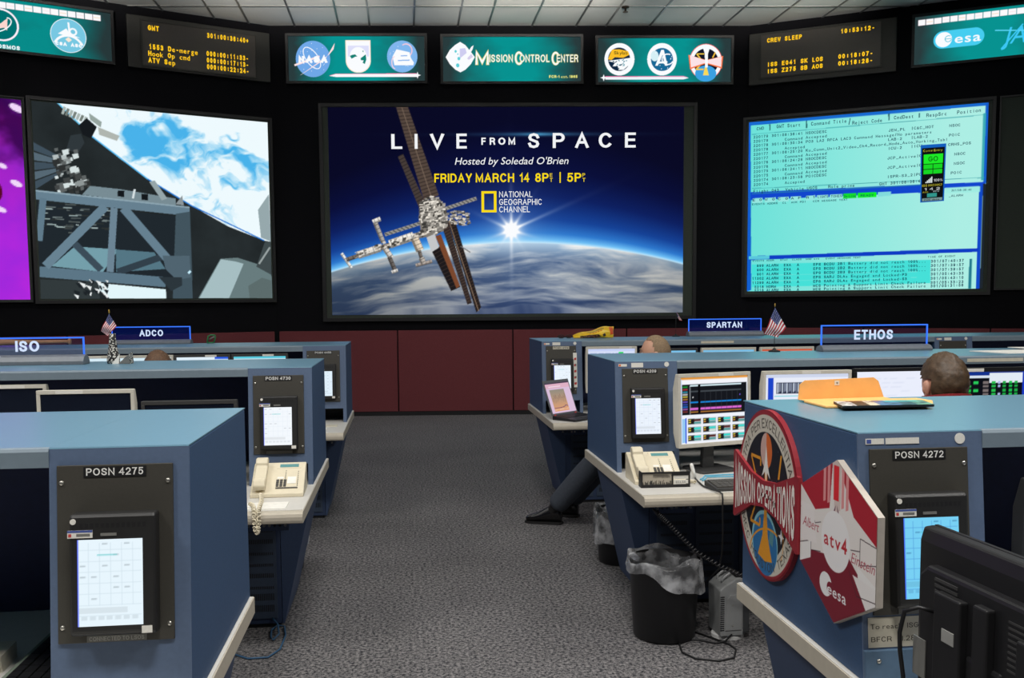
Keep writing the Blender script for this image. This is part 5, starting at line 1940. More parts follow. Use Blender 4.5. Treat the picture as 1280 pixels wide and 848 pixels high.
cv.rect(96, 0, 100, 76, (30, 60, 190))
for i, (x, w_, c) in enumerate(((2, 4, (200, 210, 240)), (9, 6, (30, 190, 80)), (18, 5, (30, 200, 80)), (26, 5, (28, 180, 70)), (34, 6, (40, 200, 90)), (46, 7, (120, 110, 110)), (57, 5, (40, 190, 80)), (65, 3, (180, 190, 240)), (71, 4, (30, 170, 70)), (79, 4, (30, 190, 80)), (86, 4, (30, 170, 70)))):
    for j in range(13):
        if r.random() < .75:
            cv.rect(x, 12 + j * 4.8, x + w_, 15.6 + j * 4.8 - (1 if j % 2 else 0), c)
cv.rect(24, 30, 40, 32, (200, 214, 240))
monitor('black-framed monitor with green data columns right of the dark-haired person', 3.02, 4.47, 1.246, .478, .37, m_mblk, cv, strip=(-.16, -.02), bez=.02)
monitor('lit monitor at the right end of the second right row', 3.58, 4.47, 1.24, .47, .37, m_mblk, plain((210, 224, 236), lines=(90, 130, 190), seed=9))

# farthest right row
cv = plain((214, 222, 246), lines=(150, 170, 220), seed=31)
cv.rect(0, 0, 60, 3, (196, 208, 244))
cv.rect(39, 4, 45, 8.5, (20, 214, 90))
cv.rect(22, 7.5, 28, 8.6, (60, 200, 210))
monitor('cream-framed monitor with a green square behind the short-haired man', 1.601, 7.0, 1.258, .402, .36, m_cream, cv, strip=(.06, .16))
for i, (xc, w, c, L) in enumerate(((2.075, .47, m_mgry, 'lit monitor right of the short-haired man in the farthest right row'), (2.565, .45, m_cream, 'lit monitor below the SPARTAN sign in the farthest right row'), (3.05, .45, m_cream, 'lit monitor behind the larger striped flag in the farthest right row'),
                                   (3.52, .45, m_mgry, 'lit monitor behind the left half of the ETHOS sign'), (3.99, .45, m_mgry, 'lit monitor left of the far cabinet in the farthest right row'))):
    monitor(L, xc, 7.06, 1.234, w, .33, c, plain((226, 234, 246), head=(200, 90, 60) if i == 2 else (120, 190, 230), lines=(140, 170, 220), seed=40 + i))
# nearest right row: only its left edge shows
monitor('dark-framed monitor cut by the right edge beside the POSN 4272 cabinet', 1.645, 1.93, 1.19, .47, .37, m_mgry, plain((150, 214, 220), lines=(60, 120, 140), seed=60))

# the black monitor in the right foreground, seen from behind
t = thing('monitor', 'large black monitor seen from behind in the right foreground', 'monitor', (.868, 1.43, 0), 0, None)
FG = Vector((.02, -.40, 0))
yawf = math.atan2(FG.y, FG.x)
t.rotation_euler = (0, 0, yawf)
t.location = (1.098, 1.785, 0)
w, h, zt = .50, .34, 1.13
# local x runs from the far (left) edge to the near edge, local +y is the screen side, -y the back
mb = MB()
mb.prism([(.002, zt - h), (.002, zt), (-.022, zt - .002), (-.03, zt - .03), (-.03, zt - h + .03), (-.022, zt - h + .002)], 'x', 0, w)
mb.build('casing', m_mblk, t, bevel=.005)
mb = MB()
for (a, b, c, e) in ((0, w, zt - .02, zt), (0, w, zt - h, zt - h + .022), (0, .018, zt - h + .022, zt - .02), (w - .018, w, zt - h + .022, zt - .02)):
    mb.box(a, b, .002, .012, c, e)
mb.build('bezel', m_mblk, t, bevel=.002)
cvx = plain((70, 120, 190), lines=(180, 210, 240), seed=70)
o = cvx.mesh('screen', w - .036, h - .042, m_lit, t, rot=(0, 0, PI))
o.location = (w - .018, .0035, zt - h + .022)
mb = MB()
mb.prism([(.045, zt - h + .01), (.045, zt - .085), (.07, zt - .065), (w - .07, zt - .065), (w - .045, zt - .085), (w - .045, zt - h + .01)], 'y', -.06, -.028)
mb.build('rear_housing', m_mblk, t, bevel=.008)
mb = MB()
mb.box(.12, .20, -.078, -.058, zt - .30, zt - .10)
mb.box(.235, .275, -.078, -.058, zt - .33, zt - .09)
mb.box(.34, .42, -.07, -.058, zt - .30, zt - .12)
rb = mb.build('rear_ribs', m_dark, t, bevel=.004)
sl = MB()
for j in range(3):
    sl.box(.1, .17, -.0625, -.0595, zt - .086 - j * .012, zt - .08 - j * .012)
for j in range(9):
    sl.box(.31, .45, -.0612, -.0598, zt - .10 - j * .011, zt - .096 - j * .011)
sl.build('rear_vents', m_mgry, t)
MB().box(.15, .186, -.0795, -.078, zt - .19, zt - .165).build('rear_sticker', mat('sticker_greyish', (150, 150, 146), .6), rb)
MB().box(.035, .075, -.0625, -.0602, zt - .30, zt - .22).build('rating_plate', m_grey, t)
mb = MB()
mb.box(.2, .3, -.066, -.030, ZD + .02, zt - .2)
mb.build('stand_column', m_mblk, t, bevel=.008)
mb = MB()
mb.prism([(.14, -.067), (.36, -.067), (.39, -.0), (.36, .14), (.14, .14), (.11, .0)], 'z', ZD, ZD + .02)
mb.build('base', m_mblk, t, bevel=.004)
# its cables
mb = MB()
mb.tube([(.10, -.062, .98), (.085, -.085, .985), (.06, -.10, .97), (.045, -.10, .92), (.04, -.095, .88), (.045, -.09, .83), (.05, -.09, .80)], .0045)
mb.build('cable', m_mblk, t, smooth=True)
mb = MB()
mb.box(.02, .075, -.10, -.065, ZD + .001, .81)
mb.build('cable_plug', m_mblk, t, bevel=.004)
for k in range(3):
    mb = MB()
    P = [(.16 + .03 * k, -.08, .80 + .005 * k), (.22 + .02 * k, -.10, .85 - .018 * k), (.30, -.10, .865 - .02 * k), (.40, -.09, .87 - .02 * k), (.50, -.08, .865 - .02 * k)]
    mb.tube(P, .0065, 8, 0)
    for j in range(12):
        f = j / 12 * 3.99
        i = int(f)
        p = Vector(P[i]).lerp(Vector(P[i + 1]), f - i)
        mb.ball(p, .0078, .0078, .0078, 1, 8, 6)
    lab(mb.build('wrapped_cable', [m_grey, mat('cable_wrap_pale', (190, 186, 178), .5)], t, smooth=True), 'grey cable wrapped in pale bands')

# ---------------------------------------------------------------- phones
m_phone = mat('phone_cream_plastic', (222, 212, 186), .45, noise=.03)
m_lcd = mat('phone_display_teal', (96, 150, 150), .25)
m_key = mat('phone_key_dark', (84, 82, 78), .5)
m_pcard = mat('phone_paper_insert', (236, 234, 226), .6)


def phone(label, loc, yaw, steep):
    """desk phone; local y from 0 (front edge) to .2 (rear); slope = steep"""
    t = thing('desk_phone', label, 'telephone', loc, yaw, 'cream desk phones')
    hb = steep
    W_ = .235
    prof = [(0, 0), (0, .018), (.02, .026), (.165, hb - .012), (.2, hb), (.212, hb - .006), (.212, 0)]
    MB().prism(prof, 'x', 0, W_).build('body', m_phone, t, bevel=.004)
    ang = math.atan2(hb - .03, .17)
    M = Matrix.Translation((0, .02, .028)) @ Matrix.Rotation(ang, 4, 'X')

    def flat(nm, boxes, material, par=t):
        mb = MB()
        for (x0, x1, y0, y1, z) in boxes:
            mb.box(x0, x1, y0, y1, -.002, z)
        mb.xform(M)
        return mb.build(nm, material, par)
    L = math.hypot(.17, hb - .03)
    bz = flat('display_bezel', [(.105, .215, L * .78, L * .98, .004)], m_phone)
    flat('display', [(.118, .203, L * .82, L * .93, .0048)], m_lcd, bz)
    flat('paper_insert', [(.112, .14, L * .42, L * .72, .0012), (.158, .196, L * .24, L * .74, .0012)], m_pcard)
    for i in range(3):
        for j in range(4):
            flat('key', [(.109 + i * .0165, .121 + i * .0165, L * .14 + j * .0125, L * .14 + .009 + j * .0125, .004)], m_key)
    flat('function_keys', [(.146, .15, L * (.42 + .055 * j), L * (.42 + .055 * j) + .004, .003) for j in range(6)] + [(.202, .206, L * (.16 + .07 * j), L * (.16 + .07 * j) + .004, .003) for j in range(8)] + [(.109, .206, L * .07, L * .10, .003)], m_key)
    # handset on the left
    mb = MB()
    prof = [(-.012, .012), (-.016, .040), (.008, .058), (.030, .052), (.034, .040), (.13, .040), (.135, .052), (.16, .060), (.188, .044), (.19, .022), (.15, .012), (.02, .008)]
    mb.prism(prof, 'x', .014, .068)
    mb.xform(M)
    hs = mb.build('handset', m_phone, t, bevel=.009, seg=3)
    hs.modifiers['bevel'].angle_limit = math.radians(25)
    mb = MB()
    P = []
    for i in range(110):
        f = i / 109
        a = f * 2 * PI * 13
        cx, cy, cz = .045 + .008 * math.sin(f * 6), -.012 - .05 * min(1, f * 2.2), .03 - .075 * f ** 1.3 if yaw > -9 and steep > .1 else .024 - .012 * f
        P.append((cx + .0065 * math.cos(a), cy, cz + .0065 * math.sin(a) - .0))
    mb.tube(P, .0028, 6)
    return t, hs, mb


# left phone: coiled cord hangs over the front edge of the desk
t, hs, mb = phone('cream desk phone below the POSN 4730 panel', (-.695, 4.165, ZD), .02, .125)
mb = MB()
P = []
path = [Vector((p[0] + .028, p[1], p[2])) for p in ((.02, -.016, .02), (.03, -.06, .022), (.045, -.16, .022), (.05, -.262, .022), (.052, -.318, .012), (.055, -.330, -.03), (.05, -.332, -.065), (.046, -.330, -.078), (.038, -.334, -.06), (.036, -.332, -.02), (.034, -.325, .012), (.03, -.3, .022), (.02, -.25, .022), (.0, -.2, .02))]
for i in range(240):
    f = i / 239 * (len(path) - 1.001)
    k = int(f)
    c = path[k].lerp(path[k + 1], f - k)
    a = i * 2 * PI / 7
    P.append((c.x + .0075 * math.cos(a), c.y + .003 * math.cos(a * .5), c.z + .0075 * math.sin(a)))
mb.tube(P, .003, 6)
mb.build('coiled_cord', m_phone, t, smooth=True)
# right phone
t, hs, mb = phone('cream desk phone behind the black card rack', (1.075, 4.20, ZD), -.02, .125)
mb = MB()
P = []
for i in range(150):
    f = i / 149
    a = i * 2 * PI / 7
    P.append((.24 + .045 * f + .006 * math.cos(a), .03 - .05 * f + .0, .012 + .006 * math.sin(a)))
mb.tube(P, .003, 6)
mb.build('coiled_cord', m_phone, t, smooth=True)

t = thing('card_rack', 'black card rack with paper labels in front of the right phone', 'card rack', (1.085, 4.125, ZD), -.02)
mb = MB()
mb.box(0, .232, -.004, 0, 0, .014).box(0, .232, -.004, 0, .066, .074).box(0, .006, -.004, 0, .014, .066).box(.226, .232, -.004, 0, .014, .066).box(.144, .152, -.004, 0, .014, .066)
mb.box(0, .232, 0, .05, 0, .004).box(0, .004, 0, .05, 0, .074).box(.228, .232, 0, .05, 0, .074).box(.152, .226, -.004, 0, .056, .066)
mb.build('frame', m_dark, t)
cv = Canvas(70, 26, (176, 168, 152))
r = np.random.default_rng(8)
for i in range(70):
    x = r.uniform(0, 70)
    cv.rect(x, 26 - r.uniform(2, 11), x + 1.6, 26, (52, 50, 46) if i % 3 else (110, 104, 92))
for i in range(12):
    cv.rect(r.uniform(20, 66), r.uniform(1, 12), r.uniform(22, 69), r.uniform(2, 13), (90, 86, 78), .4)
cv.mesh('picture_card', .138, .052, m_print, t, loc=(.006, .0015, .014))
p = MB().box(.155, .224, .0, .002, .038, .055).box(.155, .224, .0, .002, .016, .034).build('label_card', m_lblw, t)
tx = MB()
text_on(tx, 'ECLSS', .165, .0195, .0095, -.0005, width=.047, bold=.0)
tx.build('label_lettering', m_key, p)

# papers / pad below the left phone
t = thing('paper_pad', 'thin white paper pad lying under the left phone', 'paper', (-.70, 3.93, ZD), .0)
MB().box(.0, .19, 0, .13, 0, .003).build('sheet', m_pcard, t)
tag(MB().box(0, .16, 0, .16, 0, .004).build('paper_sheet', m_pcard, loc=(-.70, 6.33, ZD)), 'white papers on the desk of the farthest left row', 'paper')
tag(MB().box(0, .12, 0, .1, 0, .004).build('paper_sheet', m_lbly, loc=(-.60, 6.55, ZD)), 'cream paper behind the white sheets, farthest left row', 'paper')

# ---------------------------------------------------------------- cords on the right desk
m_wire = mat('cable_black_rubber', (26, 26, 28), .5)
m_cyan = mat('cable_cyan_rubber', (96, 176, 206), .5)
o = MB()
P = []
path = [Vector(p) for p in ((1.105, 3.985, .668), (1.118, 3.97, .655), (1.155, 3.95, .619), (1.218, 3.95, .551), (1.293, 3.95, .475), (1.406, 3.95, .404), (1.52, 3.95, .352), (1.66, 3.98, .32), (1.8, 4.1, .30), (1.85, 4.56, .31), (1.85, 4.622, .31))]
for i in range(400):
    f = i / 399 * (len(path) - 1.001)
    k = int(f)
    c = path[k].lerp(path[k + 1], f - k)
    a = i * 2 * PI / 6
    rr_ = .008 if .9 < f < 9 else .002
    P.append((c.x + rr_ * math.cos(a) * .6, c.y + rr_ * math.sin(a), c.z + rr_ * math.cos(a) * .8))
o.tube(P, .0042, 6)
tag(o.build('coiled_cable', m_wire, smooth=True), 'black coiled cord hanging below the second right desk', 'cord')
o = MB()
o.tube([(1.40, 4.30, .742), (1.385, 4.2, .742), (1.375, 4.1, .742), (1.385, 4.02, .744), (1.398, 3.955, .746), (1.402, 3.918, .742), (1.402, 3.912, .72), (1.402, 3.912, .66), (1.41, 3.93, .56), (1.425, 3.98, .45), (1.435, 4.05, .36), (1.435, 4.3, .2), (1.435, 4.58, .1), (1.435, 4.61, .006)], .004, 8)
wo = tag(o.build('thin_cable', m_wire, smooth=True), 'thin black cable running over the desk edge beside the round emblem', 'cable')
pg = MB().tube([(1.402, 4.305, .742), (1.394, 4.312, .775), (1.388, 4.316, .80), (1.386, 4.318, .812)], [.007, .009, .009, .006], 10)
pg.build('white_plug', m_cap, wo, smooth=True)
for i in range(2):
    o = MB()
    o.tube([(1.415, 4.235 + .03 * i, .742), (1.43, 4.245 + .03 * i, .744), (1.45, 4.27 + .03 * i, .752), (1.56, 4.28 + .05 * i, .748), (1.7, 4.30 + .05 * i, .743), (1.85, 4.34 + .03 * i, .742)], .004, 8)
    tag(o.build('network_cable', m_cyan, smooth=True), 'nearer cyan cable on the second right desk' if i == 0 else 'farther cyan cable on the second right desk', 'cable')
o = MB().tube([(1.335, 4.37, .744), (1.345, 4.27, .744), (1.352, 4.21, .744)], .006, 8)
tag(o.build('pen', mat('pen_tan', (176, 132, 84), .5), smooth=True), 'tan pen lying beside the right phone', 'pen')


def keyboard(label, loc, yaw, w, d, body, keym, cols):
    t = thing('keyboard', label, 'keyboard', loc, yaw)
    MB().prism([(0, 0), (0, .014), (d, .026), (d, 0)], 'x', 0, w).build('case', body, t, bevel=.003)
    n_ = 0
    for j in range(5):
        kb = MB()
        for i in range(cols):
            pw = (w - .02) / cols
            y0 = .012 + j * (d - .024) / 5
            z0 = .014 + .012 * (y0 / d)
            kb.box(.01 + i * pw + .0012, .01 + (i + 1) * pw - .0012, y0, y0 + (d - .024) / 5 - .003, z0, z0 + .007)
        kb.build('key_row', keym, t)
    return t


keyboard('grey keyboard on the second right desk beside the round emblem', (1.40, 3.99, ZD), .05, .44, .15, m_mgry, m_key, 16)
keyboard('grey-green keyboard with black keys inside the nearest left console', (-.768, 2.02, ZD), PI / 2, .44, .15, mat('keyboard_green_grey', (120, 132, 118), .5), m_dark, 12)
t = thing('paper_stack', 'stack of cream paper blocks beside the keyboard at lower left', 'paper stack', (-1.045, 2.235, ZD), .06)
for i in range(3):
    MB().box(-.12 + .003 * i, .09, -.004 * i, .1, .014 * i, .014 * i + .013).build('paper_block', m_lbly, t)

# ---------------------------------------------------------------- laptop on the farthest right desk
m_lap = mat('laptop_black', (30, 30, 34), .45)
m_lapg = mat('laptop_lid_grey', (96, 100, 104), .45)
t = thing('laptop', 'open black laptop with a chart on the farthest right desk', 'laptop', (1.225, 6.50, ZD), .74)
w, dp = .31, .215
MB().prism([(0, .006), (0, .016), (dp, .030), (dp, 0), (.02, 0)], 'x', 0, w).build('base', m_lap, t, bevel=.003)
kb = MB()
for j in range(5):
    for i in range(13):
        y0 = .09 + j * .022
        z0 = .016 + .014 * y0 / dp
        kb.box(.018 + i * .022, .037 + i * .022, y0, y0 + .018, z0, z0 + .003)
kb.build('keyboard', m_dark, t)
MB().box(.11, .2, .02, .07, .0165, .0205).build('palm_pad', m_mgry, t)
M = Matrix.Translation((0, dp, .03)) @ Matrix.Rotation(-.36, 4, 'X')
lid = MB().box(0, w, 0, .009, 0, .27)
lid.xform(M)
lid = lid.build('lid', m_lapg, t, bevel=.002)
cv = Canvas(80, 64, (216, 190, 216))
cv.rect(0, 0, 80, 3, (70, 60, 80))
cv.rect(0, 3, 80, 12, (222, 176, 196))
cv.rect(10, 8, 50, 9.5, (240, 230, 240))
n_ = fnoise(160, 128, 4, 4, 77, 3)
cv.rect(10, 15, 58, 60, (190, 150, 116))
gy = np.clip((cv.Y - 15) / 45, 0, 1)[..., None]
msk = ((cv.X > 10) & (cv.X < 58) & (cv.Y > 15) & (cv.Y < 60))[..., None]
cv.a = np.where(msk, np.array((146, 140, 128.)) * (1 - gy) + np.array((226, 160, 116.)) * gy, cv.a)
for i in range(9):
    cv.path([(12 + i * 5, 40 + 3 * math.sin(i)), (15 + i * 5, 28 + 4 * math.cos(i * 2)), (17 + i * 5, 34)], .7, (130, 100, 90))
cv.path([(11, 53), (30, 53), (44, 52), (50, 49), (57, 51)], 1.2, (90, 60, 110))
cv.path([(11, 57), (57, 56)], .8, (240, 220, 210))
s = cv.mesh('display', w - .024, .235, m_lit, lid)
s.matrix_local = M @ Matrix.Translation((.012, -.001, .014))
for x in (.02, w - .04):
    q = MB().box(x, x + .02, -.006, .004, -.004, .006)
    q.xform(M)
    q.build('red_hinge_cap', m_red, lid)

# ---------------------------------------------------------------- things on the console tops
ZT = 1.3005
m_base = mat('name_sign_base_grey', (112, 118, 124), .45, metal=.2)
m_glow = emat('edge_lit_blue', (60, 120, 255), 1.15)
m_ltr = emat('edge_lit_lettering', (210, 226, 255), 1.0)


def name_sign(text, label, x0, x1, y, ztop, zbase, deep, tx0, tx1, h):
    t = thing('name_sign', label, 'name sign', (x0, y, ZT), 0, 'edge-lit name signs')
    w = x1 - x0
    zb = zbase - ZT
    zt = ztop - ZT
    prof = [(-.05, 0), (-.05, zb * .35), (-.03, zb * .8), (0, zb), (.03, zb * .8), (.05, zb * .35), (.05, 0)]
    MB().prism(prof, 'x', -.008, w + .008).build('base', m_base, t, bevel=.002)
    MB().box(0, w, -.003, .003, zb - .003, zt).build('acrylic_panel', clearmat('acrylic_blue_%s' % ('deep' if deep else 'clear'), (228, 231, 246) if not deep else (160, 175, 225), (30, 70, 210), .006 if not deep else .042), t)
    mb = MB()
    e = .0065
    mb.box(-.001, w + .001, -.0036, .0036, zt - e, zt + .001).box(-.001, e, -.0036, .0036, zb, zt - e).box(w - e, w + .001, -.0036, .0036, zb, zt - e)
    lab(mb.build('lit_edge', m_glow, t), 'glowing blue edge of the panel')
    tx = MB()
    zc = (zb + zt) / 2
    text_on(tx, text, tx0 - x0, zc - h / 2, h, -.0042, width=tx1 - tx0, bold=.022)
    lab(tx.build('lettering', m_ltr, t), 'pale blue engraved capitals')
    return t


name_sign('ETHOS', 'edge-lit name sign reading ETHOS on the second right console top', 2.455, 3.125, 5.2, 1.455, 1.338, False, 2.66, 2.905, .058)
name_sign('SPARTAN', 'edge-lit name sign reading SPARTAN on the farthest right console top', 2.45, 3.105, 7.74, 1.45, 1.345, True, 2.61, 2.93, .050)
name_sign('ISO', 'edge-lit name sign reading ISO on the second left console top', -2.32, -1.647, 5.0, 1.441, 1.352, False, -1.985, -1.868, .056)
name_sign('ADCO', 'edge-lit name sign reading ADCO on the farthest left console top', -2.262, -1.668, 7.5, 1.437, 1.336, True, -2.055, -1.875, .050)

m_wood = mat('ash_wood', (206, 150, 96), .5, noise=.12, scale=18)
t = thing('baseball_bat', 'tan wooden bat lying behind the ISO sign', 'bat', (-2.50, 7.30, ZT), 0)
prof = [(-.001, .012), (.0, .021), (.014, .023), (.02, .016), (.03, .0125), (.25, .014), (.45, .022), (.62, .031), (.78, .033), (.835, .028), (.84, .004)]
mb = MB().tube([(-q[0], 0, .034) for q in prof], [q[1] for q in prof], 16)
mb.build('barrel', m_wood, t, smooth=True)


def usflag(label, loc, zc, pts, polel, r=.002, base=True, finial=True, scale=1.0, yaw=0):
    """small hand flag: pole with a hanging cloth; pts = outline quad (x,z) of the hanging cloth"""
    t = thing('table_flag', label, 'flag', loc, yaw, 'small striped flags')
    MB().tube([(0, 0, .002), (0, 0, polel)], r, 8).build('pole', m_wire, t, smooth=True)
    if finial:
        MB().ball((0, 0, polel + .008), .004, .004, .011, n=8, k=6).build('finial', mat('finial_gold', (216, 176, 84), .35, metal=.7), t, smooth=True)
    if base:
        MB().lathe([(.0001, 0), (.034, 0), (.034, .006), (.012, .012), (.006, .022), (.0001, .022)], 20, close=False).build('base', m_dark, t, smooth=False)
    cv = Canvas(78, 60, (236, 232, 230))
    for i in range(13):
        if i % 2 == 0:
            cv.rect(0, i * 60 / 13, 78, (i + 1) * 60 / 13, (178, 34, 52))
    cv.rect(0, 0, 32, 7 * 60 / 13, (46, 54, 106))
    for j in range(5):
        for i in range(6):
            cv.ell(3 + i * 5.2, 3.4 + j * 6.2, 1, 1, (230, 232, 240), n=6)
    # u along the fly, v down the hoist
    A, B, C_, D = [Vector((p[0], 0, p[1])) for p in pts]   # hoist top, fly top, fly bottom, hoist bottom

    def fn(x, z):
        u, v = x, 1 - z
        p = (A * (1 - u) + B * u) * (1 - v) + (D * (1 - u) + C_ * u) * v
        return (p.x, .010 * math.sin(u * 7 + v * 2) * u + .0 - .0025, p.z)
    cv.mesh('cloth', 1, 1, pmat('printed_flag_cloth', False, 1, .8), t, fn=fn)
    return t


# hoist top is at the pole top; the cloth hangs down and its fly corner swings out to the left
usflag('larger small striped flag on a stand left of the ETHOS sign', (2.181, 5.23, ZT), 0, [(0, .262), (-.066, .108), (.02, .085), (.07, .142)], .268)
usflag('small striped flag standing in the speckled holder', (-1.517, 5.0, ZT + .155), 0, [(0, .105), (-.046, .015), (-.012, -.012), (.036, .04)], .108, base=False)
usflag('tiny faded striped flag at the corner of the middle screen', (2.335, 7.73, ZT), 0, [(0, .205), (.012, .205), (.058, .135), (.03, .14)], .205, r=.0015, finial=False)

cv = Canvas(40, 90, (70, 68, 66))
r = np.random.default_rng(17)
for i in range(420):
    x, y = r.uniform(0, 40), r.uniform(0, 90)
    cv.ell(x, y, r.uniform(.5, 1.5), r.uniform(.5, 1.3), (226, 222, 214) if i % 2 else (36, 34, 34), n=8)
m_spk = mat('speckled_paper', (120, 116, 112), .7)


def speckled():
    m, nt, out = _new('speckled_cloth')
    b = nt.nodes.new('ShaderNodeBsdfPrincipled')
    vz = nt.nodes.new('ShaderNodeTexVoronoi')
    vz.inputs['Scale'].default_value = 105
    tc = nt.nodes.new('ShaderNodeTexCoord')
    nt.links.new(tc.outputs['Object'], vz.inputs['Vector'])
    rp = nt.nodes.new('ShaderNodeValToRGB')
    rp.color_ramp.interpolation = 'CONSTANT'
    rp.color_ramp.elements[0].color = S(214, 210, 200) + (1,)
    rp.color_ramp.elements[1].position = .42
    rp.color_ramp.elements[1].color = S(38, 36, 36) + (1,)
    nt.links.new(vz.outputs['Distance'], rp.inputs['Fac'])
    nt.links.new(rp.outputs['Color'], b.inputs['Base Color'])
    b.inputs['Roughness'].default_value = .8
    nt.links.new(b.outputs[0], out.inputs[0])
    return m


m_spk = speckled()
t = thing('flag_holder', 'tall black and white speckled tapered holder on the second left top', 'holder', (-1.505, 5.0, ZT), 0)
mb = MB().lathe([(.0001, 0), (.030, 0), (.033, .02), (.024, .07), (.018, .12), (.016, .156), (.011, .156), (.0115, .14), (.0001, .13)], 18, close=False, sy=.8)
mb.build('sleeve', m_spk, t, smooth=True)
mb = MB().prism([(.0, .0), (.034, .0), (.04, .052)], 'y', -.028, -.024)
mb.build('white_flap', m_pcard, t)
t = thing('folded_card', 'small speckled folded card beside the speckled holder', 'card', (-1.448, 4.985, ZT), 0)
mb = MB()
mb.add([(-.024, -.02, .001), (.036, -.034, .052), (.036, -.03, .0), (-.024, .02, .004), (.036, .03, .06), (.04, .03, .0)], [(0, 2, 1), (0, 1, 4, 3), (3, 4, 5), (0, 3, 5, 2), (1, 2, 5, 4)])
mb.build('cover', m_spk, t)
lab(MB().add([(-.02, -.0215, .001), (.036, -.0350, .0505), (.036, -.0315, .0015)], [(0, 2, 1)]).build('inner_face', m_grey, t), 'plain grey inner face of the card')

m_grn = mat('green_wire_plastic', (24, 128, 70), .4)
t = thing('wire_ornament', 'small green bent wire frame on the farthest left console top', 'ornament', (-1.512, 7.5, ZT), 0)
MB().tube([(-.03, 0, .004), (-.022, 0, .055), (.0, 0, .066), (.03, .0, .062), (.034, 0, .05), (.02, 0, .004)], .0055, 8).build('frame', m_grn, t, smooth=True)
MB().tube([(-.03, -.012, .005), (.022, -.012, .005)], .005, 8).build('foot', m_grn, t, smooth=True)
MB().tube([(-.012, 0, .03), (.012, 0, .045), (.026, 0, .05)], .006, 8).build('twist', m_grey, t, smooth=True)

# snack bag
t = thing('snack_bag', 'crumpled yellow snack bag on the farthest right console top', 'bag', (1.58, 7.62, ZT), 0)
cv = Canvas(120, 60, (230, 186, 30))
r = np.random.default_rng(23)
gx, gy = cv.X / 120, cv.Y / 60
n1 = fnoise(240, 120, 6, 4, 61, 4)
cv.mix(np.clip((n1 - .62) * 6, 0, .6), (250, 224, 110))
cv.poly([(18, 40), (45, 30), (72, 36), (80, 52), (60, 58), (20, 56)], (70, 34, 22))
for i in range(14):
    cv.ell(r.uniform(24, 74), r.uniform(40, 56), r.uniform(2, 5), r.uniform(1.5, 3), (206, 150, 90) if i % 2 else (120, 60, 34), r.uniform(0, 3))
cv.poly([(104, 4), (116, 3), (120, 40), (108, 44)], (214, 84, 40))
cv.rect(40, 8, 88, 12, (60, 74, 90), .7)
for i in range(5):
    cv.rect(46 + i * 8, 15, 51 + i * 8, 22, (200, 110, 30), .8)
cv.poly([(84, 40), (92, 34), (96, 48), (88, 52)], (40, 40, 44))


def bagfn(side):
    def fn(x, z):
        u, v = x, z
        hz = .022 + .082 * u ** .8
        th = .05 * math.sin(PI * min(1, max(0, u))) ** .5 * math.sin(PI * v) ** .6 + .012 * u
        crum = .008 * math.sin(u * 19 + v * 7) * math.sin(v * PI)
        return (-.165 + .335 * u + .015 * v * u, side * (th + crum) + .05 * (v - .5), v * hz * (1 + .1 * math.sin(u * 11)) + .002)
    return fn


m_bag = pmat('printed_foil', False, 1, .35)
cv.mesh('front_panel', 1, 1, m_bag, t, fn=bagfn(-1))
cv.mesh('rear_panel', 1, 1, m_bag, t, fn=bagfn(1))
t = thing('spectacles', 'small dark folded spectacles on the farthest right console top', 'spectacles', (1.345, 7.62, ZT), 0)
for s_ in (-1, 1):
    mb = MB()
    mb.tube([(s_ * .033 + .026 * math.cos(a), 0, .016 + .013 * math.sin(a)) for a in np.linspace(0, 2 * PI, 17)], .0035, 6)
    mb.build('rim', m_dark, t, smooth=True)
    mb = MB()
    mb.tube([(s_ * .062, .0, .02), (s_ * .05, .03, .014), (-s_ * .045, .036 + .006 * s_, .008)], .003, 6)
    mb.build('temple', m_dark, t, smooth=True)

# orange envelope and booklets on the nearest right top
m_env = mat('orange_envelope_paper', (246, 188, 112), .7, noise=.05, scale=25)
t = thing('envelope', 'orange envelope with raised flap on the nearest right console top', 'envelope', (1.165, 2.42, ZT), -.02)
mb = MB()
mb.prism([(.0, .16), (.0, .006), (.31, .0), (.365, .1), (.355, .17)], 'z', 0, .007)
mb.build('pocket', m_env, t, bevel=.002)
mb = MB()
pf = [(0.0, 0), (.004, .045), (.02, .058), (.235, .064), (.25, .053), (.268, .004)]
mb.prism(pf, 'y', .20, .2025)
mb.xform(Matrix.Translation((0, 0, .004)))
fl = mb.build('flap', m_env, t)
mb = MB().add([(0, .15, .0072), (.27, .15, .0072), (.268, .2005, .0085), (0, .2005, .0055)], [(0, 1, 2, 3)])
mb.add([(0, .15, .0062), (.27, .15, .0062), (.268, .2005, .0035), (0, .2005, .0035)], [(0, 1, 2, 3)])
mb.build('flap_fold', m_env, t)
MB().box(.112, .127, .1985, .1998, .046, .06).build('clasp_patch', m_lblw, t)
MB().box(.1175, .1215, .1975, .1985, .051, .055).build('clasp', m_screw, t)
cv = Canvas(110, 40, (26, 30, 36))
for (a, b, c) in ((0, 18, (226, 232, 232)), (18, 34, (34, 34, 38)), (34, 46, (220, 214, 190)), (46, 74, (90, 110, 160)), (74, 90, (60, 70, 90)), (90, 110, (120, 170, 140))):
    cv.rect(a, 0, b, 40, c)
n1 = fnoise(220, 80, 14, 5, 91, 4)
cv.mix(np.clip((n1 - .5) * 4, 0, .7), (30, 32, 44))
cv.rect(60, 0, 100, 14, (90, 190, 180), .8)
t = thing('booklet', 'glossy dark picture booklet sticking out of the orange envelope', 'booklet', (1.18, 2.405, ZT + .0075), -.02)
cv.mesh('cover', .262, .115, pmat('printed_gloss', False, 1, .3), t, loc=(0, -.045, .0068), rot=(-PI / 2, 0, 0))
o = t.children[0]
o.rotation_euler = (0, 0, 0)
me = o.data
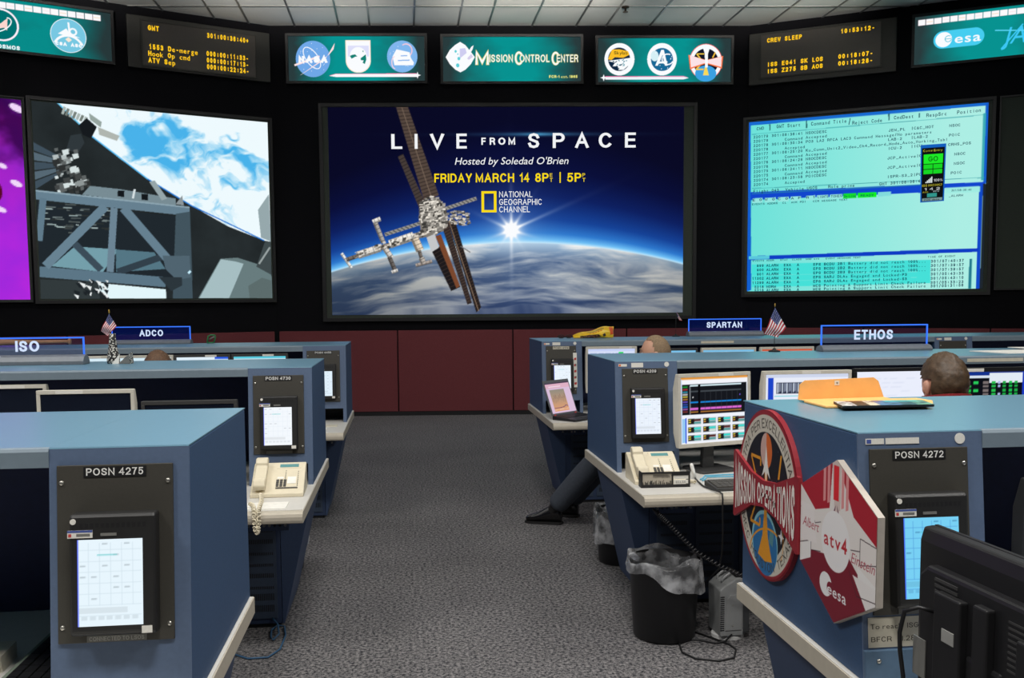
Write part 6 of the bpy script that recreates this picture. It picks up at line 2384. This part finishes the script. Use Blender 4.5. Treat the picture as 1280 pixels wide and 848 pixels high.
for v_ in me.vertices:
    x_, z_ = v_.co.x, v_.co.z
    v_.co = (x_ + z_ * .25, z_, 0)
MB().prism([(.0, -.045), (.262, -.045), (.29, .07), (.028, .07)], 'z', .0, .0064).build('pages', m_dark, t)

# loose papers on the second right top
for i, (x, y, a, lb) in enumerate(((3.30, 4.70, .1, 'white sheet near the front edge of the second right console top'), (3.66, 4.95, -.1, 'white sheet lying further back on the second right console top'))):
    tag(MB().prism([(0, 0), (.62, .02), (.62, .3), (-.02, .28)], 'z', 0, .004).build('paper_sheet', m_pcard, loc=(x, y, ZT + .0045 * i), rot=(0, 0, a)), lb, 'paper')

# ---------------------------------------------------------------- things on the floor
m_bin = mat('bin_black_plastic', (24, 24, 27), .45, noise=.1)
m_liner = clearmat('bin_liner_film', (238, 240, 244), None, .34, .2)


def waste_bin(label, loc, r0, r1, h, skirt, seed):
    t = thing('waste_bin', label, 'waste bin', loc, 0, 'black waste bins with clear liners')
    MB().lathe([(.0001, 0), (r0 - .012, 0), (r0, .012), (r1, h - .006), (r1 + .004, h), (r1 - .004, h), (r0 - .006, .02), (.0001, .016)], 40, close=False).build('body', m_bin, t, smooth=True)
    r = np.random.default_rng(seed)
    ph = r.uniform(0, 6, 6)
    n, vs, fs = 56, [], []
    rows_ = 9
    for j in range(rows_):
        f = j / (rows_ - 1)
        for i in range(n):
            a = 2 * PI * i / n
            wr = .004 * math.sin(9 * a + ph[0] + 3 * f) + .003 * math.sin(17 * a + ph[1]) + .002 * math.sin(29 * a + ph[2])
            top = h + .012 + .012 * math.sin(5 * a + ph[3]) + .010 * math.sin(2 * a + ph[4])
            if f < .5:
                g = f / .5                      # inside, rising to the rim
                rr_, z = r1 - .012 - .02 * (1 - g), h - .16 + (top - h + .16) * g
            else:
                g = (f - .5) / .5               # folded outside
                rr_, z = r1 + .006 + .008 * g, top - skirt(a) * g
            vs.append(((rr_ + wr * (.4 + f)) * math.cos(a), (rr_ + wr * (.4 + f)) * math.sin(a), z))
    for j in range(rows_ - 1):
        for i in range(n):
            fs.append((j * n + i, j * n + (i + 1) % n, (j + 1) * n + (i + 1) % n, (j + 1) * n + i))
    MB().add(vs, fs).build('liner', m_liner, t, smooth=True)
    return t


sk = lambda a: .05 + .12 * max(0, math.cos(a + .75)) ** 1.2
b = waste_bin('black waste bin with clear liner in front of the second right desk', (1.222, 4.21, 0), .147, .168, .378, sk, 2)
mb = MB()
mb.tube([(-.15, -.08, .40), (-.18, -.10, .425), (-.20, -.105, .432)], [.012, .017, .006], 8)
mb.build('liner_knot', m_liner, b, smooth=True)
waste_bin('black waste bin with clear liner behind the second right base cabinet', (1.305, 5.48, 0), .128, .146, .33, lambda a: .20, 4)
waste_bin('black waste bin with clear liner behind the second left base cabinet', (-.745, 5.58, 0), .12, .14, .30, lambda a: .16, 5)

t = thing('air_purifier', 'silver upright air purifier beside the black waste bin', 'air purifier', (1.456, 4.085, 0), .05)
m_sil = mat('silver_plastic', (150, 152, 152), .4, metal=.1, noise=.03)
m_silb = mat('purifier_base_white', (220, 220, 218), .4)
MB().prism([(0.004, .02), (.0, .245), (.03, .27), (.06, .285), (.082, .30), (.118, .30), (.118, .02)], 'y', 0, .15).build('body', m_sil, t, bevel=.006)
MB().prism([(.118, .03), (.118, .295), (.150, .285), (.152, .03)], 'y', .006, .144).build('side_panel', mat('purifier_side_dark', (62, 64, 66), .5), t, bevel=.006)
mb = MB()
for j in range(17):
    mb.box(.003, .022, -.0012, .001, .05 + j * .010, .055 + j * .010)
mb.build('grille', m_dark, t)
pn = MB().prism([(.026, .05), (.034, .20), (.052, .222), (.108, .222), (.108, .05)], 'y', -.004, 0).build('front_panel', m_sil, t, bevel=.002)
for z in (.07, .17):
    MB().box(.058, .066, -.0055, -.004, z, z + .004).build('catch', m_screw, pn)
MB().box(.083, .117, .01, .14, .297, .312).build('control_panel', m_dark, t, bevel=.003)
mb = MB()
for i in range(5):
    mb.box(.09, .10, .02 + i * .024, .03 + i * .024, .312, .3145)
mb.build('buttons', m_screw, t)
MB().tube([(.03, .05, .262), (.032, .05, .286), (.05, .05, .30), (.07, .05, .31), (.07, .11, .31), (.05, .11, .30), (.032, .11, .286), (.03, .11, .262)], .006, 8).build('handle', m_sil, t, smooth=True)
MB().lathe([(.0001, 0), (.072, 0), (.072, .014), (.066, .02), (.0001, .02)], 32, (.07, .075, 0), close=False, sx=1.1).build('base', m_silb, t)
pw = MB()
pw.tube([(.06, .0, .03), (.02, -.02, .008), (-.03, -.03, .006), (-.09, .02, .006), (-.15, .04, .006), (-.2, .0, .006), (-.225, -.11, .006), (-.19, -.19, .006), (-.1, -.235, .006), (-.02, -.215, .006), (.03, -.12, .006), (.025, -.06, .006), (-.02, .03, .006), (-.08, .14, .006), (-.09, .3, .006)], .0045, 8)
lab(pw.build('power_cord', m_wire, t, smooth=True), 'black power cord looped on the carpet')

o = MB().tube([(-.80, 4.30, .006), (-.80, 4.223, .006), (-.722, 4.158, .006), (-.635, 4.162, .006), (-.594, 4.254, .006), (-.590, 4.431, .008), (-.610, 4.55, .010), (-.645, 4.56, .014), (-.667, 4.50, .012), (-.657, 4.41, .008), (-.640, 4.37, .010), (-.62, 4.42, .02), (-.64, 4.53, .03), (-.67, 4.566, .05)], .0045, 8)
tag(o.build('network_cable', mat('cable_blue_rubber', (52, 92, 126), .5), smooth=True), 'blue cable looped on the carpet by the left base cabinet', 'cable')


# ---------------------------------------------------------------- people
m_skin = mat('skin', (206, 158, 132), .55, noise=.05, scale=30)
m_skin2 = mat('skin_fair', (214, 160, 136), .55, noise=.05, scale=30)
m_hair_b = mat('hair_dark_brown', (78, 60, 42), .5, noise=.35, scale=45, bump=.9)
m_hair_g = mat('hair_cropped_grey_brown', (136, 114, 88), .75, noise=.3, scale=160, bump=.6)
m_hair_k = mat('hair_brown', (100, 74, 54), .7, noise=.4, scale=90, bump=.8)
m_trs = mat('trousers_charcoal', (62, 68, 78), .85, noise=.12, scale=60, bump=.3)
m_shoe = mat('shoe_black_leather', (16, 15, 16), .18, noise=.1, coat=.5)
m_sole = mat('shoe_sole', (22, 21, 22), .7)


def skin_obj(nodes, edges, name, material, parent=None, sub=2):
    """smooth surface grown round a skeleton: nodes = [(co, rx, ry)], first is the root"""
    me = bpy.data.meshes.new(name)
    me.from_pydata([n[0] for n in nodes], edges, [])
    o = bpy.data.objects.new(name, me)
    COL.objects.link(o)
    md = o.modifiers.new('skin', 'SKIN')
    md.use_smooth_shade = True
    me.skin_vertices.new() if not me.skin_vertices else None
    for i, n in enumerate(nodes):
        sv = me.skin_vertices[0].data[i]
        sv.radius = (n[1], n[2] if len(n) > 2 else n[1])
        sv.use_root = (i == 0)
    ss = o.modifiers.new('sub', 'SUBSURF')
    ss.levels = sub
    ss.render_levels = sub
    dg = bpy.context.evaluated_depsgraph_get()
    ev = o.evaluated_get(dg)
    m2 = bpy.data.meshes.new_from_object(ev)
    m2.name = name
    bpy.data.objects.remove(o)
    bpy.data.meshes.remove(me)
    m2.materials.clear()
    m2.materials.append(material)
    m2.polygons.foreach_set('use_smooth', [True] * len(m2.polygons))
    r = bpy.data.objects.new(name, m2)
    COL.objects.link(r)
    r.parent = parent
    return r


def head_fn(d, p):
    """ball to head: local +y is the face"""
    x, y, z = p
    f = max(0, d.y)
    if d.z < 0:                       # jaw narrows, chin forward
        k = -d.z
        x *= 1 - .30 * k ** 1.3
        if d.y < 0:
            y *= 1 - .38 * k
        else:
            y *= 1 - .06 * k
    if d.y > 0:                       # flatter face, brow, eye hollows, nose, lips, chin
        y *= 1 - .07 * (1 - abs(d.z))
        ax = abs(d.x)
        y += .006 * math.exp(-((d.z - .16) / .1) ** 2) * math.exp(-(ax / .45) ** 2) * f
        y -= .011 * math.exp(-((d.z + .02) / .09) ** 2) * math.exp(-((ax - .33) / .14) ** 2) * f
        y += .026 * math.exp(-((d.z + .24) / .13) ** 2) * math.exp(-(ax / .13) ** 2) * f
        y += .012 * math.exp(-((d.z + .06) / .12) ** 2) * math.exp(-(ax / .09) ** 2) * f
        y += .007 * math.exp(-((d.z + .50) / .07) ** 2) * math.exp(-(ax / .24) ** 2) * f
        y += .010 * math.exp(-((d.z + .80) / .14) ** 2) * math.exp(-(ax / .3) ** 2) * f
    return Vector((x, y, z))


def head_mesh(M):
    mb = MB()
    mb.ball((0, 0, 0), .076, .098, .118, 0, 40, 28, head_fn)
    for s in (-1, 1):                 # ears
        mb.ball((s * .078, -.012, -.012), .011, .02, .032, 0, 12, 9, lambda d, p: Vector((p.x * (1.0 + .5 * d.z), p.y * (1 + .25 * d.z), p.z)))
        mb.ball((s * .084, -.006, -.014), .007, .010, .018, 0, 10, 7)
    mb.xform(M)
    return mb


def hair_mesh(M, fn, mats, parent, name='hair', n=44, k=30, amp=.003):
    """shell over the skull where fn(d) gives a thickness; where fn is None there is no hair"""
    mb = MB()
    vs, keep = [], []
    r = np.random.default_rng(5)
    for i in range(k + 1):
        t = PI * i / k
        for j in range(n):
            a = 2 * PI * j / n
            d = Vector((math.sin(t) * math.cos(a), math.sin(t) * math.sin(a), math.cos(t)))
            p = head_fn(d, Vector((d.x * .076, d.y * .098, d.z * .118)))
            th = fn(d)
            keep.append(th is not None)
            q = (th or .0)
            q = q + (amp * r.uniform(-1, 1) if th else 0)
            nn = Vector((d.x / .076, d.y / .098, d.z / .118)).normalized()
            vs.append(p + nn * q)
    fs = []
    for i in range(k):
        for j in range(n):
            f = (i * n + j, (i + 1) * n + j, (i + 1) * n + (j + 1) % n, i * n + (j + 1) % n)
            if all(keep[q] for q in f):
                fs.append(f)
    mb.add(vs, fs)
    mb.xform(M)
    return mb.build(name, mats, parent, smooth=True, weld=True)


def hand_nodes(w, tip, up, side, nodes, edges, iw):
    """palm and five fingers: w wrist point, tip = direction, side = thumb direction; appended to nodes / edges"""
    t, s, u = Vector(tip).normalized(), Vector(side).normalized(), Vector(up).normalized()
    w = Vector(w)
    palm = len(nodes)
    nodes.append((tuple(w + t * .05), .021, .014))
    edges.append((iw, palm))
    for i, (o, L) in enumerate(((.027, .070), (.009, .080), (-.009, .075), (-.026, .058))):
        k = w + t * .088 + s * o
        b = len(nodes)
        nodes += [(tuple(k), .0095, .009), (tuple(k + t * L * .5 - u * .008), .0085, .008), (tuple(k + t * L * .88 - u * .026), .007, .007)]
        edges += [(palm, b), (b, b + 1), (b + 1, b + 2)]
    b = len(nodes)
    nodes += [(tuple(w + t * .038 + s * .034), .011, .010), (tuple(w + t * .066 + s * .052 - u * .006), .0095, .009), (tuple(w + t * .092 + s * .054 - u * .016), .008, .008)]
    edges += [(palm, b), (b, b + 1), (b + 1, b + 2)]


def join_mesh(o, mb):
    """add the builder's faces to the object's own mesh"""
    bm = bmesh.new()
    bm.from_mesh(o.data)
    vs = [bm.verts.new(p) for p in mb.v]
    for f in mb.f:
        try:
            q = bm.faces.new([vs[i] for i in f])
            q.smooth = True
        except ValueError:
            pass
    bmesh.ops.remove_doubles(bm, verts=vs, dist=1e-6)
    bm.to_mesh(o.data)
    bm.free()


def person(label, loc, yaw, J, skinm, hairm, hairfn, shirtm, trousm, headrot=(0, 0, 0), group='people at the consoles', amp=.003, collar=.12):
    """seated figure; local +y is forward, +x its right; J = joints"""
    P = {k: Vector(v) for k, v in J.items()}
    nodes = [(tuple(P['pelvis']), .135, .105)]
    edges = []

    def chain(i, pts):
        for (q, a, b) in pts:
            nodes.append((tuple(q), a, b))
            edges.append((i, len(nodes) - 1))
            i = len(nodes) - 1
        return i
    waist = chain(0, [(P['pelvis'].lerp(P['chest'], .5), .118, .09)])
    chest = chain(waist, [(P['chest'], .140, .10)])
    neck = chain(chest, [(P['chest'].lerp(P['neck'], .7), .085, .07), (P['neck'], .054, .054), (P['neck'].lerp(P['head'], .55), .052, .054)])
    ends = {}
    for s in ('L', 'R'):
        i = chain(chest, [(P['sh' + s], .062, .062), (P['sh' + s].lerp(P['el' + s], .5), .048, .048), (P['el' + s], .038, .038), (P['el' + s].lerp(P['wr' + s], .45), .036, .036), (P['wr' + s], .025, .021)])
        sgn = 1 if s == 'R' else -1
        hand_nodes(P['wr' + s], (P['wr' + s] - P['el' + s]) * .3 + Vector((0, .2, -.02)), (0, 0, 1), (-sgn, .15, 0), nodes, edges, i)
    for s in ('L', 'R'):
        chain(0, [(P['hip' + s], .088, .085), (P['hip' + s].lerp(P['kn' + s], .5), .075, .075), (P['kn' + s], .056, .056), (P['kn' + s].lerp(P['an' + s], .4), .052, .052), (P['an' + s] + Vector((0, 0, -.0)), .034, .034), (P['an' + s] + Vector((0, 0, -.05)), .026, .026)])
    o = skin_obj(nodes, edges, 'person', skinm)
    o.location = loc
    o.rotation_euler = (0, 0, yaw)
    tag(o, label, 'person', group)
    M = Matrix.Translation(P['head']) @ Euler(headrot).to_matrix().to_4x4()
    join_mesh(o, head_mesh(M))
    hair_mesh(M, hairfn, hairm, o, amp=amp)
    eb = MB()
    for s in (-1, 1):
        eb.tube([(s * .018, .099, .026), (s * .034, .095, .03), (s * .05, .084, .024)], [.003, .0035, .002], 6)
    eb.xform(M)
    eb.build('eyebrows', hairm, o, smooth=True)
    ey = MB()
    for s in (-1, 1):
        ey.ball((s * .030, .079, -.003), .0115, .0105, .0105, n=12, k=8)
    ey.xform(M)
    ey.build('eyes', mat('eye_white', (226, 224, 220), .2), o, smooth=True)
    lp_ = MB().tube([(-.022, .083, -.060), (-.009, .0955, -.057), (.009, .0955, -.057), (.022, .083, -.060)], [.003, .0055, .0055, .003], 8)
    lp_.xform(M)
    lp_.build('lips', mat('lips', (176, 104, 92), .5), o, smooth=True)
    # shirt: torso and sleeves a little outside the body
    nd, ed = [(tuple(P['pelvis'] + Vector((0, 0, -.01))), .15, .118)], []

    def ch2(i, pts):
        for (q, a, b) in pts:
            nd.append((tuple(q), a, b))
            ed.append((i, len(nd) - 1))
            i = len(nd) - 1
        return i
    i = ch2(0, [(P['pelvis'].lerp(P['chest'], .5), .135, .106), (P['chest'], .156, .114)])
    ch2(i, [(P['chest'].lerp(P['neck'], .7), .098, .084), (P['chest'].lerp(P['neck'], .98), .068, .068), (P['neck'].lerp(P['head'], collar), .066, .068)])
    for s in ('L', 'R'):
        ch2(i, [(P['sh' + s], .074, .074), (P['sh' + s].lerp(P['el' + s], .5), .060, .060), (P['el' + s], .050, .050), (P['el' + s].lerp(P['wr' + s], .5), .046, .046), (P['el' + s].lerp(P['wr' + s], .92), .036, .034)])
    skin_obj(nd, ed, 'shirt', shirtm, o)
    nd, ed = [(tuple(P['pelvis'] + Vector((0, .01, -.03))), .15, .12)], []
    for s in ('L', 'R'):
        ch2(0, [(P['hip' + s], .102, .098), (P['hip' + s].lerp(P['kn' + s], .5), .09, .09), (P['kn' + s], .088, .088), (P['kn' + s].lerp(P['an' + s], .45), .088, .088), (P['kn' + s].lerp(P['an' + s], .82), .080, .080), (P['kn' + s].lerp(P['an' + s], .95), .078, .078)])
    skin_obj(nd, ed, 'trousers', trousm, o)
    for s in ('L', 'R'):
        a, t_ = P['an' + s], P['toe' + s]
        up_ = (P['kn' + s] - a).normalized()
        MB().tube([a - Vector((0, 0, .055)), a - Vector((0, 0, .01)), a + up_ * .08, a + up_ * .15], [.036, .043, .046, .05], 14).build('sock', m_sole, o, smooth=True)
        f = Vector((t_.x - a.x, t_.y - a.y, 0))
        L = f.length
        f.normalize()
        R_ = Matrix(((f.y, f.x, 0, a.x), (-f.x, f.y, 0, a.y), (0, 0, 1, 0), (0, 0, 0, 1)))
        mb = MB()
        secs = [(-.075, .030, .045, .090), (-.06, .042, .04, .125), (-.02, .046, .04, .135), (.03, .046, .04, .118), (.08, .050, .038, .082), (.13, .050, .036, .062), (.17, .042, .034, .048), (.20, .026, .03, .036)]
        m_ = 12
        vs, fs = [], []
        for (yy, wd, _, hh) in secs:
            for k in range(m_):
                b = 2 * PI * k / m_
                vs.append((wd * math.cos(b), yy, max(.012, .012 + hh * (.5 + .5 * math.sin(b))) if True else 0))
        for q in range(len(secs) - 1):
            for k in range(m_):
                fs.append((q * m_ + k, q * m_ + (k + 1) % m_, (q + 1) * m_ + (k + 1) % m_, (q + 1) * m_ + k))
        fs += [tuple(range(m_)), tuple(range((len(secs) - 1) * m_, len(secs) * m_))]
        mb.add(vs, fs)
        mb.xform(R_)
        sh = mb.build('shoe', m_shoe, o, smooth=True)
        ss = sh.modifiers.new('sub', 'SUBSURF')
        ss.levels = ss.render_levels = 2
        mb = MB()
        pts = [(wd * 1.03, yy) for (yy, wd, _, hh) in secs] + [(-wd * 1.03, yy) for (yy, wd, _, hh) in reversed(secs)]
        mb.prism(pts, 'z', .001, .016)
        mb.xform(R_)
        mb.build('sole', m_sole, sh)
        mb = MB()
        for k in range(4):
            yy, zz = .040 + .017 * k, .108 - .011 * k
            mb.tube([(-.022, yy, zz - .006), (0, yy + .004, zz + .004), (.022, yy, zz - .006)], .0025, 6)
        mb.xform(R_)
        mb.build('laces', m_shoe, sh, smooth=True)
    return o


def seated(hz=.50, lean=0.0, head=None, knees=None, neckz=None):
    """joints of an upright seated figure"""
    J = dict(pelvis=(0, 0, hz + .04), chest=(0, -.02 - lean, hz + .44), neck=(0, .0 - lean, hz + .63), head=(0, .03 - lean, hz + .765),
             shL=(-.185, -.02 - lean, hz + .53), shR=(.185, -.02 - lean, hz + .53), elL=(-.25, .08, hz + .25), elR=(.25, .08, hz + .25), wrL=(-.17, .32, hz + .33), wrR=(.17, .32, hz + .33),
             hipL=(-.09, .03, hz + .01), hipR=(.09, .03, hz + .01), knL=(-.11, .44, hz + .03), knR=(.11, .44, hz + .03), anL=(-.11, .42, .10), anR=(.11, .42, .10), toeL=(-.12, .56, .03), toeR=(.12, .56, .03))
    if knees:
        J.update(knees)
    return J


m_chair = mat('chair_fabric_charcoal', (50, 52, 58), .9, noise=.12, scale=120, bump=.3)


def office_chair(label, loc, yaw, seat=.385):
    t = thing('office_chair', label, 'office chair', (loc[0], loc[1], 0), yaw, 'office chairs at the consoles')
    MB().prism([(-.23, -.20), (.23, -.20), (.25, .0), (.22, .22), (-.22, .22), (-.25, .0)], 'z', seat - .07, seat).build('seat', m_chair, t, bevel=.025, seg=3)
    MB().prism([(-.285, seat + .14), (-.33, seat + .48), (-.285, seat + .5), (-.24, seat + .14)], 'x', -.19, .19).build('backrest', m_chair, t, bevel=.02, seg=3)
    MB().box(-.03, .03, -.30, -.275, seat - .05, seat + .2).box(-.03, .03, -.28, .05, seat - .09, seat - .072).build('back_support', m_dark, t, bevel=.004)
    MB().tube([(0, 0, .09), (0, 0, seat - .071)], .026, 14).build('column', m_dark, t, smooth=True)
    for i in range(5):
        a = 2 * PI * i / 5 + .3
        c, s = math.cos(a), math.sin(a)
        MB().tube([(0, 0, .10), (.24 * c, .24 * s, .07)], [.03, .018], 8).build('leg', m_dark, t, smooth=True)
        q = MB().lathe([(.0001, -.011), (.024, -.011), (.024, .011), (.0001, .011)], 14, close=False)
        q.xform(Matrix.Translation((.24 * c, .24 * s, .0255)) @ Matrix.Rotation(a, 4, 'Z') @ Matrix.Rotation(PI / 2, 4, 'X'))
        q.build('castor', m_dark, t, smooth=True)
    return t


def hair_full(d):
    if d.y > .55 - .2 * (d.z < .3) and d.z < .72:
        return None
    if d.z < -.40 + .30 * max(0, d.y + .25):
        return None
    if d.y > .12 and d.z < .1:
        return None
    if abs(d.x) > .86 and d.y > -.35 and d.z < .12:
        return None
    return .007 + .005 * max(0, d.z) + .004 * max(0, -d.y)


def hair_short(d):
    # cropped, drawn back at the temples
    if d.z < -.42:
        return None
    if d.y > .02 + .35 * max(0, d.z) and d.z < .93 and not (d.y < .62 and d.z > .74):
        return None
    return .0045


# dark-haired person at the second right desk
yr = -.08
o = person('dark-haired person in a red top seated behind the orange envelope, seen from behind', (2.11, 3.36, 0), yr, seated(.50), m_skin2, m_hair_b, hair_full, mat('shirt_red', (150, 34, 40), .85, noise=.08), m_trs, headrot=(-.05, 0, .05), amp=.004, collar=.62)
cb = MB()
vs_ = []
for i in range(25):
    a = PI + .05 + (PI - .1) * i / 24
    c_, s_ = math.cos(a), math.sin(a)
    for (rx_, ry_, z_) in ((.100, .118, 1.13), (.094, .112, 1.242), (.086, .104, 1.242), (.090, .106, 1.13)):
        vs_.append((rx_ * c_, ry_ * s_ + .025, z_ - .02 * (1 + s_)))
cb.add(vs_, [(4 * i + k, 4 * i + (k + 1) % 4, 4 * i + 4 + (k + 1) % 4, 4 * i + 4 + k) for i in range(24) for k in range(4)] + [(0, 1, 2, 3), (99, 98, 97, 96)])
lab(cb.build('collar', MATS['shirt_red'], o, smooth=False), 'high red collar at the back of the neck')
office_chair('office chair under the dark-haired person in red', (2.11, 3.36, 0), yr)
# person of the farthest left row, only the hair shows
o = person('brown-haired person in the farthest left row, only the top of the hair showing', (-1.47, 5.70, 0), .0, seated(.44), m_skin, m_hair_k, hair_full, mat('shirt_grey', (120, 124, 130), .85, noise=.06), m_trs, headrot=(-.15, 0, 0))
office_chair('office chair under the brown-haired person in the farthest left row', (-1.47, 5.70, 0), 0, .325)
# short-haired man leaning back with one leg out in the aisle, facing left
YM = math.radians(68)
o_ = (1.62, 5.78)


def loc2(x, y, z):
    """room point to the man's own axes"""
    dx, dy = x - o_[0], y - o_[1]
    c, s = math.cos(YM), math.sin(YM)
    return (dx * c + dy * s, -dx * s + dy * c, z)


J = seated(.50, lean=.02)
J.update(knL=loc2(1.36, 5.98, .54), anL=loc2(1.12, 6.42, .10), toeL=loc2(.96, 6.50, .03), hipL=(-.09, .03, .51),
         knR=loc2(1.42, 6.24, .55), anR=loc2(1.19, 6.475, .10), toeR=loc2(1.02, 6.555, .03))
J.update(anL=loc2(1.05, 6.50, .10), toeL=loc2(.89, 6.565, .03), knL=loc2(1.36, 6.21, .55),
         anR=loc2(1.21, 6.70, .10), toeR=loc2(1.06, 6.77, .03), knR=loc2(1.48, 6.40, .55),
         wrL=(-.10, .28, .66), wrR=(.12, .28, .66), elL=(-.26, .05, .74), elR=(.26, .05, .74))
o = person('short-haired man facing left with a leg stretched into the aisle', (o_[0], o_[1], 0), YM, J, m_skin, m_hair_g, hair_short, mat('shirt_blue_grey', (86, 100, 124), .85, noise=.06), m_trs, headrot=(.05, 0, .02), amp=.001)
office_chair('office chair under the short-haired man at the farthest right desk', (o_[0], o_[1], 0), YM)
